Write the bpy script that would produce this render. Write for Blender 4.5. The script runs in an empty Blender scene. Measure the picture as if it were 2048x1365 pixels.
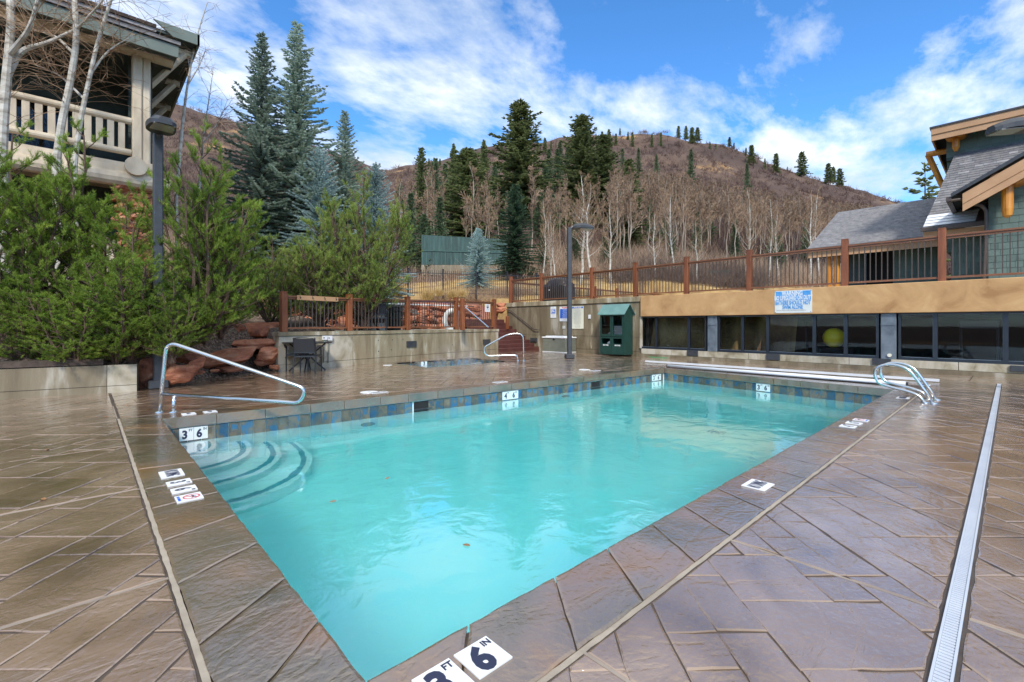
import bpy, bmesh, math, random
import numpy as np
from mathutils import Vector, Matrix
rnd = random.Random(7)
RN = np.random.RandomState(11)
PI = math.pi
rad = math.radians
scene = bpy.context.scene
COL = scene.collection

# ------------------------------------------------------------------ camera, world, sun, exposure
H = 1.2                                   # camera height above the pool deck
FP, HY, CX = 921.5, 649.0, 1024.0         # lens in pixels of the 2048 px wide photograph
TH = math.atan2(998, 921.5)
FW = (math.cos(TH), math.sin(TH)); RT = (math.sin(TH), -math.cos(TH))
cam_d = bpy.data.cameras.new('camera'); cam = bpy.data.objects.new('camera', cam_d); COL.objects.link(cam)
cam_d.sensor_width = 36; cam_d.lens = FP / 2048 * 36; cam_d.shift_y = -(682.5 - HY) / 2048
cam_d.clip_start = 0.05; cam_d.clip_end = 3000
cam.location = (0, 0, H); cam.rotation_euler = (PI / 2, 0, -math.atan2(FW[0], FW[1]))
scene.camera = cam

SUN_EL, SUN_AZ = rad(40), rad(228)        # azimuth of the direction towards the sun, from +X anticlockwise
w = bpy.data.worlds.new('World'); scene.world = w; w.use_nodes = True
wn = w.node_tree; wn.nodes.clear()
def WN(t, **k):
    n = wn.nodes.new(t)
    for a, b in k.items(): setattr(n, a, b)
    return n
def wl(a, b): wn.links.new(a, b)
sky = WN('ShaderNodeTexSky', sky_type='NISHITA', sun_disc=False)
sky.sun_elevation = SUN_EL; sky.sun_rotation = rad(90) - SUN_AZ; sky.altitude = 2000; sky.air_density = 1.0; sky.dust_density = 0.6; sky.ozone_density = 2.5
tc = WN('ShaderNodeTexCoord')
sep = WN('ShaderNodeSeparateXYZ'); wl(tc.outputs['Generated'], sep.inputs[0])
def wmath(op, a, b=None, c=None, clamp=False):
    n = WN('ShaderNodeMath', operation=op, use_clamp=clamp)
    for i, v in enumerate((a, b, c)):
        if v is None: continue
        if isinstance(v, (int, float)): n.inputs[i].default_value = v
        else: wl(v, n.inputs[i])
    return n.outputs[0]
# project the view direction on a high cloud layer, so clouds shrink towards the horizon
zc = wmath('MAXIMUM', sep.outputs[2], 0.0)
den = wmath('ADD', zc, 0.16)
cxn = wmath('DIVIDE', sep.outputs[0], den); cyn = wmath('DIVIDE', sep.outputs[1], den)
comb = WN('ShaderNodeCombineXYZ'); wl(cxn, comb.inputs[0]); wl(cyn, comb.inputs[1])
mp = WN('ShaderNodeMapping'); wl(comb.outputs[0], mp.inputs[0])
mp.inputs['Rotation'].default_value = (0, 0, rad(-28)); mp.inputs['Scale'].default_value = (0.7, 1.1, 1); mp.inputs['Location'].default_value = (CLX, CLY, 0) if 'CLX' in globals() else (2.3, 5.7, 0)
n1 = WN('ShaderNodeTexNoise'); n1.inputs['Scale'].default_value = 1.7; n1.inputs['Detail'].default_value = 12; n1.inputs['Roughness'].default_value = 0.60; n1.inputs['Distortion'].default_value = 0.25
wl(mp.outputs[0], n1.inputs['Vector'])
n2 = WN('ShaderNodeTexNoise'); n2.inputs['Scale'].default_value = 6.5; n2.inputs['Detail'].default_value = 8; n2.inputs['Roughness'].default_value = 0.62
wl(mp.outputs[0], n2.inputs['Vector'])
dens = wmath('ADD', n1.outputs[0], wmath('MULTIPLY', wmath('SUBTRACT', n2.outputs[0], 0.5), 0.42))
low = wmath('MULTIPLY', wmath('SUBTRACT', 1.0, wmath('MINIMUM', wmath('MULTIPLY', zc, 2.6), 1.0)), 0.10)
dens = wmath('ADD', wmath('ADD', dens, low), wmath('MULTIPLY', wmath('MAXIMUM', wmath('SUBTRACT', zc, .52), 0), .8))
def skydir(u, v):
    a = (FW[0] + (u - CX) / FP * RT[0], FW[1] + (u - CX) / FP * RT[1], (HY - v) / FP); l = math.sqrt(sum(q * q for q in a)); return [q / l for q in a]
for (u, v, rad_, amp) in ((520, 60, .30, .16), (820, 110, .16, .13), (1080, 200, .30, .15), (1330, 235, .26, .13), (780, 330, .25, .10), (1930, 180, .18, .08), (2060, 120, .2, .08), (1760, 330, .30, .07), (300, 200, .2, .08),
                          (1000, 40, .26, -.17), (1480, 80, .40, -.22), (1700, 160, .14, -.10), (1560, 230, .12, -.07), (640, 170, .10, -.10), (700, 240, .12, -.12), (880, 275, .05, -.05), (700, 0, .1, .05)):
    d0 = skydir(u, v); px, py = d0[0] / (d0[2] + .16), d0[1] / (d0[2] + .16)
    dx_, dy_ = wmath('SUBTRACT', cxn, px), wmath('SUBTRACT', cyn, py)
    r2 = wmath('ADD', wmath('MULTIPLY', dx_, dx_), wmath('MULTIPLY', dy_, dy_))
    dens = wmath('ADD', dens, wmath('MULTIPLY', wmath('EXPONENT', wmath('MULTIPLY', r2, -1 / (rad_ * rad_ * 1.6))), amp * .58))
cr = WN('ShaderNodeValToRGB'); wl(dens, cr.inputs[0])
cr.color_ramp.elements[0].position = 0.45; cr.color_ramp.elements[0].color = (0, 0, 0, 1)
cr.color_ramp.elements[1].position = 0.70; cr.color_ramp.elements[1].color = (1, 1, 1, 1)
hs = WN('ShaderNodeHueSaturation'); wl(sky.outputs[0], hs.inputs['Color']); hs.inputs['Saturation'].default_value = 1.14; hs.inputs['Value'].default_value = 0.98; hs.inputs['Hue'].default_value = 0.492
tint = WN('ShaderNodeMix', data_type='RGBA', blend_type='MULTIPLY'); tint.inputs[0].default_value = 1.0
wl(hs.outputs[0], tint.inputs[6]); tint.inputs[7].default_value = (0.80, 1.05, 1.30, 1)
mx = WN('ShaderNodeMix', data_type='RGBA'); wl(cr.outputs[0], mx.inputs[0]); wl(tint.outputs[2], mx.inputs[6]); n3 = WN('ShaderNodeTexNoise'); n3.inputs['Scale'].default_value = 2.6; n3.inputs['Detail'].default_value = 7; wl(mp.outputs[0], n3.inputs['Vector'])
cc = WN('ShaderNodeValToRGB'); wl(n3.outputs[0], cc.inputs[0]); cc.color_ramp.elements[0].position = .36; cc.color_ramp.elements[0].color = (3.3, 3.75, 4.3, 1); cc.color_ramp.elements[1].position = .62; cc.color_ramp.elements[1].color = (5.3, 5.5, 5.8, 1)
wl(cc.outputs[0], mx.inputs[7])
bg = WN('ShaderNodeBackground'); wl(mx.outputs[2], bg.inputs[0]); bg.inputs[1].default_value = 0.138
wo = WN('ShaderNodeOutputWorld'); wl(bg.outputs[0], wo.inputs[0])

sun_d = bpy.data.lights.new('sun', 'SUN'); sun = bpy.data.objects.new('sun', sun_d); COL.objects.link(sun)
sun_d.energy = 2.1; sun_d.angle = rad(9); sun_d.color = (1.0, 0.95, 0.87)
sdir = Vector((math.cos(SUN_AZ) * math.cos(SUN_EL), math.sin(SUN_AZ) * math.cos(SUN_EL), math.sin(SUN_EL)))
sun.rotation_euler = sdir.to_track_quat('Z', 'Y').to_euler()
scene.view_settings.view_transform = 'Standard'; scene.view_settings.look = 'None'
scene.view_settings.gamma = 1; scene.view_settings.exposure = 0.85; scene.view_settings.use_curve_mapping = False
scene.render.engine = 'CYCLES'
cy = scene.cycles
cy.use_denoising = True; cy.caustics_refractive = True; cy.caustics_reflective = False
cy.max_bounces = 10; cy.transmission_bounces = 8; cy.transparent_max_bounces = 12; cy.diffuse_bounces = 5; cy.glossy_bounces = 4
cy.sample_clamp_indirect = 8; cy.blur_glossy = 0.5

# ------------------------------------------------------------------ surveying helpers: a sight line from the camera meets a real plane
def sight(u, v):
    r = (u - CX) / FP
    return (FW[0] + r * RT[0], FW[1] + r * RT[1], (HY - v) / FP)
def G(u, v, h=0.0):
    a = sight(u, v); t = (h - H) / a[2]; return Vector((a[0] * t, a[1] * t, h))
def PX(u, v, X):
    a = sight(u, v); t = X / a[0]; return Vector((X, a[1] * t, H + a[2] * t))
def PY(u, v, Y):
    a = sight(u, v); t = Y / a[1]; return Vector((a[0] * t, Y, H + a[2] * t))
def PD(u, v, D):
    a = sight(u, v); return Vector((a[0] * D, a[1] * D, H + a[2] * D))

# ------------------------------------------------------------------ mesh helpers
class MB:
    def __init__(s): s.V = []; s.F = []; s.n = 0; s.M = []; s.mi = 0
    def add(s, V, F):
        V = np.asarray(V, dtype=np.float32).reshape(-1, 3)
        s.V.append(V)
        for f in (F if isinstance(F, list) else [F]):
            f = np.asarray(f, dtype=np.int64)
            if f.ndim == 1: f = f[None]
            s.F.append(f + s.n); s.M.append(np.full(len(f), s.mi, dtype=np.int32))
        s.n += len(V)
    def box(s, x0, x1, y0, y1, z0, z1, rot=0, c=None):
        V = np.array([(x, y, z) for z in (z0, z1) for x, y in ((x0, y0), (x1, y0), (x1, y1), (x0, y1))], dtype=float)
        if rot:
            c0 = np.array(c if c else ((x0 + x1) / 2, (y0 + y1) / 2)); cs, sn = math.cos(rot), math.sin(rot)
            d = V[:, :2] - c0; V[:, 0] = c0[0] + d[:, 0] * cs - d[:, 1] * sn; V[:, 1] = c0[1] + d[:, 0] * sn + d[:, 1] * cs
        s.add(V, np.array([(3, 2, 1, 0), (4, 5, 6, 7), (0, 1, 5, 4), (1, 2, 6, 5), (2, 3, 7, 6), (3, 0, 4, 7)]))
    def cbox(s, x0, x1, y0, y1, z0, z1, b=0.01):
        """box with chamfered edges"""
        bm = bmesh.new(); bmesh.ops.create_cube(bm, size=1)
        for v in bm.verts: v.co = Vector(((x0 + x1) / 2 + v.co.x * (x1 - x0), (y0 + y1) / 2 + v.co.y * (y1 - y0), (z0 + z1) / 2 + v.co.z * (z1 - z0)))
        bmesh.ops.bevel(bm, geom=bm.edges[:], offset=b, segments=1, affect='EDGES'); s.frombm(bm)
    def frombm(s, bm, M=None):
        bm.verts.ensure_lookup_table()
        if M is not None: bm.transform(M)
        for i, v in enumerate(bm.verts): v.index = i
        V = np.array([v.co[:] for v in bm.verts]); d = {}
        for f in bm.faces: d.setdefault(len(f.verts), []).append([v.index for v in f.verts])
        s.add(V, [np.array(x) for x in d.values()]); bm.free()
    def beam(s, a, b, w, h, up=(0, 0, 1)):
        """rectangular bar from a to b, w wide sideways and h high"""
        a = Vector(a); b = Vector(b); d = (b - a).normalized(); up = Vector(up)
        sd = d.cross(up); sd = sd.normalized() if sd.length > 1e-4 else Vector((1, 0, 0)); u2 = sd.cross(d).normalized()
        V = [p + sd * (w / 2 * i) + u2 * (h / 2 * j) for p in (a, b) for i, j in ((-1, -1), (1, -1), (1, 1), (-1, 1))]
        s.add([v[:] for v in V], np.array([(0, 1, 2, 3), (7, 6, 5, 4), (0, 4, 5, 1), (1, 5, 6, 2), (2, 6, 7, 3), (3, 7, 4, 0)]))
    def tube(s, P, R, n=8, caps=True):
        P = [Vector(p) for p in P]
        if not hasattr(R, '__len__'): R = [R] * len(P)
        t = (P[1] - P[0]).normalized(); a = t.cross(Vector((0, 0, 1)))
        if a.length < 0.1: a = t.cross(Vector((1, 0, 0)))
        a.normalize(); V = []
        for i, p in enumerate(P):
            t = ((P[min(i + 1, len(P) - 1)] - P[max(i - 1, 0)])).normalized()
            a = (a - t * a.dot(t)).normalized(); b = t.cross(a)
            for k in range(n):
                an = 2 * PI * k / n; V.append((p + (a * math.cos(an) + b * math.sin(an)) * R[i])[:])
        F = [(i * n + k, i * n + (k + 1) % n, (i + 1) * n + (k + 1) % n, (i + 1) * n + k) for i in range(len(P) - 1) for k in range(n)]
        L = [np.array(F)]
        if caps: L += [np.array([list(range(n))[::-1]]), np.array([[(len(P) - 1) * n + k for k in range(n)]])]
        s.add(V, L)
    def prism(s, poly, z0, z1):
        n = len(poly); V = [(x, y, z0) for x, y in poly] + [(x, y, z1) for x, y in poly]
        s.add(V, [np.array([list(range(n))[::-1]]), np.array([list(range(n, 2 * n))]), np.array([(i, (i + 1) % n, n + (i + 1) % n, n + i) for i in range(n)])])
    def quad(s, a, b, c, d): s.add([tuple(a), tuple(b), tuple(c), tuple(d)], np.array([(0, 1, 2, 3)]))
    def slab(s, poly3, off):
        """thick sheet: polygon of 3-D points and the same shifted by off"""
        n = len(poly3); V = [tuple(p) for p in poly3] + [tuple(Vector(p) + Vector(off)) for p in poly3]
        s.add(V, [np.array([list(range(n))[::-1]]), np.array([list(range(n, 2 * n))]), np.array([(i, (i + 1) % n, n + (i + 1) % n, n + i) for i in range(n)])])
    def mesh(s, name, mats, smooth=False):
        me = bpy.data.meshes.new(name)
        if s.n:
            V = np.concatenate(s.V)
            tot = np.concatenate([np.full(len(f), f.shape[1], dtype=np.int32) for f in s.F])
            idx = np.concatenate([f.ravel() for f in s.F]).astype(np.int32)
            me.vertices.add(len(V)); me.vertices.foreach_set('co', V.ravel())
            me.loops.add(len(idx)); me.loops.foreach_set('vertex_index', idx)
            me.polygons.add(len(tot)); st = np.zeros(len(tot), dtype=np.int32); st[1:] = np.cumsum(tot)[:-1]
            me.polygons.foreach_set('loop_start', st); me.polygons.foreach_set('loop_total', tot)
            me.polygons.foreach_set('material_index', np.concatenate(s.M))
            me.polygons.foreach_set('use_smooth', np.full(len(tot), bool(smooth)))
            me.update(calc_edges=True)
        for m in (mats if isinstance(mats, (list, tuple)) else [mats]): me.materials.append(m)
        return me
    def obj(s, name, mats, parent=None, smooth=False, auto=False):
        o = bpy.data.objects.new(name, s.mesh(name, mats, smooth)); COL.objects.link(o)
        if parent is not None: o.parent = parent
        return o
def setp(o, label=None, cat=None, group=None, kind=None):
    if label: o['label'] = label
    if cat: o['category'] = cat
    if group: o['group'] = group
    if kind: o['kind'] = kind
    return o
def thing(name, label, cat, loc=(0, 0, 0), rz=0, group=None, kind=None):
    o = bpy.data.objects.new(name, None); COL.objects.link(o); o.location = tuple(loc) + (0,) * (3 - len(tuple(loc))); o.rotation_euler = (0, 0, rz); o.empty_display_size = 0.1
    return setp(o, label, cat, group, kind)
def inst(name, me, parent=None, loc=(0, 0, 0), rot=(0, 0, 0), sc=(1, 1, 1)):
    o = bpy.data.objects.new(name, me); COL.objects.link(o)
    if parent is not None: o.parent = parent
    o.location = loc; o.rotation_euler = rot; o.scale = sc
    return o
def fillet(P, r, seg=6):
    P = [Vector(p) for p in P]; out = [P[0]]
    for i in range(1, len(P) - 1):
        rr = r[i - 1] if hasattr(r, '__len__') else r
        a = (P[i - 1] - P[i]); b = (P[i + 1] - P[i]); d = min(rr, a.length * .49, b.length * .49)
        p0 = P[i] + a.normalized() * d; p1 = P[i] + b.normalized() * d
        for k in range(seg + 1):
            t = k / seg; out.append(p0 * (1 - t) ** 2 + P[i] * 2 * t * (1 - t) + p1 * t * t)
    out.append(P[-1]); return out

# ------------------------------------------------------------------ materials
def ramp(nt, fac, stops):
    r = nt.nodes.new('ShaderNodeValToRGB'); e = r.color_ramp.elements
    e[0].position = stops[0][0]; e[0].color = (*stops[0][1], 1)
    for p, c in stops[1:-1]:
        q = e.new(p); q.color = (*c, 1)
    e[-1].position = stops[-1][0]; e[-1].color = (*stops[-1][1], 1)
    nt.links.new(fac, r.inputs[0]); return r.outputs[0]
def mat(name, col, rough=0.6, col2=None, scale=3.0, stretch=(1, 1, 1), detail=6, bump=0.0, bscale=None, metal=0.0, rough2=None, stops=None, coat=0.0, spec=0.5, dist=0.0, rnd_obj=0.0, lo=0.35, hi=0.65, sss=0, bdist=0.01):
    m = bpy.data.materials.new(name); m.use_nodes = True; nt = m.node_tree; b = nt.nodes['Principled BSDF']
    b.inputs['Base Color'].default_value = (*col, 1); b.inputs['Roughness'].default_value = rough; b.inputs['Metallic'].default_value = metal
    b.inputs['Specular IOR Level'].default_value = spec; b.inputs['Coat Weight'].default_value = coat
    g = nt.nodes.new('ShaderNodeNewGeometry'); mpn = nt.nodes.new('ShaderNodeMapping'); nt.links.new(g.outputs['Position'], mpn.inputs[0]); mpn.inputs['Scale'].default_value = stretch
    nz = nt.nodes.new('ShaderNodeTexNoise'); nz.inputs['Scale'].default_value = scale; nz.inputs['Detail'].default_value = detail; nz.inputs['Distortion'].default_value = dist; nz.inputs['Roughness'].default_value = 0.6
    nt.links.new(mpn.outputs[0], nz.inputs['Vector']); fac = nz.outputs[0]
    if stops or col2:
        if not stops: stops = [(lo, col), (hi, col2)]
        c = ramp(nt, fac, stops)
        if rnd_obj:
            oi = nt.nodes.new('ShaderNodeObjectInfo'); mr = nt.nodes.new('ShaderNodeMapRange'); nt.links.new(oi.outputs['Random'], mr.inputs[0]); mr.inputs[3].default_value = 1 - rnd_obj; mr.inputs[4].default_value = 1 + rnd_obj
            h = nt.nodes.new('ShaderNodeHueSaturation'); nt.links.new(c, h.inputs['Color']); nt.links.new(mr.outputs[0], h.inputs['Value']); c = h.outputs[0]
        nt.links.new(c, b.inputs['Base Color'])
    if rough2 is not None:
        mr = nt.nodes.new('ShaderNodeMapRange'); nt.links.new(fac, mr.inputs[0]); mr.inputs[1].default_value = .35; mr.inputs[2].default_value = .65; mr.inputs[3].default_value = rough; mr.inputs[4].default_value = rough2; nt.links.new(mr.outputs[0], b.inputs['Roughness'])
    if bump:
        nb = nt.nodes.new('ShaderNodeTexNoise'); nb.inputs['Scale'].default_value = bscale or scale * 4; nb.inputs['Detail'].default_value = 7; nb.inputs['Roughness'].default_value = 0.65
        nt.links.new(mpn.outputs[0], nb.inputs['Vector']); bn = nt.nodes.new('ShaderNodeBump'); bn.inputs['Strength'].default_value = bump; bn.inputs['Distance'].default_value = bdist
        nt.links.new(nb.outputs[0], bn.inputs['Height']); nt.links.new(bn.outputs[0], b.inputs['Normal'])
    return m
M = {}
M['steel'] = mat('brushed_steel', (.62, .62, .60), .22, metal=1.0, bump=.05, bscale=60)
M['darkmetal'] = mat('dark_grey_powder_coat', (.035, .038, .042), .45, (.05, .052, .056), scale=8)
M['lens'] = mat('lamp_lens', (.35, .34, .30), .25)
M['black'] = mat('black_plastic', (.012, .013, .016), .38, (.022, .024, .028), scale=20)
M['sling'] = mat('charcoal_sling_weave', (.014, .016, .02), .85, (.026, .028, .034), scale=160, bump=.5, bscale=300)
M['wood'] = mat('stained_redwood', (.19, .06, .022), .45, stops=[(.3, (.11, .034, .014)), (.5, (.21, .066, .024)), (.7, (.29, .10, .038))], scale=7, stretch=(1, 1, .12), bump=.25, bscale=30, rnd_obj=.16)
M['woodrail'] = mat('stained_wood_rail', (.16, .06, .025), .4, (.24, .10, .045), scale=9, stretch=(.3, .3, 3), bump=.2, bscale=40, rnd_obj=.12)
M['baluster'] = mat('bronze_baluster', (.06, .042, .032), .42, (.085, .06, .046), scale=6)
M['conc'] = mat('stained_concrete', (.3, .26, .19), .75, stops=[(.34, (.17, .125, .068)), (.46, (.26, .205, .12)), (.54, (.32, .265, .165)), (.62, (.50, .45, .34))], scale=1.5, stretch=(1.6, 1.6, .32), detail=9, bump=.4, bscale=22, dist=.7)
M['conc_pale'] = mat('pale_concrete', (.36, .33, .26), .8, stops=[(.34, (.22, .18, .115)), (.46, (.38, .33, .23)), (.6, (.52, .47, .37))], scale=2.2, stretch=(1, 1, .6), detail=9, bump=.4, bscale=26, dist=.5)
M['conc_dark'] = mat('dark_wet_concrete', (.16, .13, .09), .55, stops=[(.34, (.12, .088, .050)), (.48, (.19, .15, .09)), (.58, (.24, .195, .125)), (.66, (.40, .36, .28))], scale=1.6, stretch=(1.3, 1.3, .3), detail=9, bump=.35, bscale=24, dist=.6)
M['stucco'] = mat('tan_stucco', (.50, .28, .115), .85, stops=[(.3, (.36, .19, .075)), (.43, (.47, .27, .115)), (.56, (.53, .31, .135)), (.7, (.60, .38, .18))], scale=1.7, detail=8, bump=.45, bscale=14, dist=.6)
M['frame'] = mat('dark_navy_window_frame', (.012, .016, .024), .35, (.02, .026, .036), scale=5)
M['column'] = mat('grey_painted_column', (.09, .11, .13), .4, (.17, .20, .23), scale=3, bump=.3, bscale=12)
M['white'] = mat('white_plastic', (.72, .73, .72), .4, (.78, .78, .77), scale=6)
M['alu'] = mat('white_aluminium', (.66, .68, .70), .3, (.74, .76, .78), scale=3)
M['drainw'] = mat('grey_white_drain', (.46, .49, .54), .35, (.54, .57, .61), scale=3)
M['cream'] = mat('cream_sign', (.72, .70, .55), .6)
M['blue'] = mat('sign_blue', (.02, .12, .52), .5)
M['blue2'] = mat('faded_sign_blue', (.04, .26, .62), .6, (.12, .36, .68), scale=9)
M['red'] = mat('sign_red', (.6, .02, .05), .5)
M['ink'] = mat('sign_ink', (.02, .025, .06), .5)
M['greyink'] = mat('grey_ink', (.42, .43, .42), .6)
M['greencab'] = mat('green_painted_wood', (.008, .038, .029), .5, (.012, .052, .040), scale=5, bump=.2, bscale=30)
M['cabroof'] = mat('teal_painted_roof', (.10, .21, .195), .45, (.13, .26, .235), scale=4)
M['boxgrey'] = mat('grey_green_plastic', (.17, .18, .14), .5, (.20, .21, .165), scale=5)
M['towel'] = mat('white_towel', (.62, .60, .56), .9, (.74, .73, .70), scale=20, bump=.5, bscale=90)
M['stepred'] = mat('red_stained_concrete_step', (.075, .024, .02), .4, (.115, .038, .030), scale=4, bump=.25, bscale=25, rough2=.6)
M['rock'] = mat('red_sandstone', (.3, .12, .07), .75, stops=[(.28, (.10, .045, .032)), (.42, (.30, .10, .05)), (.55, (.44, .165, .082)), (.72, (.54, .28, .17))], scale=2.2, stretch=(1, 1, 2.4), detail=9, bump=.9, bscale=7, dist=.8, rnd_obj=.25, bdist=.05)
M['redgravel'] = mat('red_crushed_rock', (.3, .12, .08), .9, stops=[(.3, (.16, .06, .045)), (.5, (.34, .14, .10)), (.7, (.46, .24, .18))], scale=9, detail=9, bump=.9, bscale=16, bdist=.05)
M['mulch'] = mat('wood_chip_mulch', (.1, .07, .05), .9, stops=[(.35, (.035, .022, .015)), (.5, (.12, .08, .055)), (.62, (.30, .22, .16))], scale=22, detail=6, bump=1, bscale=40, bdist=.02)
M['chip'] = mat('pale_wood_chip', (.34, .25, .18), .8, (.15, .09, .06), scale=9)
M['leaf'] = mat('fallen_leaf', (.26, .11, .04), .6, (.36, .18, .07), scale=12)
M['bark'] = mat('dark_conifer_bark', (.05, .035, .026), .9, (.10, .072, .055), scale=9, bump=.6)
M['pinebark'] = mat('pine_bark', (.075, .045, .03), .9, (.13, .085, .06), scale=14, bump=.6)
M['aspen'] = mat('aspen_bark', (.5, .47, .40), .75, stops=[(.3, (.16, .13, .10)), (.42, (.40, .36, .29)), (.6, (.58, .55, .48))], scale=3, stretch=(1, 1, 2.5), detail=6, bump=.3)
M['aspenfar'] = mat('aspen_bark_far', (.42, .37, .30), .8, stops=[(.35, (.16, .11, .075)), (.5, (.29, .23, .17)), (.68, (.44, .39, .32))], scale=.6, stretch=(1, 1, .6), detail=4)
M['twig'] = mat('bare_tan_twig', (.26, .16, .09), .8, (.38, .25, .15), scale=2)
M['twigdark'] = mat('bare_brown_twig', (.23, .15, .095), .85, (.40, .28, .185), scale=.4)
def foliage(name, stops, scale, trans=.25):
    m = mat(name, stops[0][1], .6, stops=stops, scale=scale, detail=5, rnd_obj=.12, spec=.3)
    nt = m.node_tree; b = nt.nodes['Principled BSDF']; out = nt.nodes['Material Output']
    t = nt.nodes.new('ShaderNodeBsdfTranslucent'); mxs = nt.nodes.new('ShaderNodeMixShader'); mxs.inputs[0].default_value = trans
    src = b.inputs['Base Color'].links[0].from_socket; nt.links.new(src, t.inputs[0])
    nt.links.new(b.outputs[0], mxs.inputs[1]); nt.links.new(t.outputs[0], mxs.inputs[2]); nt.links.new(mxs.outputs[0], out.inputs[0]); return m
M['pine'] = foliage('mugo_pine_needles', [(.3, (.10, .17, .028)), (.5, (.22, .325, .045)), (.7, (.38, .48, .085))], 3.6, .42)
M['pine2'] = foliage('mugo_pine_needles_olive', [(.3, (.14, .20, .045)), (.5, (.27, .35, .075)), (.7, (.40, .48, .12))], 2.8, .42)
M['bluesp'] = foliage('blue_spruce_needles', [(.3, (.17, .235, .175)), (.5, (.33, .42, .335)), (.7, (.50, .60, .52))], 1.3, .45)
M['bluesp2'] = foliage('pale_blue_spruce_needles', [(.3, (.25, .34, .32)), (.5, (.43, .55, .53)), (.7, (.58, .70, .68))], 1.3, .45)
M['fir'] = foliage('dark_fir_needles', [(.3, (.085, .11, .042)), (.5, (.18, .215, .085)), (.7, (.28, .32, .135))], .45, .38)
M['firlite'] = foliage('young_fir_needles', [(.3, (.07, .11, .05)), (.5, (.13, .19, .09)), (.7, (.20, .26, .14))], .4, .3)
M['brush'] = mat('leafless_oak_brush', (.1, .05, .04), .9, stops=[(.3, (.055, .034, .028)), (.45, (.105, .062, .05)), (.58, (.165, .105, .08)), (.72, (.25, .18, .125))], scale=.07, detail=9)
M['hill'] = mat('hill_ground', (.1, .06, .045), .95, stops=[(.30, (.045, .027, .022)), (.46, (.085, .05, .036)), (.58, (.13, .08, .052)), (.66, (.42, .24, .09)), (.8, (.46, .28, .11))], scale=.028, detail=12, bump=.6, bscale=1.5, bdist=.3)
M['goldgrass'] = mat('dry_golden_grass', (.42, .26, .08), .85, (.58, .40, .16), scale=.9)
M['goldgr'] = mat('golden_meadow_ground', (.3, .2, .08), .95, stops=[(.35, (.16, .09, .05)), (.5, (.38, .24, .09)), (.66, (.54, .37, .15))], scale=.5, detail=8, bump=.8, bscale=8, bdist=.08)
M['iron'] = mat('black_iron', (.022, .022, .026), .5)
M['tealfence'] = mat('teal_painted_boards', (.04, .10, .085), .7, stops=[(.3, (.022, .055, .048)), (.6, (.042, .092, .08)), (.78, (.08, .14, .125))], scale=2.2, stretch=(3, 3, .3), rnd_obj=.22)
M['shingle'] = mat('grey_asphalt_shingle', (.17, .165, .17), .8, (.27, .255, .25), scale=5, bump=.5, bscale=40, rnd_obj=.28)
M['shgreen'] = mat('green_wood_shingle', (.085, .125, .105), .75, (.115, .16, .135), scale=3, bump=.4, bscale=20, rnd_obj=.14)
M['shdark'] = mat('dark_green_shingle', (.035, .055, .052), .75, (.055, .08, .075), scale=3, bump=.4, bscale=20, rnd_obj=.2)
M['fascia'] = mat('tan_fascia', (.42, .235, .115), .6, (.50, .29, .15), scale=1.5)
M['log'] = mat('orange_varnished_log', (.50, .19, .022), .35, stops=[(.3, (.34, .11, .012)), (.5, (.54, .21, .025)), (.7, (.62, .28, .05))], scale=4, stretch=(2, 2, .25), bump=.15)
M['logend'] = mat('log_end_grain', (.50, .20, .06), .5, (.60, .28, .10), scale=9)
M['creamlog'] = mat('cream_painted_log', (.50, .42, .31), .6, stops=[(.3, (.46, .37, .26)), (.55, (.64, .53, .38)), (.75, (.72, .62, .47))], scale=2.5, stretch=(1, 1, .4), bump=.2)
M['greenfascia'] = mat('sage_green_fascia', (.12, .15, .125), .6, (.16, .19, .16), scale=2)
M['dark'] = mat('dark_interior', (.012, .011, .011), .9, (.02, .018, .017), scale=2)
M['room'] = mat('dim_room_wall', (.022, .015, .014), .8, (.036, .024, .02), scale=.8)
M['ball'] = mat('yellow_ball', (.85, .68, .02), .4, (.9, .74, .03), scale=3)
M['cover'] = mat('black_vinyl_cover', (.012, .013, .016), .28, (.02, .021, .025), scale=6, bump=.6, bscale=9, bdist=.04)
M['grout'] = mat('wet_dark_grout', (.05, .036, .027), .6, (.09, .066, .05), scale=6, bump=.5)
M['mastic'] = mat('beige_joint_sealant', (.40, .34, .26), .6, (.30, .25, .19), scale=5, bump=.5, bscale=20)
M['joint'] = mat('pale_control_joint', (.34, .28, .22), .5, (.24, .19, .15), scale=4)
M['plaster'] = mat('white_pool_plaster', (.86, .96, .95), .8, (.92, .98, .97), scale=1.2, detail=8)
M['tileblue'] = mat('glazed_pool_tile', (.03, .12, .28), .18, stops=[(.30, (.02, .07, .16)), (.44, (.03, .13, .24)), (.50, (.07, .12, .15)), (.58, (.18, .14, .09)), (.75, (.06, .10, .14))], scale=5, detail=7, dist=1.5, bump=.2, rnd_obj=.35)
M['tilebrown'] = mat('slate_pool_tile', (.16, .13, .09), .2, stops=[(.32, (.04, .08, .12)), (.46, (.11, .10, .08)), (.60, (.20, .15, .09)), (.72, (.03, .11, .20))], scale=8, detail=7, dist=1.2, bump=.2, rnd_obj=.3)
M['nosing'] = mat('blue_mosaic_nosing', (.05, .34, .44), .3, (.09, .45, .55), scale=40)
M['green_mat'] = mat('bright_green_paint', (.06, .42, .16), .5, (.10, .5, .22), scale=6)
M['binwhite'] = mat('off_white_panel', (.62, .60, .52), .6)

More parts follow.
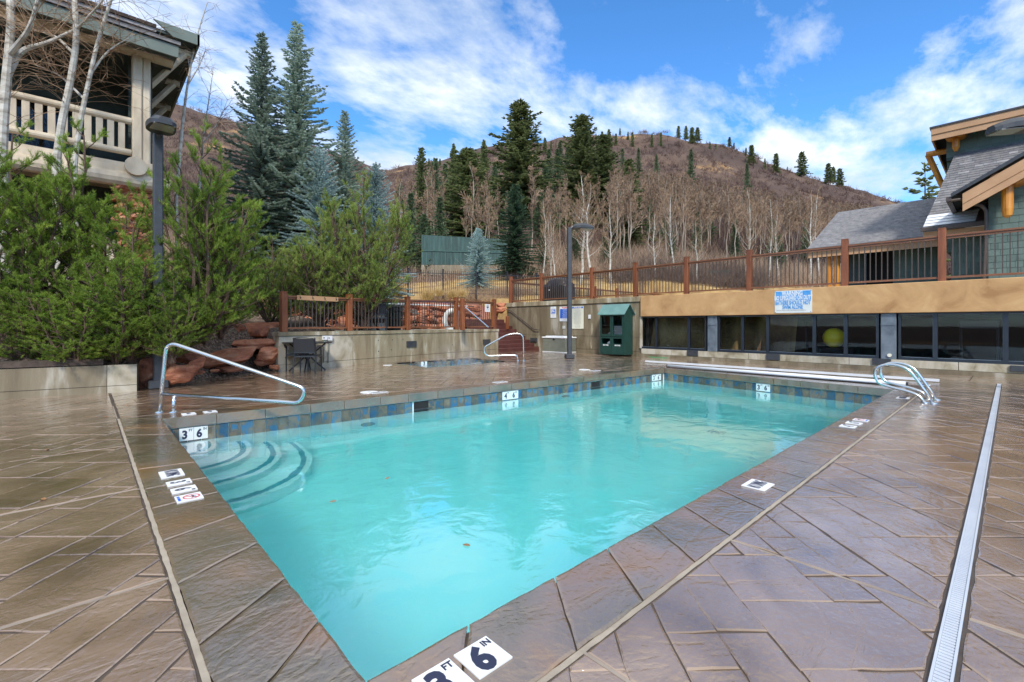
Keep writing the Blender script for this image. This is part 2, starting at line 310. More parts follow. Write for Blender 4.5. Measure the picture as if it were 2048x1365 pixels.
def wet_stone(name, stops, rmin, rmax, bdist=.006):
    m = bpy.data.materials.new(name); m.use_nodes = True; nt = m.node_tree; b = nt.nodes['Principled BSDF']; L = nt.links.new
    g = nt.nodes.new('ShaderNodeNewGeometry')
    def noise(sc, det, dist=0, mapping=None):
        n = nt.nodes.new('ShaderNodeTexNoise'); n.inputs['Scale'].default_value = sc; n.inputs['Detail'].default_value = det; n.inputs['Distortion'].default_value = dist
        if mapping:
            mm = nt.nodes.new('ShaderNodeMapping'); mm.inputs['Rotation'].default_value = (0, 0, mapping[0]); mm.inputs['Scale'].default_value = mapping[1]; L(g.outputs['Position'], mm.inputs[0]); L(mm.outputs[0], n.inputs['Vector'])
        else: L(g.outputs['Position'], n.inputs['Vector'])
        return n.outputs[0]
    nc = noise(1.7, 9, .6); c = ramp(nt, nc, stops)
    oi = nt.nodes.new('ShaderNodeObjectInfo'); mr = nt.nodes.new('ShaderNodeMapRange'); L(oi.outputs['Random'], mr.inputs[0]); mr.inputs[3].default_value = .86; mr.inputs[4].default_value = 1.14
    h = nt.nodes.new('ShaderNodeHueSaturation'); L(c, h.inputs['Color']); L(mr.outputs[0], h.inputs['Value']); L(h.outputs[0], b.inputs['Base Color'])
    nr = noise(.9, 5, .3); m2 = nt.nodes.new('ShaderNodeMapRange'); L(nr, m2.inputs[0]); m2.inputs[1].default_value = .38; m2.inputs[2].default_value = .62; m2.inputs[3].default_value = rmin; m2.inputs[4].default_value = rmax; L(m2.outputs[0], b.inputs['Roughness'])
    # cleft relief: long low ridges plus a finer grain
    n1 = noise(1.9, 8, .9, (rad(42), (1, 1.5, 1))); n2 = noise(34, 8, .3); n3_ = noise(1.5, 9, 1.0, (rad(30), (1, 1.5, 1)))
    def mth(op, a, b_=None):
        q = nt.nodes.new('ShaderNodeMath'); q.operation = op
        for i_, x_ in enumerate((a, b_)):
            if x_ is None: continue
            if isinstance(x_, (int, float)): q.inputs[i_].default_value = x_
            else: L(x_, q.inputs[i_])
        return q.outputs[0]
    cleft = mth('MINIMUM', mth('MULTIPLY', mth('ABSOLUTE', mth('SUBTRACT', n3_, .5)), 28), 1.0)
    n1 = mth('ADD', n1, mth('MULTIPLY', cleft, .10))
    ad = nt.nodes.new('ShaderNodeMath'); ad.operation = 'MULTIPLY_ADD'; L(n2, ad.inputs[0]); ad.inputs[1].default_value = .24; L(n1, ad.inputs[2])
    bn = nt.nodes.new('ShaderNodeBump'); bn.inputs['Strength'].default_value = .8; bn.inputs['Distance'].default_value = bdist * 2.4; L(ad.outputs[0], bn.inputs['Height']); L(bn.outputs[0], b.inputs['Normal'])
    b.inputs['Specular IOR Level'].default_value = .6; b.inputs['Coat Weight'].default_value = 1.0; b.inputs['Coat Roughness'].default_value = .05; b.inputs['Coat IOR'].default_value = 1.75
    L(bn.outputs[0], b.inputs['Coat Normal']); return m
M['stone'] = wet_stone('wet_stamped_stone', [(.30, (.14, .090, .055)), (.45, (.215, .142, .090)), (.58, (.265, .180, .120)), (.72, (.32, .225, .155))], .04, .22)
M['coping'] = wet_stone('wet_coping_stone', [(.28, (.095, .083, .052)), (.42, (.155, .118, .078)), (.54, (.195, .135, .09)), (.66, (.235, .135, .068)), (.76, (.25, .18, .13))], .08, .28)

def glass(name, tint, fres_ior=1.36):
    m = bpy.data.materials.new(name); m.use_nodes = True; nt = m.node_tree; nt.nodes.remove(nt.nodes['Principled BSDF']); out = nt.nodes['Material Output']
    t = nt.nodes.new('ShaderNodeBsdfTransparent'); t.inputs[0].default_value = (*tint, 1); gl = nt.nodes.new('ShaderNodeBsdfGlossy'); gl.inputs['Roughness'].default_value = .02
    fr = nt.nodes.new('ShaderNodeFresnel'); fr.inputs[0].default_value = fres_ior; mxs = nt.nodes.new('ShaderNodeMixShader')
    nt.links.new(fr.outputs[0], mxs.inputs[0]); nt.links.new(t.outputs[0], mxs.inputs[1]); nt.links.new(gl.outputs[0], mxs.inputs[2]); nt.links.new(mxs.outputs[0], out.inputs[0]); return m
M['glass'] = glass('tinted_window_glass', (.86, .88, .88))

def water_mat(name, absorb, dens, ripple=1.0):
    m = bpy.data.materials.new(name); m.use_nodes = True; nt = m.node_tree; b = nt.nodes['Principled BSDF']; L = nt.links.new; out = nt.nodes['Material Output']
    b.inputs['Base Color'].default_value = (1, 1, 1, 1); b.inputs['Roughness'].default_value = 0.0; b.inputs['IOR'].default_value = 1.333; b.inputs['Transmission Weight'].default_value = 1.0; b.inputs['Coat Weight'].default_value = 1.0; b.inputs['Coat IOR'].default_value = 1.62; b.inputs['Coat Roughness'].default_value = 0.0
    va = nt.nodes.new('ShaderNodeVolumeAbsorption'); va.inputs[0].default_value = (*absorb, 1); va.inputs[1].default_value = dens; L(va.outputs[0], out.inputs['Volume'])
    g = nt.nodes.new('ShaderNodeNewGeometry')
    n = nt.nodes.new('ShaderNodeTexNoise'); n.inputs['Scale'].default_value = 3.2; n.inputs['Detail'].default_value = 5; n.inputs['Distortion'].default_value = .4; L(g.outputs['Position'], n.inputs['Vector'])
    # rings left by rain drops
    v = nt.nodes.new('ShaderNodeTexVoronoi'); v.inputs['Scale'].default_value = 1.7; v.inputs['Randomness'].default_value = 1; L(g.outputs['Position'], v.inputs['Vector'])
    def mt(op, a, b2=None, cl=False):
        q = nt.nodes.new('ShaderNodeMath'); q.operation = op; q.use_clamp = cl
        for i, x in enumerate((a, b2)):
            if x is None: continue
            if isinstance(x, (int, float)): q.inputs[i].default_value = x
            else: L(x, q.inputs[i])
        return q.outputs[0]
    d = v.outputs['Distance']; ring = mt('MULTIPLY', mt('SINE', mt('MULTIPLY', d, 130)), mt('MAXIMUM', mt('SUBTRACT', 1, mt('MULTIPLY', d, 5.5)), 0))
    sepc = nt.nodes.new('ShaderNodeSeparateColor'); L(v.outputs['Color'], sepc.inputs[0]); on = mt('GREATER_THAN', sepc.outputs[0], .45)
    hgt = mt('ADD', mt('MULTIPLY', n.outputs[0], 1.0), mt('MULTIPLY', mt('MULTIPLY', ring, on), .016))
    bn = nt.nodes.new('ShaderNodeBump'); bn.inputs['Strength'].default_value = .24 * ripple; bn.inputs['Distance'].default_value = .035; L(hgt, bn.inputs['Height']); L(bn.outputs[0], b.inputs['Normal']); L(bn.outputs[0], b.inputs['Coat Normal'])
    return m
M['water'] = water_mat('pool_water', (.02, .975, .965), .48)
M['spawater'] = water_mat('spa_water', (.15, .93, .96), .6, 2.0)

# ------------------------------------------------------------------ lettering
def text_mesh(body, size, mat_, bold=0.0, spacing=1.0, lh=.9):
    c = bpy.data.curves.new('lettering', 'FONT'); c.body = body; c.size = size; c.align_x = 'CENTER'; c.align_y = 'CENTER'; c.offset = bold; c.space_character = spacing; c.space_line = lh; c.extrude = .0008; c.resolution_u = 3
    o = bpy.data.objects.new('lettering', c); COL.objects.link(o); dg = bpy.context.evaluated_depsgraph_get()
    me = bpy.data.meshes.new_from_object(o.evaluated_get(dg)); bpy.data.objects.remove(o); bpy.data.curves.remove(c)
    me.materials.clear(); me.materials.append(mat_); return me
def lettering(body, size, mat_, origin, right, up, parent, sx=1.0, bold=0.0, lh=.9, off=.0012):
    """lettering lying in the plane spanned by right and up"""
    me = text_mesh(body, size, mat_, bold, lh=lh); r = Vector(right).normalized(); u = Vector(up).normalized(); n = r.cross(u)
    mt = Matrix((r * sx, u, n)).transposed().to_4x4(); mt.translation = Vector(origin) + n * off
    o = bpy.data.objects.new('lettering', me); COL.objects.link(o); o.parent = parent; o.matrix_local = mt; return o
# keep children in world coordinates whatever their parent's place
def wm(o):
    m = o.matrix_basis.copy()
    if o.parent is not None: m = wm(o.parent) @ o.matrix_parent_inverse @ m
    return m
def kid(o, parent):
    o.parent = parent; o.matrix_parent_inverse = wm(parent).inverted(); return o
_obj0 = MB.obj
def _obj(s, name, mats, parent=None, smooth=False):
    o = _obj0(s, name, mats, None, smooth)
    if parent is not None: kid(o, parent)
    return o
MB.obj = _obj
def dup(o, parent=None):
    c = o.copy(); COL.objects.link(c)
    if parent is not None: c.parent = parent
    for ch in [q for q in ALLKIDS(o)]: dup(ch, c)
    return c
def ALLKIDS(o): return [q for q in COL.objects if q.parent == o]

# ------------------------------------------------------------------ POOL outline (coping edge) and deck
PA, PB, PC, PDD = (0.69, 1.47), (0.70, 7.28), (11.60, 6.42), (10.88, 1.46)
WL = -0.33                                    # water level below the deck
def lerp(a, b, t): return tuple(a[i] + (b[i] - a[i]) * t for i in range(len(a)))
CW = 0.385
OA, OB, OC, OD = (0.31, 1.085), (0.31, 7.70), (11.98, 6.80), (11.30, 1.085)

deck = MB()
# grout bed / slab under the stones, as strips round the pool and the spa
SP = (6.95, 10.10, 10.95, 13.05)              # spa opening x0 x1 y0 y1
def bed(x0, x1, y0, y1): deck.box(x0, x1, y0, y1, -.35, -.0055)
bed(-6, OA[0], -5, 10.9); bed(OA[0], 15.3, -5, OA[1] )
deck.prism([OB, (OC[0], OC[1]), (15.3, 6.8), (15.3, 10.95), (-.0 + OB[0], 10.95)], -.35, -.0055)
deck.prism([OD, (15.3, OD[1]), (15.3, 6.8), OC], -.35, -.0055)
bed(OA[0], SP[0], 10.95, 17); bed(SP[1], 15.3, 10.95, 17); bed(SP[0], SP[1], SP[3], 17)
deck_o = deck.obj('pool_deck', M['grout']); setp(deck_o, kind='structure')

def clip(poly, half):
    out = []
    for (nx, ny, c) in half:
        out = []; n = len(poly)
        for i in range(n):
            p, q = poly[i], poly[(i + 1) % n]; dp = nx * p[0] + ny * p[1] - c; dq = nx * q[0] + ny * q[1] - c
            if dp <= 0: out.append(p)
            if (dp < 0) != (dq < 0) and abs(dp - dq) > 1e-9:
                t = dp / (dp - dq); out.append((p[0] + (q[0] - p[0]) * t, p[1] + (q[1] - p[1]) * t))
        poly = out
        if len(poly) < 3: return []
    return poly
def area(p): return 0.5 * sum(p[i][0] * p[(i + 1) % len(p)][1] - p[(i + 1) % len(p)][0] * p[i][1] for i in range(len(p)))
def halves(poly, inset):
    if area(poly) < 0: poly = poly[::-1]
    hs_ = []
    for i in range(len(poly)):
        p, q = poly[i], poly[(i + 1) % len(poly)]; dx, dy = q[0] - p[0], q[1] - p[1]; l = math.hypot(dx, dy); nx, ny = dy / l, -dx / l
        hs_.append((nx, ny, nx * p[0] + ny * p[1] - inset))
    return hs_
def insetp(poly, d): return clip(poly, halves(poly, d))
def stone_geo(poly, zt=0.0, depth=.012, ch=.007, tilt=.0022, fine=True):
    """one stone: skirt, worn chamfer and a very slightly tilted top"""
    if area(poly) < 0: poly = poly[::-1]
    ins = insetp(poly, ch)
    if len(ins) != len(poly): ins = insetp(poly, ch * .3)
    if len(ins) != len(poly): cq = (sum(p[0] for p in poly) / len(poly), sum(p[1] for p in poly) / len(poly)); ins = [(x + (cq[0] - x) * .12, y + (cq[1] - y) * .12) for x, y in poly]
    n = len(poly); cx_, cy_ = sum(p[0] for p in poly) / n, sum(p[1] for p in poly) / n; tx, ty = rnd.uniform(-1, 1) * tilt, rnd.uniform(-1, 1) * tilt; dz = rnd.uniform(-.0012, .0012)
    # match the inset ring's start to the outline
    k0 = min(range(n), key=lambda k: (ins[k][0] - poly[0][0]) ** 2 + (ins[k][1] - poly[0][1]) ** 2); ins = ins[k0:] + ins[:k0]
    if fine:                                            # worn, slightly wavering edges
        P2, I2 = [], []
        for i in range(n):
            p, q, a_, b_ = poly[i], poly[(i + 1) % n], ins[i], ins[(i + 1) % n]; ln = math.dist(p, q); m_ = max(1, int(ln / .07))
            for k_ in range(m_):
                t_ = k_ / m_; wv = rnd.uniform(-.0042, .0042) if k_ else 0; ex, ey = (q[1] - p[1]) / ln * wv, -(q[0] - p[0]) / ln * wv
                P2.append((p[0] + (q[0] - p[0]) * t_ + ex, p[1] + (q[1] - p[1]) * t_ + ey)); wv2 = rnd.uniform(-.003, .003); ex2, ey2 = ex + (q[1] - p[1]) / ln * wv2, ey - (q[0] - p[0]) / ln * wv2
                I2.append((a_[0] + (b_[0] - a_[0]) * t_ + ex2, a_[1] + (b_[1] - a_[1]) * t_ + ey2))
        poly, ins, n = P2, I2, len(P2)
    V = [(x, y, zt - depth) for x, y in poly] + [(x, y, zt - .0028) for x, y in poly]
    V += [(x, y, zt + dz + tx * (x - cx_) * 2 + ty * (y - cy_) * 2) for x, y in ins]
    F4 = [(i, (i + 1) % n, n + (i + 1) % n, n + i) for i in range(n)] + [(n + i, n + (i + 1) % n, 2 * n + (i + 1) % n, 2 * n + i) for i in range(n)]
    return V, [np.array(F4), np.array([list(range(2 * n, 3 * n))])]
def dedupe(p, e=.012):
    o = []
    for q in p:
        if not o or math.hypot(q[0] - o[-1][0], q[1] - o[-1][1]) > e: o.append(q)
    while len(o) > 2 and math.hypot(o[0][0] - o[-1][0], o[0][1] - o[-1][1]) < e: o.pop()
    return o
# random ashlar on a grid turned 47 degrees to the pool
U = .20; NX, NY = 138, 138; occ = np.zeros((NX, NY), bool); rects = []
sizes = [(2, 1), (1, 2), (2, 2), (2, 3), (2, 2), (3, 1), (2, 1), (3, 2), (1, 1), (1, 3), (2, 2), (2, 1)]
for i in range(NX):
    for j in range(NY):
        if occ[i, j]: continue
        rnd.shuffle(sizes)
        for a, b in sizes + [(1, 1)]:
            if i + a <= NX and j + b <= NY and not occ[i:i + a, j:j + b].any(): occ[i:i + a, j:j + b] = True; rects.append((i, j, a, b)); break
gx, gy = math.cos(TH - .03), math.sin(TH - .03); OX, OY = -4.5, 4.5 - 13
def g2w(a, b):
    a = (a - 20) * U; b = (b - 65) * U
    return (FW[0] * a + RT[0] * b, FW[1] * a + RT[1] * b)
panels = []
for y0, y1 in ((-3.5, 1.10), (1.10, 2.71), (2.71, 4.32), (4.32, 5.93), (5.93, 7.54), (7.54, 8.95), (8.95, 10.9)):
    panels.append([(-5, y0), (.285, y0), (.285, y1), (-5, y1)])
xs = [.31, 1.34, 2.64, 3.94, 5.24, 6.54, 7.84, 9.14, 10.44, 11.9, 13.58]
for a, b in zip(xs[:-1], xs[1:]):
    panels.append([(a, .195), (b, .195), (b, 1.06), (a, 1.06)]); panels.append([(a, -3.5), (b, -3.5), (b, .125), (a, .125)])
bl = lambda x: 7.725 - .0772 * (x - .31)
for a, b in ((.31, 4.87), (4.87, 9.0), (9.0, 13.58)): panels.append([(a, bl(a)), (b, bl(b)), (b, 8.95), (a, 8.95)])
panels += [[(.31, 8.95), (4.87, 8.95), (4.87, 13.1), (.31, 12.2)], [(4.87, 8.95), (6.6, 8.95), (6.6, 14.0), (4.87, 14.0)], [(6.6, 8.95), (10.45, 8.95), (10.45, 10.6), (6.6, 10.6)],
           [(6.6, 13.4), (10.45, 13.4), (10.45, 15.2), (6.6, 15.2)], [(10.45, 8.95), (13.58, 8.95), (13.58, 15.2), (10.45, 15.2)],
           [(12.0, .2), (13.58, .2), (13.58, 6.75), (12.0, 6.75)]] + [[(13.58, a), (15.3, a), (15.3, b), (13.58, b)] for a, b in ((-3.5, .6), (.6, 3.2), (3.2, 5.8), (5.8, 8.95), (8.95, 12), (12, 15.4))]
def ppx(x, y):
    d = x * FW[0] + y * FW[1]; r = x * RT[0] + y * RT[1]
    return (CX + FP * r / d, HY + FP * H / d, d) if d > .3 else None
stones = []
for pan in panels:
    hv = halves(pan, .008); xs_ = [p[0] for p in pan]; ys_ = [p[1] for p in pan]; bx = (min(xs_), max(xs_), min(ys_), max(ys_))
    for (i, j, a, b) in rects:
        c = g2w(i + a / 2, j + b / 2)
        if c[0] < bx[0] - .6 or c[0] > bx[1] + .6 or c[1] < bx[2] - .6 or c[1] > bx[3] + .6: continue
        q = [g2w(i, j), g2w(i + a, j), g2w(i + a, j + b), g2w(i, j + b)]
        if area(q) < 0: q = q[::-1]
        q = insetp(q, .0028); q = [(x + rnd.uniform(-.008, .008), y + rnd.uniform(-.008, .008)) for x, y in q]
        q = dedupe(clip(q, hv))
        if len(q) < 3 or abs(area(q)) < .0004: continue
        sx_ = ppx(q[0][0], q[0][1]); g = stone_geo(q, fine=bool(sx_ and sx_[2] < 7))
        cx_, cy_ = sum(p[0] for p in q) / len(q), sum(p[1] for p in q) / len(q); s_ = ppx(cx_, cy_)
        vis = 0
        if s_ and -150 < s_[0] < 2200 and s_[1] < 1500: vis = abs(area(q)) * H / s_[2] ** 3
        stones.append((vis, g))
stones.sort(key=lambda t: -t[0])
rest = MB()
for k, (vis, g) in enumerate(stones):
    if k < 290 and vis > 0:
        b_ = MB(); b_.add(*g); b_.obj('stone', M['stone'], deck_o)
    else: rest.add(*g)
ro = rest.obj('far_stones', M['stone'], deck_o); ro['kind'] = 'stuff'

# pale control joints between the deck panels (sealant just below the stone tops)
jm = MB()
def joint_line(p, q, w_=.02, z=-.003):
    d = Vector((q[0] - p[0], q[1] - p[1])); n = Vector((-d.y, d.x)).normalized() * w_ / 2
    jm.prism([(p[0] + n.x, p[1] + n.y), (p[0] - n.x, p[1] - n.y), (q[0] - n.x, q[1] - n.y), (q[0] + n.x, q[1] + n.y)][::-1], z - .02, z + rnd.uniform(0, .0012))
for y in (2.71, 4.32, 5.93, 8.95): joint_line((-5, y), (.285, y))
joint_line((.31, 8.95), (13.5, 8.95), .022)
for x in (1.34, 2.64, 5.24, 7.84, 10.44): joint_line((x, .205), (x, 1.06), .014); joint_line((x, -3.5), (x, .115), .014)
joint_line((4.87, 8.95), (4.87, 13.1), .022); joint_line((4.87, 7.4), (4.87, 8.95), .014); joint_line((9, 7.1), (9, 8.95), .014); joint_line((13.58, -3), (13.58, 15.2), .02); joint_line((10.45, 8.95), (10.45, 15), .018); joint_line((6.6, 8.95), (6.6, 14), .018)
joint_line((6.6, 10.6), (10.45, 10.6), .016); joint_line((.285, 7.75), (.285, 8.95), .014)
jo = jm.obj('control_joint', M['joint'], deck_o); jo['kind'] = 'stuff'
mj = MB()
def wavy(p, q, w_, z):
    n = max(2, int(math.dist(p, q) / .05)); d = Vector((q[0] - p[0], q[1] - p[1])).normalized(); nn = Vector((-d.y, d.x)); V = []
    for i in range(n + 1):
        x, y = p[0] + (q[0] - p[0]) * i / n, p[1] + (q[1] - p[1]) * i / n; a = w_ / 2 + rnd.uniform(-.002, .002); b = w_ / 2 + rnd.uniform(-.003, .002)
        V += [(x + nn.x * a, y + nn.y * a, z), (x - nn.x * b, y - nn.y * b, z)]
    mj.add(V, np.array([(2 * i, 2 * i + 1, 2 * i + 3, 2 * i + 2) for i in range(n)]))
wavy((.298, 7.72), (.298, 1.07), .024, -.004); wavy((.28, 1.072), (11.3, 1.072), .024, -.004); wavy((.3, 7.712), (11.98, 6.815), .016, -.006)
mo = mj.obj('sealant_bead', M['mastic'], deck_o); mo['kind'] = 'stuff'

# coping stones round the pool (each one its own piece), with the thick front lip
cop = thing('pool_coping', 'brown wet stone coping around the rim of the swimming pool', 'coping', (0.5, 1.3, 0)); cop['kind'] = 'structure'
LIP = .135
def coping_run(i0, i1, o0, o1, lens):
    tot = math.dist(i0, i1); t = 0
    while t < tot - 1e-6:
        l = rnd.uniform(*lens); t2 = min(tot, t + l)
        if tot - t2 < lens[0] * .6: t2 = tot
        g_ = .005
        a, b = (t + g_) / tot, (t2 - g_) / tot
        P = [lerp(i0, i1, a), lerp(i0, i1, b), lerp(o0, o1, b), lerp(o0, o1, a)]
        if area(P) < 0: P = P[::-1]
        gg = stone_geo([(x, y) for x, y in P], .002, LIP, .012, .001)
        m_ = MB(); m_.add(*gg); m_.obj('stone', M['coping'], cop); t = t2
mo_ = MB(); ring_i = [(PA[0] - .02, PA[1] - .02), (PDD[0] + .02, PDD[1] - .02), (PC[0] + .02, PC[1] + .02), (PB[0] - .02, PB[1] + .02)]; ring_o = [OA, OD, OC, OB]
for k in range(4): mo_.prism([ring_o[k], ring_o[(k + 1) % 4], ring_i[(k + 1) % 4], ring_i[k]], -.125, -.014)
mo_.obj('mortar_bed', M['grout'], cop)
coping_run(PA, PB, OA, OB, (.40, .55)); coping_run(PA, PDD, OA, OD, (.38, .52)); coping_run(PB, PC, OB, OC, (.48, .62)); coping_run(PDD, PC, OD, OC, (.5, .62))

# ------------------------------------------------------------------ pool basin
pool = thing('swimming_pool', 'long rectangular turquoise swimming pool with blue tile band', 'swimming pool', (5, 4, -.4)); pool['kind'] = 'structure'
IN = .035
def shr(p, dx, dy): return (p[0] - dx, p[1] - dy)
WA, WB, WC, WD = shr(PA, IN, IN), (PB[0] - IN, PB[1] + IN), (PC[0] + IN, PC[1] + IN), (PDD[0] + IN, PDD[1] - IN)
sh = MB(); Wp = [WA, WB, WC, WD]
zf = [-1.40, -1.40, -1.40, -1.40]; zmid = -1.70
m1, m2 = lerp(WA, WD, .5), lerp(WB, WC, .5)
def v3(p, z): return (p[0], p[1], z)
sh.quad(v3(WA, -1.4), v3(m1, zmid), v3(m2, zmid), v3(WB, -1.4)); sh.quad(v3(m1, zmid), v3(WD, -1.4), v3(WC, -1.4), v3(m2, zmid))
for a, b in ((WA, WB), (WB, WC), (WC, WD), (WD, WA)): sh.quad(v3(a, -1.8), v3(a, -.02), v3(b, -.02), v3(b, -1.8))
sh.obj('basin', M['plaster'], pool)
# curved entry steps in the corner, with blue mosaic nosings
for k, (r, zt) in enumerate(((.60, -.47), (.97, -.70), (1.29, -.93), (1.62, -1.16))):
    st = MB(); ns = MB(); n = 22; ring = []
    for i in range(n + 1):
        an = -PI / 2 + (PI / 2) * i / n; ex = .82
        cx_, sn = math.cos(an), math.sin(an); rr = r / ((abs(cx_) ** 2.5 + abs(sn) ** 2.5) ** (1 / 2.5)) if True else r
        ring.append((WB[0] + rr * cx_, WB[1] + rr * sn * 1.25 - .07 * cx_ * rr))
    c0 = WB
    V = [v3(c0, zt)] + [v3(p, zt) for p in ring] + [v3(p, zt - .03) for p in ring] + [v3(p, zt - .75) for p in ring]
    F3 = [(0, i + 1, i + 2) for i in range(n)]; F4 = [(1 + i, 1 + n + 1 + i, 1 + n + 2 + i, 2 + i) for i in range(n)] + [(1 + n + 1 + i, 1 + 2 * (n + 1) + i, 2 + 2 * (n + 1) + i, 2 + (n + 1) + i) for i in range(n)]
    st.add(V, [np.array(F3), np.array(F4)]); so = st.obj('step', M['plaster'], pool)
    sc_ = lambda p, q: (c0[0] + (p[0] - c0[0]) * q, c0[1] + (p[1] - c0[1]) * q)
    a_, b_ = (r - .12) / r, (r - .06) / r
    V = [v3(sc_(p, a_), zt + .004) for p in ring] + [v3(sc_(p, b_), zt + .004) for p in ring]
    ns.add(V, np.array([(i, n + 1 + i, n + 2 + i, i + 1) for i in range(n)])); ns.obj('nosing', M['nosing'], so)
# waterline tiles
def tile_run(a, b, sgn, skip=()):
    L_ = math.dist(a, b); n = int(L_ / .152); d = Vector((b[0] - a[0], b[1] - a[1])).normalized(); nn = Vector((-d.y, d.x)) * sgn
    for i in range(n):
        s0 = i * .152 + .003; s1 = s0 + .146
        if any(q0 <= s0 + .07 <= q1 for q0, q1 in skip): continue
        p0 = Vector(a) + d * s0; p1 = Vector(a) + d * s1; z1, z0 = -.145, -.345
        def piece(name, q0, q1, za, zb, th, m_, par):
            t = MB(); A = [(q0.x, q0.y), (q1.x, q1.y), (q1.x + nn.x * th, q1.y + nn.y * th), (q0.x + nn.x * th, q0.y + nn.y * th)]
            if area(A) < 0: A = A[::-1]
            t.prism(A, za, zb); return t.obj(name, m_, par)
        odd = i % 2
        t = piece('tile', p0, p1, z0, z1, .010, M['tilebrown'] if odd else M['tileblue'], pool)
        if odd: piece('tile_inset', p0 + d * .035, p1 - d * .035, z0 + .085, z1 - .028, .0125, M['tileblue'] if i % 4 == 1 else M['tilebrown'], t)
tile_run(WB, WC, -1, skip=((3.48, 3.85), (8.0, 8.4))); tile_run(WC, WD, -1); tile_run(WA, WB, -1)
# skimmer mouths in the far wall
dbc = Vector((WC[0] - WB[0], WC[1] - WB[1])).normalized()
for s0, lab in ((3.52, ''), (8.02, '')):
    p = Vector(WB) + dbc * s0; q = p + dbc * .36; n_ = Vector((dbc.y, -dbc.x)); mth = MB()
    A = [(p.x, p.y), (q.x, q.y), (q.x + n_.x * .008, q.y + n_.y * .008), (p.x + n_.x * .008, p.y + n_.y * .008)]
    if area(A) < 0: A = A[::-1]
    mth.prism(A, -.345, -.15); sk = mth.obj('skimmer_mouth', M['dark'], pool)
    fr = MB(); A2 = [(p.x, p.y), (q.x, q.y), (q.x + n_.x * .02, q.y + n_.y * .02), (p.x + n_.x * .02, p.y + n_.y * .02)]
    if area(A2) < 0: A2 = A2[::-1]
    fr.prism(A2, -.30, -.275); fr.obj('skimmer_weir', M['darkmetal'], sk)
# floor drains
for (u, v) in ((1127, 838), (1437, 911)):
    # refraction lifts the floor: placed on the sloping floor where the grate is seen through the water
    p = G(u, v, -1.02); dr = MB(); dr.box(p.x - .16, p.x + .16, p.y - .16, p.y + .16, -1.62, -1.605)
    for k in range(5): dr.box(p.x - .14, p.x + .14, p.y - .13 + k * .06, p.y - .10 + k * .06, -1.60, -1.59)
    dr.obj('floor_drain', M['nosing'], pool)
for s0 in (2.7, 7.2):
    pl = MB(); p = Vector(WB) + dbc * s0; pl.tube([(p.x, p.y - .0, -.75), (p.x, p.y - .05, -.75)], .12, 16); pl.obj('pool_light', M['lens'], pool)
wt = MB(); X_ = .004
wt.prism([(WA[0] - X_, WA[1] - X_), (WD[0] + X_, WD[1] - X_), (WC[0] + X_, WC[1] + X_), (WB[0] - X_, WB[1] + X_)], -1.85, WL)
wo_ = wt.obj('pool_water', M['water']); setp(wo_, kind='structure')

# ------------------------------------------------------------------ spa
spa = thing('spa_pool', 'small square steaming spa sunk in the deck before the concrete wall', 'spa', (8.5, 12, -.3)); spa['kind'] = 'structure'
x0, x1, y0, y1 = SP; s_ = MB()
s_.quad((x0, y0, -1), (x1, y0, -1), (x1, y1, -1), (x0, y1, -1))
for a, b in (((x0, y0), (x0, y1)), ((x0, y1), (x1, y1)), ((x1, y1), (x1, y0)), ((x1, y0), (x0, y0))): s_.quad(v3(a, -1), v3(a, -.016), v3(b, -.016), v3(b, -1))
s_.obj('basin', M['plaster'], spa)
for i in range(20):
    for (yy, sg) in ((y1, -1), (y0, 1)):
        t = MB(); a = x0 + .01 + i * .157; t.box(a, a + .15, min(yy, yy + .012 * sg), max(yy, yy + .012 * sg), -.24, -.05); t.obj('tile', M['tilebrown'] if i % 2 else M['tileblue'], spa)
for i in range(13):
    t = MB(); a = y0 + .01 + i * .16; t.box(x0, x0 + .012, a, a + .152, -.24, -.05); t.obj('tile', M['tileblue'] if i % 2 else M['tilebrown'], spa)
    t = MB(); t.box(x1 - .012, x1, a, a + .152, -.24, -.05); t.obj('tile', M['tileblue'] if i % 2 else M['tilebrown'], spa)
sc2 = thing('spa_coping', 'brown stone rim laid round the steaming spa', 'coping', (8.5, 10.8, 0)); sc2['kind'] = 'structure'
for P in ([(x0 - .35, y0 - .35), (x1 + .35, y0 - .35), (x1, y0), (x0, y0)], [(x0 - .35, y0 - .35), (x0, y0), (x0, y1), (x0 - .35, y1 + .35)], [(x1, y0), (x1 + .35, y0 - .35), (x1 + .35, y1 + .35), (x1, y1)], [(x0, y1), (x1, y1), (x1 + .35, y1 + .35), (x0 - .35, y1 + .35)]):
    for k in range(6):
        a0, a1 = k / 6 + .002, (k + 1) / 6 - .002
        q = [lerp(P[0], P[1], a0), lerp(P[0], P[1], a1), lerp(P[3], P[2], a1), lerp(P[3], P[2], a0)] if abs(P[0][1] - P[1][1]) < .01 else [lerp(P[0], P[3], a0), lerp(P[1], P[2], a0), lerp(P[1], P[2], a1), lerp(P[0], P[3], a1)]
        if area(q) < 0: q = q[::-1]
        gg = stone_geo(q, .002, .05, .01)
        if gg: b_ = MB(); b_.add(*gg); b_.obj('stone', M['coping'], sc2)
sw = MB(); sw.box(x0 - X_, x1 + X_, y0 - X_, y1 + X_, -1.1, -.17); setp(sw.obj('spa_water', M['spawater']), kind='structure')

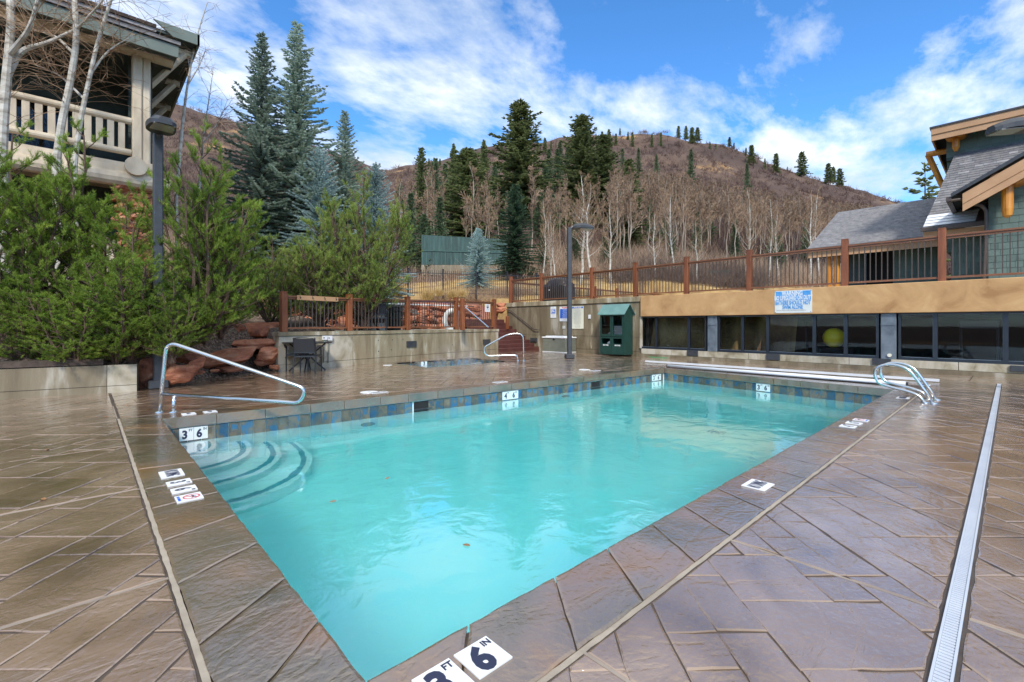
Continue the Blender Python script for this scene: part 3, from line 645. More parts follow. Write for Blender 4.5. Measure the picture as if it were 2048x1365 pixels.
# ------------------------------------------------------------------ drain channel along the right of the deck
dr = thing('trench_drain', 'long white slotted drain channel running across the wet deck', 'drain', (2, .16, 0))
c_ = MB(); c_.box(-2, 13.55, .131, .139, -.08, .004); c_.box(-2, 13.55, .181, .189, -.08, .004); c_.box(-2, 13.55, .139, .181, -.09, -.06); c_.obj('channel', M['drainw'], dr)
for k in range(150):
    x = 1.6 + k * .022; b_ = MB() if k == 0 else b_
    if k == 0: b_.box(-.008, .008, .1395, .1805, -.012, .001); slat_me = b_.mesh('slat', M['drainw'])
    o = inst('slat', slat_me); kid(o, dr); o.location = (x, 0, 0)
b_ = MB()
for k in range(400): b_.box(4.9 + k * .0216 - .007, 4.9 + k * .0216 + .007, .1395, .1805, -.012, .001)
b_.box(-2, 1.58, .1395, .1805, -.012, .001)
setp(b_.obj('far_slats', M['drainw'], dr), kind='stuff')

# ------------------------------------------------------------------ pool cover reel along the far end
rl = thing('pool_cover_reel', 'long white pool cover roller lying along the far short side of the pool', 'cover reel', (12.0, 4, 0))
p, q = G(1336, 732, .05), G(1812, 768, .05); b_ = MB(); b_.tube([p, q], .042, 16); b_.obj('roller', M['alu'], rl, smooth=True)
p2, q2 = G(1290, 724.5, .02), G(1878, 764, .02); d_ = (q2 - p2).normalized(); n_ = Vector((d_.y, -d_.x, 0)) * -.12
b_ = MB(); b_.slab([p2, q2, q2 + n_, p2 + n_], (0, 0, .045)); b_.obj('lid', M['alu'], rl)
b_ = MB(); b_.slab([p + Vector((.02, 0, -.04)), q + Vector((.02, 0, -.04)), q + Vector((.30, 0, -.04)), p + Vector((.30, 0, -.04))], (0, 0, .006)); b_.obj('trough', M['darkmetal'], rl)
for e in (p, q):
    b_ = MB(); b_.box(e.x - .03, e.x + .05, e.y - .03, e.y + .03, 0.002, .08); b_.obj('bracket', M['darkmetal'], rl)

# ------------------------------------------------------------------ depth markers and NO DIVING tiles
def tile_thing(label, c, right, up, w_, h_, items, group='depth and no diving marker tiles', flat=True, th=.006, z=.004):
    c = Vector(c); r = Vector(right).normalized(); u = Vector(up).normalized(); n = r.cross(u)
    t = thing('marker_tile', label, 'marker tile', c, 0, group)
    b_ = MB(); P = [c - r * w_ / 2 - u * h_ / 2, c + r * w_ / 2 - u * h_ / 2, c + r * w_ / 2 + u * h_ / 2, c - r * w_ / 2 + u * h_ / 2]
    b_.slab(P, n * th); o = b_.obj('tile', M['white'], t)
    for it in items:
        body, size, dx, dy, sx, bold, mt = it
        me = text_mesh(body, size, M[mt], bold)
        mt4 = Matrix((r * sx, u, n)).transposed().to_4x4(); mt4.translation = c + n * (th + .0008) + r * dx + u * dy
        l = bpy.data.objects.new('lettering', me); COL.objects.link(l); l.matrix_basis = mt4; kid(l, t)
    return t
T = .150; Z = .003
RX, UY = (1, 0, 0), (0, 1, 0)
c6 = G(966, 1317); c6 = Vector((c6.x, c6.y, Z))
tile_thing('white tile reading 6 IN on the near coping, fully in view at the bottom', c6, RX, UY, T, T, [('6', .165, -.012, -.012, .88, .008, 'ink'), ('IN', .042, .050, .046, .9, .001, 'ink')])
c3 = c6 + Vector((-.172, .0, 0))
tile_thing('white tile reading 3 FT cut by the bottom edge of the photo', c3, RX, UY, T, T, [('3', .165, -.012, -.012, .88, .008, 'ink'), ('FT', .042, .050, .046, .9, .001, 'ink')])
def nodiving(label, c, right, up, w_=.19, h_=.15): return tile_thing(label, c, right, up, w_, h_, [('NO DIVING', .125, 0, 0, .25 * w_ / .19, .0015, 'ink')])
def nosym(label, c, right, up):
    t = tile_thing(label, c, right, up, T, T, [('NO DIVING', .022, 0, -.058, .9, .0006, 'blue')])
    c = Vector(c); r = Vector(right); u = Vector(up); n = r.cross(u); b_ = MB(); ring = []
    for k in range(29):
        an = 2 * PI * k / 28
        ring += [c + r * math.cos(an) * .050 + u * (math.sin(an) * .050 + .014) + n * .0072, c + r * math.cos(an) * .041 + u * (math.sin(an) * .041 + .014) + n * .0072]
    b_.add([v[:] for v in ring], np.array([(2 * k, 2 * k + 2, 2 * k + 3, 2 * k + 1) for k in range(28)]))
    a = Vector((.7071, .7071)); b2 = c + u * .014 + n * .0076
    P = [b2 + (r * a.x + u * a.y) * s1 * .044 + (r * -a.y + u * a.x) * s2 * .0045 for s1, s2 in ((-1, -1), (1, -1), (1, 1), (-1, 1))]; b_.quad(*P)
    b_.obj('prohibition_ring', M['red'], t)
    f = MB(); 
    pts = [(-.026, .008), (-.010, .016), (.006, .020), (.020, .012), (.026, .004)]
    f.tube([c + r * x + u * (y + .008) + n * .0072 for x, y in pts], [.002, .004, .004, .003, .002], 6); f.tube([c + r * .017 + u * .030 + n * .0072, c + r * .020 + u * .036 + n * .0072], .005, 6)
    f.obj('diver_figure', M['ink'], t); return t
R2, U2 = (0, -1, 0), (1, 0, 0)
lc = lambda u, v: Vector((G(u, v).x, G(u, v).y, Z))
nodiving('white NO DIVING tile on the left coping beside the pool steps', lc(343, 949), R2, U2, .21, .15)
tile_thing('white tile reading 3 on the left coping, just below the NO DIVING tile', lc(358, 967), R2, U2, .125, .15, [('3', .13, -.006, -.01, .72, .004, 'ink'), ('FT', .03, .046, .05, .9, .0005, 'ink')])
tile_thing('white tile reading 6 on the left coping, above the red prohibition tile', lc(368, 981), R2, U2, .125, .15, [('6', .13, -.006, -.01, .72, .004, 'ink'), ('IN', .03, .046, .05, .9, .0005, 'ink')])
nosym('white tile with red no-diving ring on the left coping', lc(378, 997), R2, U2)
nodiving('white NO DIVING tile halfway along the right coping', lc(1516, 972), RX, UY, .21, .16)
tile_thing('white 4 FT tile of the small row of three on the right coping', lc(1696, 854), RX, UY, T, T, [('4', .13, -.008, -.01, .9, .004, 'ink'), ('FT', .035, .05, .045, .9, .001, 'ink')])
tile_thing('white 6 IN tile in the middle of the row of three on the right coping', lc(1708, 847.5), RX, UY, T, T, [('6', .13, -.008, -.01, .9, .004, 'ink'), ('IN', .035, .05, .045, .9, .001, 'ink')])
nosym('white no-diving ring tile at the far end of the row of three', lc(1722, 841.5), RX, UY)
nodiving('white NO DIVING tile beside the chrome grab rails', lc(1806, 797), RX, UY, .2, .15)
nodiving('white NO DIVING tile at the far corner by the cover lid', lc(1850, 771), RX, UY, .2, .15)
R3, U3 = (-1, 0, 0), (0, -1, 0)
tile_thing('small white 3 FT tile beside the handrail foot', Vector((1.0, 7.44, Z)), R3, U3, T, T, [('3', .13, 0, -.01, .9, .004, 'ink')])
tile_thing('small white 6 IN tile on the far coping to the right of the handrail foot', Vector((1.24, 7.42, Z)), R3, U3, T, T, [('6', .13, 0, -.01, .9, .004, 'ink')])
nodiving('white NO DIVING tile on the far coping beside the larger skimmer lid', lc(757, 786), R3, U3, .3, .16)
nodiving('white NO DIVING tile on the far coping above the 4 FT 6 IN waterline mark', lc(1000, 765), R3, U3, .3, .16)
nodiving('white NO DIVING tile on the far coping toward the lamp post', lc(1190, 742), R3, U3, .3, .16)
nodiving('white NO DIVING tile on the near rim of the spa', lc(953, 727), R3, U3, .3, .14)
# waterline markers on the far wall
def wall_marker(label, ua, num1, num2, sgn=1, run=(WB, WC), wd=.152):
    a, b = run; d = Vector((b[0] - a[0], b[1] - a[1])).normalized(); n = Vector((d.y, -d.x))
    # nearest point of the run to the sight line
    best = min((abs(ppx(a[0] + d.x * s * .01, a[1] + d.y * s * .01)[0] - ua), s * .01) for s in range(0, int(math.dist(a, b) * 100)))[1]
    p = Vector(a) + d * best + n * .014; r = Vector((d.x, d.y, 0)); u = Vector((0, 0, 1)); c = Vector((p.x, p.y, -.232))
    t = thing('depth_marker', label, 'depth marker', c, 0, 'waterline depth markers')
    for k, (nm, un) in enumerate((num1, num2)):
        cc = c + r * (k - .5) * (wd + .004); b_ = MB(); P = [cc - r * wd / 2 - u * .082, cc + r * wd / 2 - u * .082, cc + r * wd / 2 + u * .082, cc - r * wd / 2 + u * .082]; nv = r.cross(u); b_.slab(P, nv * .006); o = b_.obj('tile', M['white'], t)
        for body, size, dx, dy, bo in ((nm, .145, -.018, -.008, .006), (un, .045, .045, .048, .001)):
            me = text_mesh(body, size, M['ink'], bo); mt4 = Matrix((r * .85, u, nv)).transposed().to_4x4(); mt4.translation = cc + nv * .007 + r * dx + u * dy
            l = bpy.data.objects.new('lettering', me); COL.objects.link(l); l.matrix_basis = mt4; kid(l, o)
wall_marker('3 FT 6 IN waterline marker just above the curved pool steps', 387, ('3', 'FT'), ('6', 'IN'))
wall_marker('4 FT 6 IN waterline marker midway along the long far wall of the pool', 1020, ('4', 'FT'), ('6', 'IN'), wd=.20)
wall_marker('3 FT 6 IN waterline marker in the far corner left of the cover roller', 1312, ('3', 'FT'), ('6', 'IN'), wd=.20)
wall_marker('3 FT 6 IN waterline marker under the cover roller', 1527, ('3', 'FT'), ('6', 'IN'), run=(WC, WD))
t = thing('depth_marker', '3 FT marker on the near inner wall of the steaming spa', 'depth marker', (7.4, y1 - .02, -.1), 0, 'waterline depth markers')
b_ = MB(); c = PY(848, 727, y1 - .02); b_.box(c.x - .11, c.x + .11, y1 - .03, y1 - .014, -.165, -.02); b_.obj('tile', M['white'], t)
me = text_mesh('3', .17, M['ink'], .006); l = inst('lettering', me); l.matrix_basis = Matrix(((1, 0, 0, c.x), (0, 0, -1, y1 - .032), (0, 1, 0, -.092), (0, 0, 0, 1))); kid(l, t)
# skimmer lids
for (u, v, lab) in ((738, 785, 'round white skimmer lid on the deck left of the 4 FT 6 IN marker'), (1169, 740, 'round white skimmer lid on the deck in front of the lamp post'), (775, 731, 'small white lid on the deck at the left of the spa')):
    p = G(u, v); b_ = MB(); b_.tube([(p.x, p.y, .0), (p.x, p.y, .006)], .15 if v > 735 else .13, 24); o = b_.obj('skimmer_lid', M['white']); setp(o, lab, 'skimmer lid', 'white skimmer lids')
    b_ = MB(); b_.tube([(p.x, p.y, .0065), (p.x, p.y, .009)], .03, 12); b_.obj('finger_hole_plug', M['greyink'], o)
p = G(1322, 714.5); b_ = MB(); b_.box(p.x - .28, p.x + .22, p.y - .42, p.y + .35, .002, .012); setp(b_.obj('floor_mat', M['green_mat']), 'bright green mat on the deck right of the towel cabinet', 'mat')
# ------------------------------------------------------------------ shingles, boards, logs, rocks
def shingles(origin, right, up, poly, course, wr, m_, parent, name='shingle', nind=0, th=.014, gap=.006, order=None):
    """overlapping shingles over a convex polygon given in (right, up) coordinates"""
    o = Vector(origin); r = Vector(right).normalized(); u = Vector(up).normalized(); n = r.cross(u)
    if area(poly) < 0: poly = poly[::-1]
    hv = halves(poly, 0); t0, t1 = min(p[1] for p in poly), max(p[1] for p in poly); s0, s1 = min(p[0] for p in poly), max(p[0] for p in poly)
    L_ = []; t = t0
    while t < t1:
        s = s0 - rnd.uniform(0, wr[1]); jit = 0
        while s < s1:
            w_ = rnd.uniform(*wr); tb = t + rnd.uniform(-.1, .1) * course * .5
            q = dedupe(clip([(s + gap / 2, tb), (s + w_ - gap / 2, tb), (s + w_ - gap / 2, t + course * 1.08), (s + gap / 2, t + course * 1.08)], hv), .004)
            if len(q) >= 3 and abs(area(q)) > .0004:
                k = len(q); V = []
                lift = lambda y: th * (1 - (y - t) / (course * 1.1)) + .002
                for (x, y) in q: V.append((o + r * x + u * y + n * (lift(y) + rnd.uniform(0, .002)))[:])
                for (x, y) in q: V.append((o + r * x + u * y - n * .001)[:])
                L_.append(((s, t), V, [np.array([list(range(k))]), np.array([(i, k + i, k + (i + 1) % k, (i + 1) % k) for i in range(k)])]))
            s += w_
        t += course
    if order: L_.sort(key=lambda e: order(e[0]))
    rest = MB()
    for i, (_, V, F) in enumerate(L_):
        if i < nind: b_ = MB(); b_.add(V, F); b_.obj(name, m_, parent)
        else: rest.add(V, F)
    if rest.n:
        ro = rest.obj('far_' + name + 's' if nind else name + 's', m_, parent)
        if len(L_) - nind > 6 : ro['kind'] = 'stuff'
def log(a, b, r, m_, parent, name='log', n=12, endm=None):
    b_ = MB(); P = [Vector(a).lerp(Vector(b), t) for t in (0, .33, .66, 1)]; b_.tube([p + Vector((rnd.uniform(-1, 1), rnd.uniform(-1, 1), rnd.uniform(-1, 1))) * r * .04 for p in P], [r * rnd.uniform(.96, 1.04) for _ in P], n)
    return b_.obj(name, m_, parent, smooth=False)
def rock_mesh(seed, flat=.6):
    rs = np.random.RandomState(seed); bm = bmesh.new(); bmesh.ops.create_icosphere(bm, subdivisions=3, radius=1)
    V = np.array([v.co[:] for v in bm.verts])
    for k in range(13):                                      # cut by random planes: flat cleft faces
        d = rs.normal(size=3); d /= np.linalg.norm(d); c = rs.uniform(.52, .84)
        if k < 2: d = np.array([rs.uniform(-.1, .1), rs.uniform(-.1, .1), 1 if k else -1.]); d /= np.linalg.norm(d); c = flat
        dp = V @ d; ov = np.maximum(dp - c, 0); V -= np.outer(ov * .93, d)
    V += .025 * np.sin(V[:, [1, 2, 0]] * 9 + rs.uniform(0, 6, 3)) + .012 * rs.normal(size=V.shape)
    V[:, :2] += .035 * np.sign(np.sin(V[:, 2:3] * 16 + rs.uniform(0, 6)))* V[:, :2]
    for v, c in zip(bm.verts, V): v.co = c
    b_ = MB(); b_.frombm(bm); return b_.mesh('boulder', M['rock'])
ROCKS = [rock_mesh(s, f) for s, f in ((1, .55), (2, .7), (3, .45), (4, .8), (5, .6), (6, .5))]

# ------------------------------------------------------------------ long building wall with windows on the right
WX = 15.35
ann = thing('pool_building', 'low building with tan stucco band over dark framed windows beside the pool', 'building', (15.4, 3, 0))
YL = 9.42
b_ = MB(); b_.cbox(15.24, 15.72, -3.6, YL, 1.49, 2.25, .012); b_.obj('stucco_band', M['stucco'], ann)
b_ = MB()
for a, c in ((-3.6, -1.2), (-1.2, .85), (.85, 3.0), (3.0, 5.6), (5.6, 8.2), (8.2, YL)): b_.box(15.30, 15.6, a + .006, c - .006, .10, .29)
b_.obj('base_wall', M['conc_pale'], ann)
b_ = MB(); b_.box(15.20, 15.32, -3.6, YL, -.02, .09); b_.box(15.33, 15.6, -3.6, YL, -.02, .1); b_.obj('kerb', M['conc_dark'], ann)
yu = lambda u, X=15.38, v=660: PX(u, v, X).y
b_ = MB(); b_.box(15.32, 15.62, yu(1281), YL, .29, 1.49); b_.obj('pilaster', M['conc_pale'], ann)
fr = MB(); segs = [(1281, [1313, 1378], 1413), (1437, [1485.5, 1536, 1629, 1692], 1758), (1797, [1871, 2012, 2230], 2500)]
fw = .035
for a, ms, c in segs:
    ya, yc = yu(a), yu(c)
    fb = MB(); fb.box(15.34, 15.44, yc, ya, .29, .36); fb.box(15.31, 15.36, yc - .01, ya + .01, .27, .30); fb.box(15.36, 15.44, yc, ya, 1.455, 1.49); fb.box(15.36, 15.44, ya - .05, ya, .36, 1.455); fb.box(15.36, 15.44, yc, yc + .05, .36, 1.455)
    fo = fb.obj('window_frame', M['frame'], ann); eds = [ya - .05] + [yu(m) for m in ms] + [yc + .05]
    for m in ms: mb = MB(); mb.box(15.355, 15.44, yu(m) - .04, yu(m) + .04, .36, 1.455); mb.obj('mullion', M['frame'], fo)
    for i in range(len(eds) - 1):
        hi, lo_ = eds[i] - (.04 if i else 0), eds[i + 1] + (.04 if i < len(eds) - 2 else 0)
        gb = MB(); gb.box(15.40, 15.408, lo_, hi, .36, 1.455); gb.obj('pane', M['glass'], fo)
        tb = MB(); tb.box(15.388, 15.399, lo_, hi, .36, .372); tb.box(15.388, 15.399, lo_, lo_ + .012, .372, 1.44); tb.box(15.388, 15.399, lo_, hi, 1.44, 1.455); tb.obj('glazing_bead', M['column'], fo)
for a, c in ((1415, 1436), (1760, 1795)):
    b_ = MB(); b_.cbox(15.33, 15.6, yu(c) + .02, yu(a) - .02, .29, 1.489, .01); b_.box(15.315, 15.33, yu(c) + .02, yu(a) - .02, 1.17, 1.21); b_.obj('column', M['column'], ann)
for u0, u1, v0, v1 in ((1375, 1396, 701, 713), (1533, 1560, 707, 721), (1745, 1782, 717, 731), (2020, 2062, 731, 745)):
    p, q = PX(u0, v0, 15.29), PX(u1, v1, 15.29); b_ = MB(); b_.cbox(15.25, 15.31, q.y, p.y, q.z, min(p.z, .30), .005); b_.obj('step_light', M['darkmetal'], ann)
p = PX(1779, 711, 15.32); b_ = MB(); b_.tube([p + Vector((.01, 0, 0)), p + Vector((-.03, 0, 0))], .045, 14); b_.obj('round_light', M['cream'], ann)
# the dim exercise room behind the glass
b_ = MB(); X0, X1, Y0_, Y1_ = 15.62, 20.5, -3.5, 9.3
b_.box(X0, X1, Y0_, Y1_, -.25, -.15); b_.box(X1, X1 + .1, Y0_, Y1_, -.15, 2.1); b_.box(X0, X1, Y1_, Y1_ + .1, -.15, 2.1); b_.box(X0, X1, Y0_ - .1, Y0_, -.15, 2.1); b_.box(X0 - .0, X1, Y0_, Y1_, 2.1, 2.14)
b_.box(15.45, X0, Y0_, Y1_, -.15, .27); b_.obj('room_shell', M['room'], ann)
def simple(name, label, cat, parts, group=None, loc=None):
    t = thing(name, label, cat, loc or (0, 0, 0), 0, group)
    for nm, mb, m_ in parts: mb.obj(nm, m_, t)
    return t
p = PX(1668, 676, 15.85); bm = bmesh.new(); bmesh.ops.create_uvsphere(bm, u_segments=28, v_segments=18, radius=.28); b_ = MB(); b_.frombm(bm, Matrix.Translation((p.x, p.y, p.z)))
bo = b_.obj('exercise_ball', M['ball'], smooth=True); setp(bo, 'big yellow exercise ball behind the window glass', 'exercise ball')
b_ = MB(); b_.tube([(p.x, p.y - .3 * 0, p.z - .30), (p.x, p.y, .2)], .03, 8)
bs = MB(); bs.box(15.66, 16.5, p.y - .5, p.y + .5, -.15, p.z - .285); bs.obj('wooden_bench_box', M['room']); bpy.data.objects['wooden_bench_box'].name = 'storage_bench'; setp(bpy.data.objects['storage_bench'], 'low dark bench under the yellow exercise ball inside the window', 'bench')
def box_thing(name, label, cat, u0, u1, v0, v1, X, dx, m_, parent=None):
    p, q = PX(u0, v0, X), PX(u1, v1, X); b_ = MB(); b_.cbox(X, X + dx, q.y, p.y, q.z, p.z, .01); return p, q, b_
p, q, b_ = box_thing('', '', '', 1316, 1341, 655, 692, 16.2, .7, None); wm_ = simple('washing_machine', 'white boxy machine inside the leftmost windows', 'machine', [('cabinet', b_, M['binwhite'])], loc=(16.5, 7.8, 0))
b_ = MB(); b_.tube([(16.195, (p.y + q.y) / 2, (p.z + q.z) / 2), (16.17, (p.y + q.y) / 2, (p.z + q.z) / 2)], .16, 16); b_.obj('round_door', M['darkmetal'], wm_)
p, q, b_ = box_thing('', '', '', 1287, 1293, 640, 694, 15.9, .1, None); setp(b_.obj('door_leaf', mat('pale_green_door', (.35, .42, .30), .6)), 'pale green door edge inside the leftmost window', 'door')
for u, lab in ((1600, 'dark treadmill behind the window left of the yellow ball'), (1960, 'dark treadmill behind the rightmost wide window')):
    t = thing('treadmill', lab, 'treadmill', PX(u, 700, 17.2), 0, 'treadmills in the exercise room'); y = PX(u, 700, 17.2).y
    b_ = MB(); b_.cbox(16.5, 18.2, y - .35, y + .35, -.15, .06, .03); b_.obj('deck_belt', M['black'], t)
    b_ = MB(); b_.tube([(16.7, y - .33, .05), (16.55, y - .33, 1.15), (17.1, y - .33, 1.1)], .03, 8); b_.tube([(16.7, y + .33, .05), (16.55, y + .33, 1.15), (17.1, y + .33, 1.1)], .03, 8); b_.obj('handle', M['darkmetal'], t)
    b_ = MB(); b_.cbox(16.45, 16.6, y - .36, y + .36, 1.08, 1.30, .02); b_.obj('console', M['black'], t)
for u0, u1, v0, v1, lab in ((1590, 1626, 645, 653, 'pale wall light bar seen through the window left of the yellow ball'), (1926, 1982, 645, 655, 'pale wall light bar seen through the rightmost wide window')):
    p, q = PX(u0, v0, 19.8), PX(u1, v1, 19.8); b_ = MB(); b_.cbox(19.7, 19.9, q.y, p.y, q.z, p.z, .01); setp(b_.obj('pale_bar', M['cream']), lab, 'light bar', 'light bars in the exercise room')  # cream bars added to stand in for pale bands in the window glass

# warning sign on the stucco band
ws = thing('warning_sign', 'white and faded blue warning sign on the tan stucco band', 'sign', PX(1587, 603, 15.22)); X = 15.225
p, q = PX(1549.5, 583, X), PX(1624, 625.5, X); b_ = MB(); b_.box(X, 15.238, q.y, p.y, q.z, p.z); b_.obj('board', mat('aged_white_sign', (.70, .72, .68), .5, (.62, .66, .64), scale=4), ws)
R4, U4 = Vector((0, -1, 0)), Vector((0, 0, 1)); wy = p.y - q.y; hz_ = p.z - q.z; cy_ = (p.y + q.y) / 2
n4 = R4.cross(U4)
def on_sign(fx, fz): return Vector((X, p.y - wy * fx, p.z - hz_ * fz))
b_ = MB(); a_ = on_sign(.03, .03) + n4 * .002; c_ = on_sign(.97, .44) + n4 * .002; b_.box(X - .0025, X - .0005, c_.y, a_.y, c_.z, a_.z); b_.obj('blue_field', M['blue2'], ws)
MW = mat('faded_white_print', (.70, .73, .74), .6)
for body, fz, size, sx, mm, bold, fx in (('WARNING', .135, .18, .62, MW, .006, .48), ('NO LIFEGUARD ON DUTY', .335, .17, .49, MW, .006, .5), ('BATHERS SHOULD NOT', .56, .16, .53, M['blue2'], .006, .49), ('SWIM ALONE', .755, .16, .55, M['blue2'], .006, .49),
                         ('CHILDREN UNDER 14 AND THEIR PARENTS MUST SUPERVISE', .885, .038, .75, M['greyink'], 0, .45)):
    o_ = lettering(body, size, mm, on_sign(fx, fz) + n4 * .003, R4, U4, ws, sx, bold); o_.matrix_parent_inverse = wm(ws).inverted()
for fx, fz in ((.02, .97), (.97, .96), (.02, .03), (.98, .03)):
    b_ = MB(); c_ = on_sign(fx, fz); b_.tube([c_, c_ + n4 * .006], .010, 8); b_.obj('screw', M['darkmetal'], ws)

# ------------------------------------------------------------------ grey concrete wall behind the lamp post
YE = 17.0
gw = thing('concrete_wall', 'tall stained grey brown concrete wall carrying the pool rule signs', 'wall', (15.4, 13, 0))
b_ = MB(); b_.box(15.42, 15.66, YL, YE, -.05, 2.05); b_.obj('core', M['conc_dark'], gw)
ys = [YL + .0, 10.95, 11.9, 13.05, 14.2, 15.35, YE]
for a, c in zip(ys[:-1], ys[1:]):
    for z0, z1 in ((-.02, .155), (.167, .70), (.712, 2.045)):
        b_ = MB(); b_.box(WX + rnd.uniform(0, .006), 15.42, a + .006, c - .006, z0, z1); b_.obj('panel', M['conc_dark'], gw)
b_ = MB(); b_.cbox(15.30, 15.70, YL + .003, YE, 2.05, 2.25, .012); b_.obj('cap', M['conc'], gw)
for (y, z, h_, w_) in ((11.75, .75, .55, .05), (11.78, .2, .45, .06), (11.2, .17, .25, .04)):
    b_ = MB(); b_.add([(WX - .003, y - w_ * .3, z), (WX - .003, y + w_ * .5, z), (WX - .003, y + w_, z + h_ * .4), (WX - .003, y + w_ * .3, z + h_ * .85), (WX - .003, y, z + h_), (WX - .003, y - w_, z + h_ * .5)], np.array([(0, 1, 2, 3, 4, 5)])); b_.obj('patch_of_render', M['conc_pale'], gw)
p, q = PX(1062, 676, 15.34), PX(1074, 684, 15.34); b_ = MB(); b_.cbox(15.28, 15.36, q.y, p.y, q.z, p.z, .005); b_.obj('step_light', M['darkmetal'], gw)
# wall mounted handrail of the steps
hr = thing('stair_handrail', 'bronze handrail fixed to the grey concrete wall beside the red steps', 'handrail', (15.25, 16, .8))
P = fillet([PX(1013, 620, 15.26), PX(1021, 621, 15.26), PX(1068, 659, 15.26), PX(1078, 660, 15.26)], .1); b_ = MB(); b_.tube(P, .022, 10); b_.obj('rail', M['baluster'], hr, smooth=True)
for t_ in (.15, .5, .88):
    c_ = PX(1021, 621, 15.26).lerp(PX(1068, 659, 15.26), t_); b_ = MB(); b_.tube([c_, c_ + Vector((.02, 0, -.06)), c_ + Vector((.09, 0, -.07))], .008, 6); b_.obj('bracket', M['baluster'], hr)
# signs on that wall
def wall_sign(name, label, u0, u1, v0, v1, face, items, X=15.325):
    p, q = PX(u0, v0, X), PX(u1, v1, X); t = thing(name, label, 'sign', ((X, (p.y + q.y) / 2, q.z)), 0, 'signs on the grey concrete wall')
    b_ = MB(); b_.box(X, X + .012, q.y, p.y, q.z, p.z); b_.obj('board', face, t); W_, H_ = p.y - q.y, p.z - q.z
    for it in items:
        if it[0] == 'rect':
            _, f0, f1, g0, g1, mm = it; b_ = MB(); b_.box(X - .0025, X - .0005, p.y - W_ * f1, p.y - W_ * f0, p.z - H_ * g1, p.z - H_ * g0); b_.obj('printed_panel', mm, t)
        else:
            body, fx, fz, size, sx, mm, bold = it; o_ = lettering(body, size, mm, Vector((X - .0035, p.y - W_ * fx, p.z - H_ * fz)), R4, U4, t, sx, bold, off=0); o_.matrix_parent_inverse = wm(t).inverted()
    return t
lines = lambda y0, y1, n, mm, sz, sx, fx=.5: [(' '.join(rnd.choice(['rules', 'the', 'pool', 'area', 'of', 'and', 'no', 'use', 'in', 'spa', 'must', 'is']) for _ in range(6)), fx, y0 + (y1 - y0) * i / (n - 1), sz, sx, mm, 0) for i in range(n)]
wall_sign('notice_sign', 'narrow white sign with blue square, leftmost on the concrete wall', 1101, 1112, 614, 636, M['white'], [('rect', .1, .9, .25, .62, M['blue']), ('SPA', .42, .43, .16, .9, M['white'], .004), ('NOTICE', .5, .14, .06, .8, M['greyink'], 0), ('EMERGENCY', .5, .72, .05, .7, M['greyink'], 0), ('SHUT OFF', .5, .84, .05, .7, M['greyink'], 0)])
wall_sign('rules_sign', 'white sign with blue text block, directly left of the lamp post', 1119, 1142, 614, 643, M['white'], [('rect', .05, .97, .16, .80, M['blue']), ('WARNING', .5, .08, .085, .9, M['red'], .002)] + lines(.22, .75, 8, M['white'], .042, .75) + lines(.86, .94, 2, M['greyink'], .035, .8))
wall_sign('rules_sign', 'tall cream rules sign with blue heading, right of the lamp post', 1143.5, 1167, 613, 658, M['cream'], [('rect', .04, .96, .03, .10, M['blue']), ('POOL RULES', .5, .065, .085, .85, M['white'], .003)] + lines(.16, .94, 18, M['greyink'], .04, .85))
p, q = PX(1125, 652, 15.33), PX(1130, 658, 15.33); b_ = MB(); b_.cbox(15.32, 15.36, q.y, p.y, q.z, p.z, .004); setp(b_.obj('outlet_cover', M['binwhite']), 'small grey outlet cover under the blue rules sign', 'outlet')
p, q = PX(1177, 630, 15.33), PX(1181, 638, 15.33); b_ = MB(); b_.cbox(15.31, 15.36, q.y, p.y, q.z, p.z, .004); setp(b_.obj('call_box', M['white']), 'small white box on the wall right of the cream rules sign', 'call box')

# ------------------------------------------------------------------ low concrete wall behind the spa
LA, LBp = Vector((3.61, 12.68)), Vector((12.74, 14.64)); LD = (LBp - LA).normalized(); LN = Vector((LD.y, -LD.x))   # LN faces the pool
def PL(u, v, off=0.0):
    """sight line meets the vertical plane of the low wall"""
    a = sight(u, v); A = LA + LN * off; den_ = a[0] * LN.x + a[1] * LN.y; t = (A.x * LN.x + A.y * LN.y) / den_
    return Vector((a[0] * t, a[1] * t, H + a[2] * t))
lw = thing('low_concrete_wall', 'low stained concrete wall running behind the spa, under the railing', 'wall', (8, 13.6, 0))
def lbox(mb, s0, s1, o0, o1, z0, z1):
    q = [LA + LD * s0 - LN * o0, LA + LD * s1 - LN * o0, LA + LD * s1 - LN * o1, LA + LD * s0 - LN * o1]; q = [(a.x, a.y) for a in q]
    if area(q) < 0: q = q[::-1]
    mb.prism(q, z0, z1)
LL = (LBp - LA).length; sOf = lambda u: (PL(u, 700).xy - LA).dot(LD)
b_ = MB(); lbox(b_, 0, LL, .06, .28, -.05, .9); b_.obj('core', M['conc'], lw)
sj = [0, sOf(640), sOf(706), sOf(780), sOf(845), sOf(911), LL]
for k, (a, c) in enumerate(zip(sj[:-1], sj[1:])):
    for z0, z1 in ((-.03, .15), (.162, .885)):
        b_ = MB(); lbox(b_, a + .005, c - .005, rnd.uniform(0, .004), .06, z0, z1); b_.obj('panel', M['conc_pale'] if k < 2 else M['conc'], lw)
b_ = MB(); lbox(b_, -.03, LL + .02, -.02, .31, .90, 1.0); b_.obj('cap', M['conc'], lw)
for u0, u1, v0, v1 in ((813, 832, 683, 694), (966, 980, 679.5, 689)):
    p, q = PL(u0, v0), PL(u1, v1); s0, s1 = (p.xy - LA).dot(LD), (q.xy - LA).dot(LD); b_ = MB(); lbox(b_, s0, s1, -.03, .01, q.z, p.z); b_.obj('step_light', M['darkmetal'], lw)
for (u, v0, h_, w_) in ((746, 678, .36, .12), (700, 668, .55, .5), (583, 666, .1, .2), (955, 690, .3, .06)):
    pass
b_ = MB()
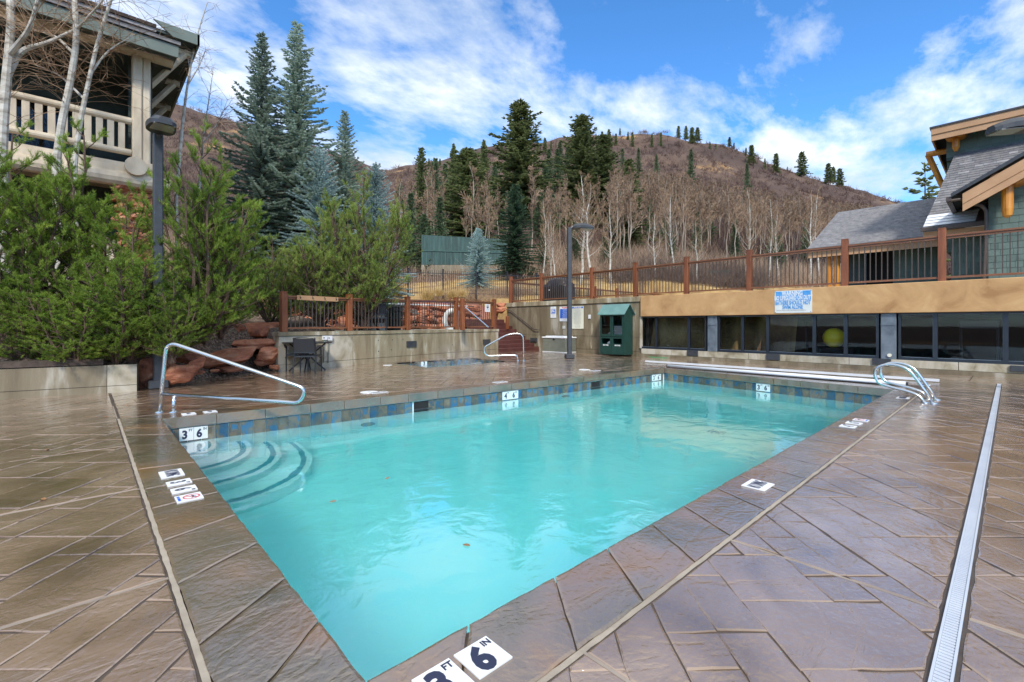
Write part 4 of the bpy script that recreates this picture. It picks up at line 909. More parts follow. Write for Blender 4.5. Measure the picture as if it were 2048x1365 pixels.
for u, v in ((757, 681), (785, 680), (806, 679), (783, 700), (757, 703), (878, 696), (905, 690), (640, 715), (571, 716)):
    p = PL(u, v, .003); b_.tube([p, p + Vector((LN.x, LN.y, 0)) * .003], .018, 8)
b_.obj('tie_hole', M['darkmetal'], lw)['kind'] = 'stuff'
# outlets and conduits
for lab, u0, u1, v0, v1, cu, vb in (('grey outlet box with pipe, left one of the pair behind the patio table', 644, 652, 672, 680, 647.5, 726), ('white outlet box with pipe, right one of the pair behind the patio table', 654, 662, 672, 681, 656.5, 726)):
    t = thing('outlet_box', lab, 'outlet', PL(cu, 726), 0, 'outlet boxes on the low wall'); p, q = PL(u0, v0), PL(u1, v1); s0, s1 = (p.xy - LA).dot(LD), (q.xy - LA).dot(LD)
    b_ = MB(); lbox(b_, s0, s1, -.07, -.002, q.z, p.z); b_.obj('box', M['white'], t); b_ = MB(); p = PL(cu, v1, .03); q2 = PL(cu, vb, .03); b_.tube([p, q2], .013, 8); b_.tube([p + Vector((0, 0, .0)), p - Vector((0, 0, .08))], .028, 8); b_.obj('conduit', M['boxgrey'], t)
    b_ = MB(); c_ = (PL((u0 + u1) / 2, (v0 + v1) / 2, .072)); b_.tube([c_, c_ + Vector((LN.x, LN.y, 0)) * .004], .018, 8); b_.obj('socket', M['ink'], t)
p, q = PL(572, 692), PL(577.5, 700); b_ = MB(); lbox(b_, (p.xy - LA).dot(LD), (q.xy - LA).dot(LD), -.015, -.001, q.z, p.z); setp(b_.obj('outlet_cover', M['white']), 'small white outlet cover at the left end of the low wall', 'outlet')

# ------------------------------------------------------------------ railings
POST = {}
def railing(name, label, pts, tops, rail_drop=.14, base_gap=.10, pw=.15, spacing=.118, group=None, mw='wood', bal_r=.011):
    """posts at pts (Vector base), tops = post top heights"""
    t = thing(name, label, 'railing', pts[0], 0, group)
    d = (pts[-1].xy - pts[0].xy).normalized(); ang = math.atan2(d.y, d.x)
    for p, zt in zip(pts, tops):
        hgt = zt - p.z; key = (round(hgt, 2), pw)
        if key not in POST:
            b_ = MB(); b_.cbox(-pw / 2, pw / 2, -pw / 2, pw / 2, 0, hgt - .035, .008)
            n = 5; 
            for i in range(n):   # softly domed cap
                a0 = (1 - (i / n) ** 2.2) ** .5; b_.box(-pw / 2 * (.72 + .28 * a0), pw / 2 * (.72 + .28 * a0), -pw / 2 * (.72 + .28 * a0), pw / 2 * (.72 + .28 * a0), hgt - .036 + .036 * i / n + .0005 * i, hgt - .036 + .036 * (i + 1) / n)
            POST[key] = b_.mesh('post', M[mw])
        o = inst('post', POST[key]); o.location = p; o.rotation_euler = (0, 0, ang); kid(o, t)
    for i in range(len(pts) - 1):
        a, b = pts[i], pts[i + 1]; za, zb = tops[i] - rail_drop, tops[i + 1] - rail_drop; dd = Vector((d.x, d.y, 0))
        A = Vector((a.x, a.y, 0)) + dd * pw / 2; B = Vector((b.x, b.y, 0)) - dd * pw / 2
        m_ = MB(); m_.beam((A.x, A.y, za), (B.x, B.y, zb), .10, .04); m_.beam((A.x, A.y, za - .05), (B.x, B.y, zb - .05), .045, .05); m_.obj('top_rail', M['woodrail'], t)
        m_ = MB(); m_.beam((A.x, A.y, a.z + base_gap), (B.x, B.y, b.z + base_gap), .075, .045); m_.obj('bottom_rail', M['woodrail'], t)
        n = int((B - A).length / spacing); bm_ = MB(); hh = (za - .075) - (a.z + base_gap + .02); bm_.box(-bal_r, bal_r, -bal_r, bal_r, 0, 1.0); me = bm_.mesh('baluster', M['baluster'])
        for k in range(1, n):
            f = k / n; p = A.lerp(B, f); z0 = a.z + (b.z - a.z) * f + base_gap + .02; z1 = za + (zb - za) * f - .07
            o = inst('baluster', me, sc=(1, 1, z1 - z0)); o.location = (p.x, p.y, z0); kid(o, t)
    return t
# upper deck railing on the wall and stucco band
ups = [1022, 1083, 1184, 1271, 1373, 1499, 1690, 1884]
pts = [Vector((15.5, PX(u, 560, 15.5).y, 2.25)) for u in ups] + [Vector((15.5, PX(1884, 560, 15.5).y - 2.4, 2.25))]
railing('upper_deck_railing', 'long brown railing with thick wooden posts on top of the wall and stucco band', pts, [3.57] * len(pts), rail_drop=.20)
# railing of the lower terrace above the spa
lp = [567, 698, 815, 912, 988]; tv = [583, 589, 593.5, 595.5, 599]
pts = [PL(u, 661, -.13) for u in lp]; pts = [Vector((p.x, p.y, 1.0)) for p in pts]
tops = [PL(u, v, -.13).z for u, v in zip(lp, tv)]
lr = railing('terrace_railing', 'brown wood post railing on the low wall behind the spa', pts, tops, rail_drop=.125)
# coat hook board and small sign hung on it
cb = thing('hook_board', 'wooden board with four black coat hooks on the leftmost railing bay', 'hook board', PL(635, 600, -.07))
p, q = PL(594, 592, -.06), PL(676, 604, -.06); b_ = MB(); b_.beam((p.x, p.y, 1.2 + 0), (q.x, q.y, 1.2), .02, .1)
s0, s1 = (p.xy - LA).dot(LD), (q.xy - LA).dot(LD); b_ = MB(); zz = (PL(594, 593, -.06).z + PL(676, 600, -.06).z) / 2; lbox(b_, s0, s1, .045, .065, zz - .075, zz + .05); b_.obj('board', M['fascia'], cb)
for k in range(4):
    s_ = s0 + (s1 - s0) * (.06 + .293 * k); c_ = LA + LD * s_ - LN * .045; c3_ = Vector((c_.x, c_.y, zz)); b_ = MB(); n3 = Vector((LN.x, LN.y, 0)); b_.tube([c3_ + Vector((0, 0, .04)), c3_ + n3 * .01, c3_ + n3 * .012 - Vector((0, 0, .03)), c3_ + n3 * .04 - Vector((0, 0, .03)), c3_ + n3 * .045], .007, 6); b_.obj('hook', M['black'], cb)
sg = thing('railing_sign', 'small white sign with black pictogram on the rightmost bay of the terrace railing', 'sign', PL(975, 616, -.07))
p, q = PL(970, 608.5, -.07), PL(979.8, 624.5, -.07); s0, s1 = (p.xy - LA).dot(LD), (q.xy - LA).dot(LD); b_ = MB(); lbox(b_, s0, s1, .062, .07, q.z, p.z); b_.obj('board', M['white'], sg)
cc = (p + q) / 2; n3 = Vector((LN.x, LN.y, 0)); r3 = Vector((LD.x, LD.y, 0)); cc = cc + n3 * .012; rg = []
for k in range(21): an = 2 * PI * k / 20; rg += [cc + r3 * math.cos(an) * .07 + Vector((0, 0, math.sin(an) * .07 + .05)), cc + r3 * math.cos(an) * .058 + Vector((0, 0, math.sin(an) * .058 + .05))]
b_ = MB(); b_.add([v[:] for v in rg], np.array([(2 * k, 2 * k + 2, 2 * k + 3, 2 * k + 1) for k in range(20)])); 
for dx, h_ in ((-.03, .05), (0, .07), (.03, .045)): b_.box(0, 0, 0, 0, 0, 0); c_ = cc + r3 * dx; b_.tube([c_ + Vector((0, 0, .01)), c_ + Vector((0, 0, .01 + h_))], .010, 6)
b_.obj('pictogram', M['ink'], sg)
o_ = lettering('NO GLASS', .035, M['greyink'], cc - Vector((0, 0, .07)), r3, U4, sg, .9, 0); o_.matrix_parent_inverse = wm(sg).inverted()

# ------------------------------------------------------------------ red steps between the two walls
sp_ = thing('red_steps', 'flight of red stained concrete steps between the two concrete walls', 'steps', (14, 15, 0))
for i in range(9):
    b_ = MB(); yf = 14.78 + .30 * i; b_.cbox(12.80, WX - .005, yf, yf + (.33 if i < 8 else 1.6), -.02 if i == 0 else .160 * i - .02, .160 * (i + 1), .01); b_.obj('step', M['stepred'], sp_)
b_ = MB(); b_.cbox(-.06, .06, -.06, .06, 0, .62, .008); o = b_.obj('newel_post', M['wood']); o.location = (*PY(1014.5, 657, 16.3).xy, .96); setp(o, 'short orange wooden post at the head of the red steps', 'post')

# ------------------------------------------------------------------ terrace, banks, upper deck
b_ = MB(); b_.prism([(5.6, 13.35), (12.75, 14.85), (12.75, 19.5), (5.6, 18.6)], .5, .985); setp(b_.obj('terrace_floor', M['conc_pale']), kind='structure')
b_ = MB(); b_.prism([(15.66, -4), (30, -4), (30, 19), (15.66, 17)], 2.15, 2.235); setp(b_.obj('upper_deck_floor', M['conc_pale']), kind='structure')
def hfield(name, x0, x1, nx, y0, y1, ny, f, m_, kind='structure', smooth=True):
    X_, Y_ = np.meshgrid(np.linspace(x0, x1, nx), np.linspace(y0, y1, ny)); Z_ = np.vectorize(f)(X_, Y_); V = np.stack([X_.ravel(), Y_.ravel(), Z_.ravel()], 1)
    i, j = np.meshgrid(np.arange(nx - 1), np.arange(ny - 1)); a = (j * nx + i).ravel(); b_ = MB(); b_.add(V, np.stack([a, a + 1, a + nx + 1, a + nx], 1)); return setp(b_.obj(name, m_, smooth=smooth), kind=kind)
def sstep(a, b, x): t = min(1, max(0, (x - a) / (b - a))); return t * t * (3 - 2 * t)
def bank(x, y):
    line = 10.72 + (x - .66) * (12.72 - 10.72) / (3.61 - .66)      # foot of the boulders
    t = y - line; zl = .50 + max(0, y - 10.95) * .26
    zr = -.10 + 1.25 * sstep(.45, 1.7, t) + max(0, t - 1.2) * .14
    if x > 3.55: zr = .6 + .5 * sstep(12.9, 13.4, y - (x - 3.6) * .21) + max(0, y - 14) * .12
    k = sstep(.45, .95, x); z = zl * (1 - k) + zr * k + .03 * math.sin(x * 5.1 + y * 3) * math.sin(y * 4.3 - x)
    return z
hfield('left_bank', -12, 5.6, 90, 10.98, 24, 80, lambda x, y: bank(x, y) if not (x > 3.6 and y < 13.0 + (x - 3.6) * .21) and not (x > .7 and y < 10.72 + (x - .66) * .68 - .1) else -.5, M['mulch'])
def bank2(x, y): k = sstep(17.5, 19.6, y - (x - 8) * .05); return .9 * (1 - k) + k * (2.22 + .07 * (y - 19)) + .05 * math.sin(x * 3.3) * math.sin(y * 2.9)
hfield('red_rock_slope', 4.5, 17.5, 60, 17.3, 24, 40, bank2, M['redgravel'])
# boulders of the left bank
bw = thing('boulder_bank', 'bank of large red sandstone boulders below the pine shrubs', 'boulders', (2, 11.2, 0))
for k, (u, v, w_, h_, D) in enumerate(((517, 660, 80, 36, 12.9), (456, 674, 66, 50, 12.3), (512, 689, 86, 30, 12.2), (533, 712, 50, 34, 12.0), (463, 714, 104, 36, 11.3), (458, 738, 48, 16, 11.0), (362, 712, 66, 36, 9.9), (394, 727, 34, 24, 9.7), (358, 749, 66, 54, 9.15), (292, 748, 46, 60, 9.0), (420, 690, 70, 44, 11.8), (325, 735, 50, 50, 9.5), (548, 735, 18, 12, 11.9), (400, 745, 18, 10, 9.8), (430, 742, 16, 9, 10.4), (330, 700, 70, 40, 10.4))):
    D -= .25; c_ = PD(u, v, D); s = D / FP * 1.0; o = inst('boulder', ROCKS[k % 6]); o.scale = (w_ * s * .55, w_ * s * .42, h_ * s * .68); o.location = c_; o.rotation_euler = (rnd.uniform(-.12, .12), rnd.uniform(-.15, .15), rnd.choice((0, PI)) - TH + .0 + rnd.uniform(-.4, .4) + PI / 4); kid(o, bw)
# boulders of the terrace bank
rw = thing('rock_retaining_wall', 'stacked red rock retaining wall behind the terrace railing', 'retaining wall', (9, 18, 1))
for row in range(4):
    for k in range(16):
        x = 5.2 + k * .62 + rnd.uniform(-.12, .12) + (row % 2) * .3; y = 17.45 + row * .36 + (x - 8) * .05; z = 1.08 + row * .31
        o = inst('rock', ROCKS[(k * 5 + row) % 6]); o.location = (x, y, z + rnd.uniform(-.05, .05)); o.scale = (rnd.uniform(.32, .48), rnd.uniform(.28, .42), rnd.uniform(.18, .27)); o.rotation_euler = (rnd.uniform(-.3, .3), rnd.uniform(-.3, .3), rnd.uniform(0, 6)); kid(o, rw)
for k in range(16):
    o = inst('rock', ROCKS[k % 6]); u = rnd.uniform(1000, 1020); p = PY(u, rnd.uniform(600, 640), rnd.uniform(18.2, 19.2)); o.location = (p.x, p.y, 1.3 + .07 * k); o.scale = (.42, .36, .22); o.rotation_euler = (rnd.uniform(-.3, .3), rnd.uniform(-.3, .3), rnd.uniform(0, 6)); kid(o, rw)

# ------------------------------------------------------------------ planter wall at the left
pw_ = thing('planter_wall', 'low stained concrete planter wall with dark timber cap under the pine shrubs', 'wall', (-1, 10.85, 0))
a, c = Vector((-6.5, 11.85)), Vector((.66, 10.62)); dd = (c - a).normalized(); nn = Vector((dd.y, -dd.x))
def pbox(mb, s0, s1, o0, o1, z0, z1):
    q = [a + dd * s0 - nn * o0, a + dd * s1 - nn * o0, a + dd * s1 - nn * o1, a + dd * s0 - nn * o1]; q = [(v.x, v.y) for v in q]
    if area(q) < 0: q = q[::-1]
    mb.prism(q, z0, z1)
PLn = (c - a).length
b_ = MB(); pbox(b_, 0, PLn, .03, .26, -.05, .48); b_.obj('core', M['conc_dark'], pw_)
for s0, s1, mm in ((0, 2.6, 'conc_dark'), (2.6, 5.2, 'conc_dark'), (5.2, 6.86, 'conc_dark'), (6.86, PLn, 'conc_pale')):
    for z0, z1 in ((-.03, .115), (.125, .485)): b_ = MB(); pbox(b_, s0 + (.004 if s0 else 0), s1 - .004 * (s1 < PLn) + 0, -.0, .03, z0, z1); b_.obj('panel', M[mm], pw_)
b_ = MB(); pbox(b_, 0, PLn - .45, -.02, .14, .50, .60); b_.obj('timber_cap', M['bark'], pw_)
p = PY(6, 763, 10.85); b_ = MB(); pbox(b_, 5.32, 5.52, -.02, .0, .17, .31); b_.obj('step_light', M['darkmetal'], pw_)
# ------------------------------------------------------------------ chrome rails
def rail_thing(name, label, P, r, feet, extra=None, group=None):
    t = thing(name, label, 'handrail' if 'grab' not in name else 'grab rail', feet[0], 0, group); b_ = MB(); b_.tube(P, r, 14); b_.obj('rail', M['steel'], t, smooth=True)
    if extra: b_ = MB(); b_.tube(extra, r, 14); b_.obj('post', M['steel'], t, smooth=True)
    for f in feet: b_ = MB(); b_.tube([(f[0], f[1], .001), (f[0], f[1], .012), (f[0], f[1], .022)], [r * 2.2, r * 2.1, r * 1.3], 18); b_.obj('escutcheon', M['steel'], t, smooth=False)
    return t
D_ = 6.285; Q = lambda u, v: PD(u, v, D_)
f1 = Q(319, 825.5); P = fillet([Q(319, 826), Q(327, 760), Q(335, 687), Q(578, 764), Q(632, 781), Q(588, 808), Q(322, 789)], [.05, .18, .3, .22, .22], 8)
P = fillet([Q(319, 826), Q(328, 735), Q(333, 683), Q(560, 760), Q(612, 778), Q(600, 807), Q(560, 803.5), Q(323, 788.5)], [.1, .17, .5, .16, .13, .1], 8)
t = rail_thing('pool_handrail', 'long chrome looped handrail over the curved pool steps', P, .0245, [(f1.x, f1.y), tuple(Q(347, 825).xy)], [Q(347, 826), Q(348.5, 792)])
D_ = 15.2; P = fillet([Q(1047.5, 722), Q(1047, 690), Q(1046, 668), Q(1018, 667.5), Q(966, 696), Q(972, 712.5), Q(1020, 711), Q(1034, 710.5), Q(1036, 722)], [.2, .3, .25, .35, .28, .2, .16], 7)
rail_thing('spa_handrail', 'chrome handrail rising from the deck at the right end of the spa', P, .024, [tuple(Q(1047.5, 722).xy), tuple(Q(1036, 722).xy)])
xr = G(1865, 807).x; Z2 = lambda X, pts: [PX(1500 + a * .2676, 700 + b * .2676, X) for a, b in pts]
shape = [(1368, 402), (1255, 232), (1190, 150), (1110, 116), (1010, 108), (938, 140), (930, 190), (960, 250), (1060, 282), (1180, 310), (1262, 340), (1308, 398)]
A_ = fillet(Z2(xr, shape), .12, 5); off = Vector((.47, 0, 0))
for k, (oo, lab) in enumerate(((Vector((0, 0, 0)), 'curved chrome grab rail at the right coping, the nearer of the pair'), (off, 'curved chrome grab rail at the right coping, the farther of the pair'))):
    PP = [p + oo for p in A_]; rail_thing('pool_grab_rail', lab, PP, .0235, [(PP[0].x, PP[0].y), (PP[-1].x, PP[-1].y)], group='pair of chrome grab rails')
for sx in range(3): b_ = MB(); b_.cbox(xr + .03, xr + .44, PDD[1] + .03, PDD[1] + .10, -.5 - .28 * sx, -.47 - .28 * sx, .005)
# ------------------------------------------------------------------ lamp posts
def lamp_head(mb_body, mb_lens):
    # slim curved luminaire pointing along +X from the post top at z = 0
    n = 10; ring = []
    for i in range(n + 1):
        t = i / n; x = .12 + .72 * t; w_ = .235 * (1 - (2 * t - 1) ** 4 * .45) * (.75 + .25 * (1 - t)); zt = .12 + .12 * math.sin(PI * (.15 + .75 * t)) - .02 * t; zb = .05 + .02 * math.sin(PI * t) - .03 * t
        ring.append([(x, -w_, zb), (x, -w_ * 1.03, (zb + zt) / 2), (x, -w_ * .6, zt), (x, w_ * .6, zt), (x, w_ * 1.03, (zb + zt) / 2), (x, w_, zb)])
    V = [p for r_ in ring for p in r_]; F = [(i * 6 + k, i * 6 + (k + 1) % 6, (i + 1) * 6 + (k + 1) % 6, (i + 1) * 6 + k) for i in range(n) for k in range(6)]
    mb_body.add(V, [np.array(F), np.array([[5, 4, 3, 2, 1, 0]]), np.array([[n * 6 + k for k in range(6)]])])
    mb_body.tube(fillet([(0, 0, -.22), (0.02, 0, .02), (.12, 0, .13), (.34, 0, .135)], .12), [.055] * 16, 10)
    mb_lens.slab([(.36, -.17, .050), (.78, -.15, .030), (.78, .15, .030), (.36, .17, .050)], (0, 0, -.012))
pm, bm2, hm, lm2 = MB(), MB(), MB(), MB()
pm.cbox(-.075, .075, -.075, .075, .1, 4.58, .018); bm2.cbox(-.15, .15, -.15, .15, 0, .16, .02); lamp_head(hm, lm2)
ME = {'post': pm.mesh('post', M['darkmetal']), 'base': bm2.mesh('base_cover', M['darkmetal']), 'head': hm.mesh('lamp_head', M['darkmetal']), 'lens': lm2.mesh('lens', M['lens'])}
def lamp(label, base, ang, hs_=1.0):
    t = thing('lamp_post', label, 'lamp post', base, 0, 'dark square lamp posts')
    for nm, k in (('post', 'post'), ('base_cover', 'base'), ('lamp_head', 'head')):
        o = inst(nm, ME[k]); o.parent = t
        if k == 'head': o.location = (0, 0, 4.50 * hs_); o.rotation_euler = (0, 0, ang); hd = o
        elif k == 'post': o.scale = (1, 1, hs_); o.rotation_euler = (0, 0, ang)
        else: o.rotation_euler = (0, 0, ang)
    l = inst('lens', ME['lens']); l.parent = hd
    return t
aR = math.atan2(RT[1], RT[0])
b0 = G(316, 777); lamp('dark square lamp post between the two tall pine shrubs', (b0.x, b0.y, 0), math.atan2(-b0.y, -b0.x) + .12, 1.04)
b0 = G(1139, 717.5); lamp('dark square lamp post standing before the grey concrete wall', (b0.x, b0.y, 0), aR + .1, 1.0)
b0 = G(2085, 785); lamp('dark lamp head reaching in at the right edge in front of the lodge', (b0.x, b0.y, 0), aR + PI - .1, 1.02)

# ------------------------------------------------------------------ patio chairs and table
def chair_geo(t):
    T_ = lambda P, r, n=8: (lambda b: (b.tube(P, r, n), b)[1])(MB())
    for sx in (-1, 1):
        x = .255 * sx
        b = MB(); b.tube(fillet([(x, -.24, 0), (x, -.22, .42), (x, -.19, .64)], .1), .017, 8); b.obj('leg', M['black'], t)
        b = MB(); b.tube(fillet([(x * 1.02, .30, 0), (x, .22, .42), (x * .98, .25, .60), (x * .96, .30, .87)], .1), .018, 8); b.obj('leg', M['black'], t)
        b = MB(); b.tube(fillet([(x, .25, .60), (x * 1.1, .12, .66), (x * 1.16, -.10, .665), (x * 1.1, -.28, .62)], .12), [.018] * 23, 8); b.obj('armrest', M['black'], t)
    b = MB(); b.cbox(-.25, .25, -.25, .23, .405, .43, .01); b.obj('seat', M['sling'], t)
    b = MB(); b.beam((-.26, -.25, .415), (.26, -.25, .415), .03, .035); b.beam((-.26, .22, .415), (.26, .22, .415), .03, .035); b.beam((-.255, -.25, .415), (-.255, .23, .415), .03, .035); b.beam((.255, -.25, .415), (.255, .23, .415), .03, .035); b.obj('seat_frame', M['black'], t)
    b = MB(); b.slab([(-.235, .252, .52), (.235, .252, .52), (.23, .298, .85), (-.23, .298, .85)], (0, .008, 0)); b.obj('backrest', M['sling'], t)
    b = MB(); b.tube(fillet([(-.245, .298, .86), (-.1, .31, .878), (.1, .31, .878), (.245, .298, .86)], .1), .016, 8); b.beam((-.245, .252, .51), (.245, .252, .51), .02, .03); b.obj('back_frame', M['black'], t)
def place_chair(label, x, y, rz, group):
    t = thing('patio_chair', label, 'chair', (0, 0, 0), 0, group); chair_geo(t); t.location = (x, y, 0); t.rotation_euler = (0, 0, rz); return t
c1 = PD(616, 745, 11.45); G3 = 'black patio chairs at the round table'
place_chair('black sling patio chair with its back to the camera at the table', c1.x, c1.y, aR + PI + .12 + PI, G3).rotation_euler = (0, 0, aR + .12 + PI)
c2 = PD(597, 735, 12.0); place_chair('black patio chair behind the table, mostly hidden by the nearer chair', c2.x, c2.y + .1, aR + .45, G3)
tb = thing('patio_table', 'round black patio table standing before the low concrete wall', 'table', (0, 0, 0))
b = MB(); b.tube([(0, 0, .715), (0, 0, .725), (0, 0, .737), (0, 0, .742)], [.585, .60, .60, .59], 36); b.obj('tabletop', M['black'], tb)
for k in range(4):
    an = PI / 4 + k * PI / 2; cs, sn = math.cos(an), math.sin(an)
    b = MB(); b.tube(fillet([(cs * .44, sn * .44, .71), (cs * .22, sn * .22, .52), (cs * .06, sn * .06, .36), (cs * .20, sn * .20, .22), (cs * .44, sn * .44, 0)], .16), .019, 8); b.obj('leg', M['black'], tb)
b = MB(); b.tube([(0, 0, .30), (0, 0, .42)], .07, 14); b.obj('hub', M['black'], tb)
c3 = PD(615, 740, 11.95); tb.location = (c3.x, c3.y, 0); tb.rotation_euler = (0, 0, .3)

# ------------------------------------------------------------------ towel cabinet
tc_ = thing('towel_cabinet', 'dark green wooden towel cabinet with glazed doors and pitched teal roof', 'cabinet', (15, 10.3, 0))
X0, X1, Y0_, Y1_ = 14.66, 15.26, 9.76, 10.84; ze = 1.60
b = MB(); b.box(X0 + .025, X1, Y0_, Y0_ + .03, .05, ze); b.box(X0 + .025, X1, Y1_ - .03, Y1_, .05, ze); b.box(X1 - .02, X1, Y0_ + .03, Y1_ - .03, .05, ze); b.box(X0 + .025, X1, Y0_ + .03, Y1_ - .03, .05, .09); b.box(X0 + .025, X1 - .02, Y0_ + .03, Y1_ - .03, .70, .73); b.box(X0 + .03, X1 - .02, 10.285, 10.315, .09, ze); b.obj('carcass', M['greencab'], tc_)
for y in (Y0_, Y1_):
    b = MB(); a = .0 if y == Y0_ else -.03; b.slab([(X0 + .02, y + a, ze), (X1, y + a, ze), ((X0 + X1) / 2, y + a, 1.93)], (0, .03, 0)); b.obj('gable', M['greencab'], tc_)
xm = (X0 + X1) / 2
for sg_ in (-1, 1):
    b = MB(); xe = xm + sg_ * .37; b.slab([(xe, Y0_ - .08, ze - .045), (xe, Y1_ + .08, ze - .045), (xm, Y1_ + .08, 1.945), (xm, Y0_ - .08, 1.945)], (0, 0, .025)); b.obj('roof', M['cabroof'], tc_)
def door(y0, y1, towels):
    d = MB(); s = .07
    for zz0, zz1, o0, o1 in ((.74, 1.585, .82, 1.52), (.06, .72, .46, .66)):
        d.box(X0, X0 + .022, y0, y1, zz0, o0); d.box(X0, X0 + .022, y0, y1, o1, zz1); d.box(X0, X0 + .022, y0, y0 + s, o0, o1); d.box(X0, X0 + .022, y1 - s, y1, o0, o1)
    o = d.obj('door', M['greencab'], tc_)
    b = MB(); b.box(X0 + .009, X0 + .013, y0 + s, y1 - s, .82, 1.52); b.obj('pane', M['glass'], o)
    b = MB(); b.box(X0 + .014, X0 + .03, y0 + s, y1 - s, 1.16, 1.18); b.obj('shelf_edge', M['greencab'], o)
    b = MB(); b.tube([(X0 + .005, y1 - .03, 1.18), (X0 - .02, y1 - .03, 1.18)], .014, 8); b.obj('knob', M['black'], o)
    b = MB(); b.box(X0 - .002, X0, (y0 + y1) / 2 - .13, (y0 + y1) / 2 + .13, .375, .425)
    l = lettering('USED TOWELS', .062, M['white'], Vector((X0 - .002, (y0 + y1) / 2, .40)), R4, U4, o, .62, .003); l.matrix_parent_inverse = wm(o).inverted()
    b = MB(); b.box(X0 + .03, X1 - .05, y0 + .02, y1 - .02, .3, .32); b.obj('bin_floor', M['dark'], o)
door(Y0_ + .01, 10.295, 1); door(10.305, Y1_ - .01, 0)
b = MB(); 
for k in range(6): 
    b = MB(); b.cbox(X0 + .06, X1 - .08, Y0_ + .07 + rnd.uniform(0, .015), 10.27 - rnd.uniform(0, .02), .735 + k * .068, .798 + k * .068, .02); setp(b.obj('folded_towel', M['towel']), 'folded white towel in the right door of the cabinet, layer %s from the bottom' % ('one', 'two', 'three', 'four', 'five', 'six')[k], 'towel', 'towels in the cabinet')
b = MB(); bm = bmesh.new(); bmesh.ops.create_icosphere(bm, subdivisions=2, radius=.11)
for v in bm.verts: v.co *= rnd.uniform(.8, 1.1)
b.frombm(bm, Matrix.Translation((X0 + .2, 10.46, .80))); setp(b.obj('towel', M['towel']), 'crumpled white towel in the left door of the cabinet', 'towel')
b = MB(); bm = bmesh.new(); bmesh.ops.create_icosphere(bm, subdivisions=2, radius=.13)
for v in bm.verts: v.co *= rnd.uniform(.75, 1.1)
b.frombm(bm, Matrix.Translation((X0 + .12, 10.45, .45))); setp(b.obj('used_towel', M['column']), 'grey used towel in the lower left opening of the cabinet', 'towel')

# ------------------------------------------------------------------ storage box
db = thing('storage_box', 'grey plastic storage box with white lid against the concrete wall', 'storage box', (15, 13.2, 0))
x0, x1, y0, y1 = 14.62, 15.28, 12.55, 13.85
b = MB(); b.cbox(x0, x1, y0, y1, .03, .60, .02)
for k in range(8): z = .09 + k * .06; b.cbox(x0 - .008, x1 + .008, y0 - .008, y0 + .38, z, z + .045, .006); b.cbox(x0 - .008, x1 + .008, y1 - .38, y1 + .008, z, z + .045, .006); b.cbox(x0 + .03, x1 - .03, y0 - .014, y1 + .014, z, z + .045, .006)
b.obj('body', M['boxgrey'], db); b = MB(); b.cbox(x0 - .02, x1 + .02, y0 - .02, y1 + .02, 0, .035, .01); b.obj('base', M['white'], db)
b = MB(); b.cbox(x0 - .04, x1 + .03, y0 - .04, y1 + .04, .60, .66, .02); b.cbox(x0 + .04, x1 - .04, y0 + .1, y1 - .1, .655, .70, .02); b.obj('lid', M['white'], db)
b = MB(); b.cbox(x0 - .03, x0 - .01, 13.15, 13.25, .53, .60, .005); b.obj('latch', M['black'], db)

# ------------------------------------------------------------------ terrace furniture behind the railing
def D3(u, v, D): return PD(u, v, D)
def bistro(name, label, u, D, r, z0=1.0):
    p = D3(u, 650, D); t = thing(name, label, 'table', (p.x, p.y, z0)); b = MB(); b.tube([(p.x, p.y, z0 + .80), (p.x, p.y, z0 + .83)], r, 24); b.obj('tabletop', M['black'], t)
    for k in range(4): an = .4 + k * PI / 2; b = MB(); b.tube(fillet([(p.x + math.cos(an) * r * .6, p.y + math.sin(an) * r * .6, z0 + .8), (p.x + math.cos(an) * .1, p.y + math.sin(an) * .1, z0 + .4), (p.x + math.cos(an) * r * .7, p.y + math.sin(an) * r * .7, z0)], .2), .02, 6); b.obj('leg', M['black'], t)
bistro('terrace_table', 'black round table on the terrace behind the second railing bay', 738, 15.2, .62)
cc_ = thing('terrace_table', 'black table beside the green bin on the terrace', 'table', D3(790, 655, 15.9)); p = D3(785, 655, 15.9)
b = MB(); b.cbox(p.x - .5, p.x + .5, p.y - .4, p.y + .4, 1.78, 1.81, .01); b.obj('tabletop', M['black'], cc_)
for sx in (-1, 1):
    for sy in (-1, 1): b = MB(); b.tube([(p.x + sx * .42, p.y + sy * .33, 1.0), (p.x + sx * .42, p.y + sy * .33, 1.78)], .02, 6); b.obj('leg', M['black'], cc_)
for u, D, rz, lab in ((715, 14.6, .5, 'black chair at the left of the terrace table behind the railing'), (757, 14.8, 2.6, 'black chair at the right of the terrace table behind the railing'), (795, 16.6, 1.2, 'black chair next to the green bin on the terrace')):
    p = D3(u, 650, D); c_ = place_chair(lab, p.x, p.y, rz, 'black chairs on the terrace'); c_.location.z = .985
p = D3(748, 650, 16.3); wc = thing('white_cooler', 'off white cooler box with dark band on the terrace behind the railing', 'cooler', (p.x, p.y, 1)); b = MB(); b.cbox(p.x - .35, p.x + .35, p.y - .3, p.y + .3, .985, 1.62, .03); b.obj('body', M['binwhite'], wc); b = MB(); b.cbox(p.x - .37, p.x + .37, p.y - .32, p.y + .32, 1.62, 1.72, .03); b.obj('lid', M['white'], wc); b = MB(); b.cbox(p.x - .36, p.x + .36, p.y - .31, p.y + .31, 1.25, 1.42, .005); b.obj('dark_band', M['black'], wc)
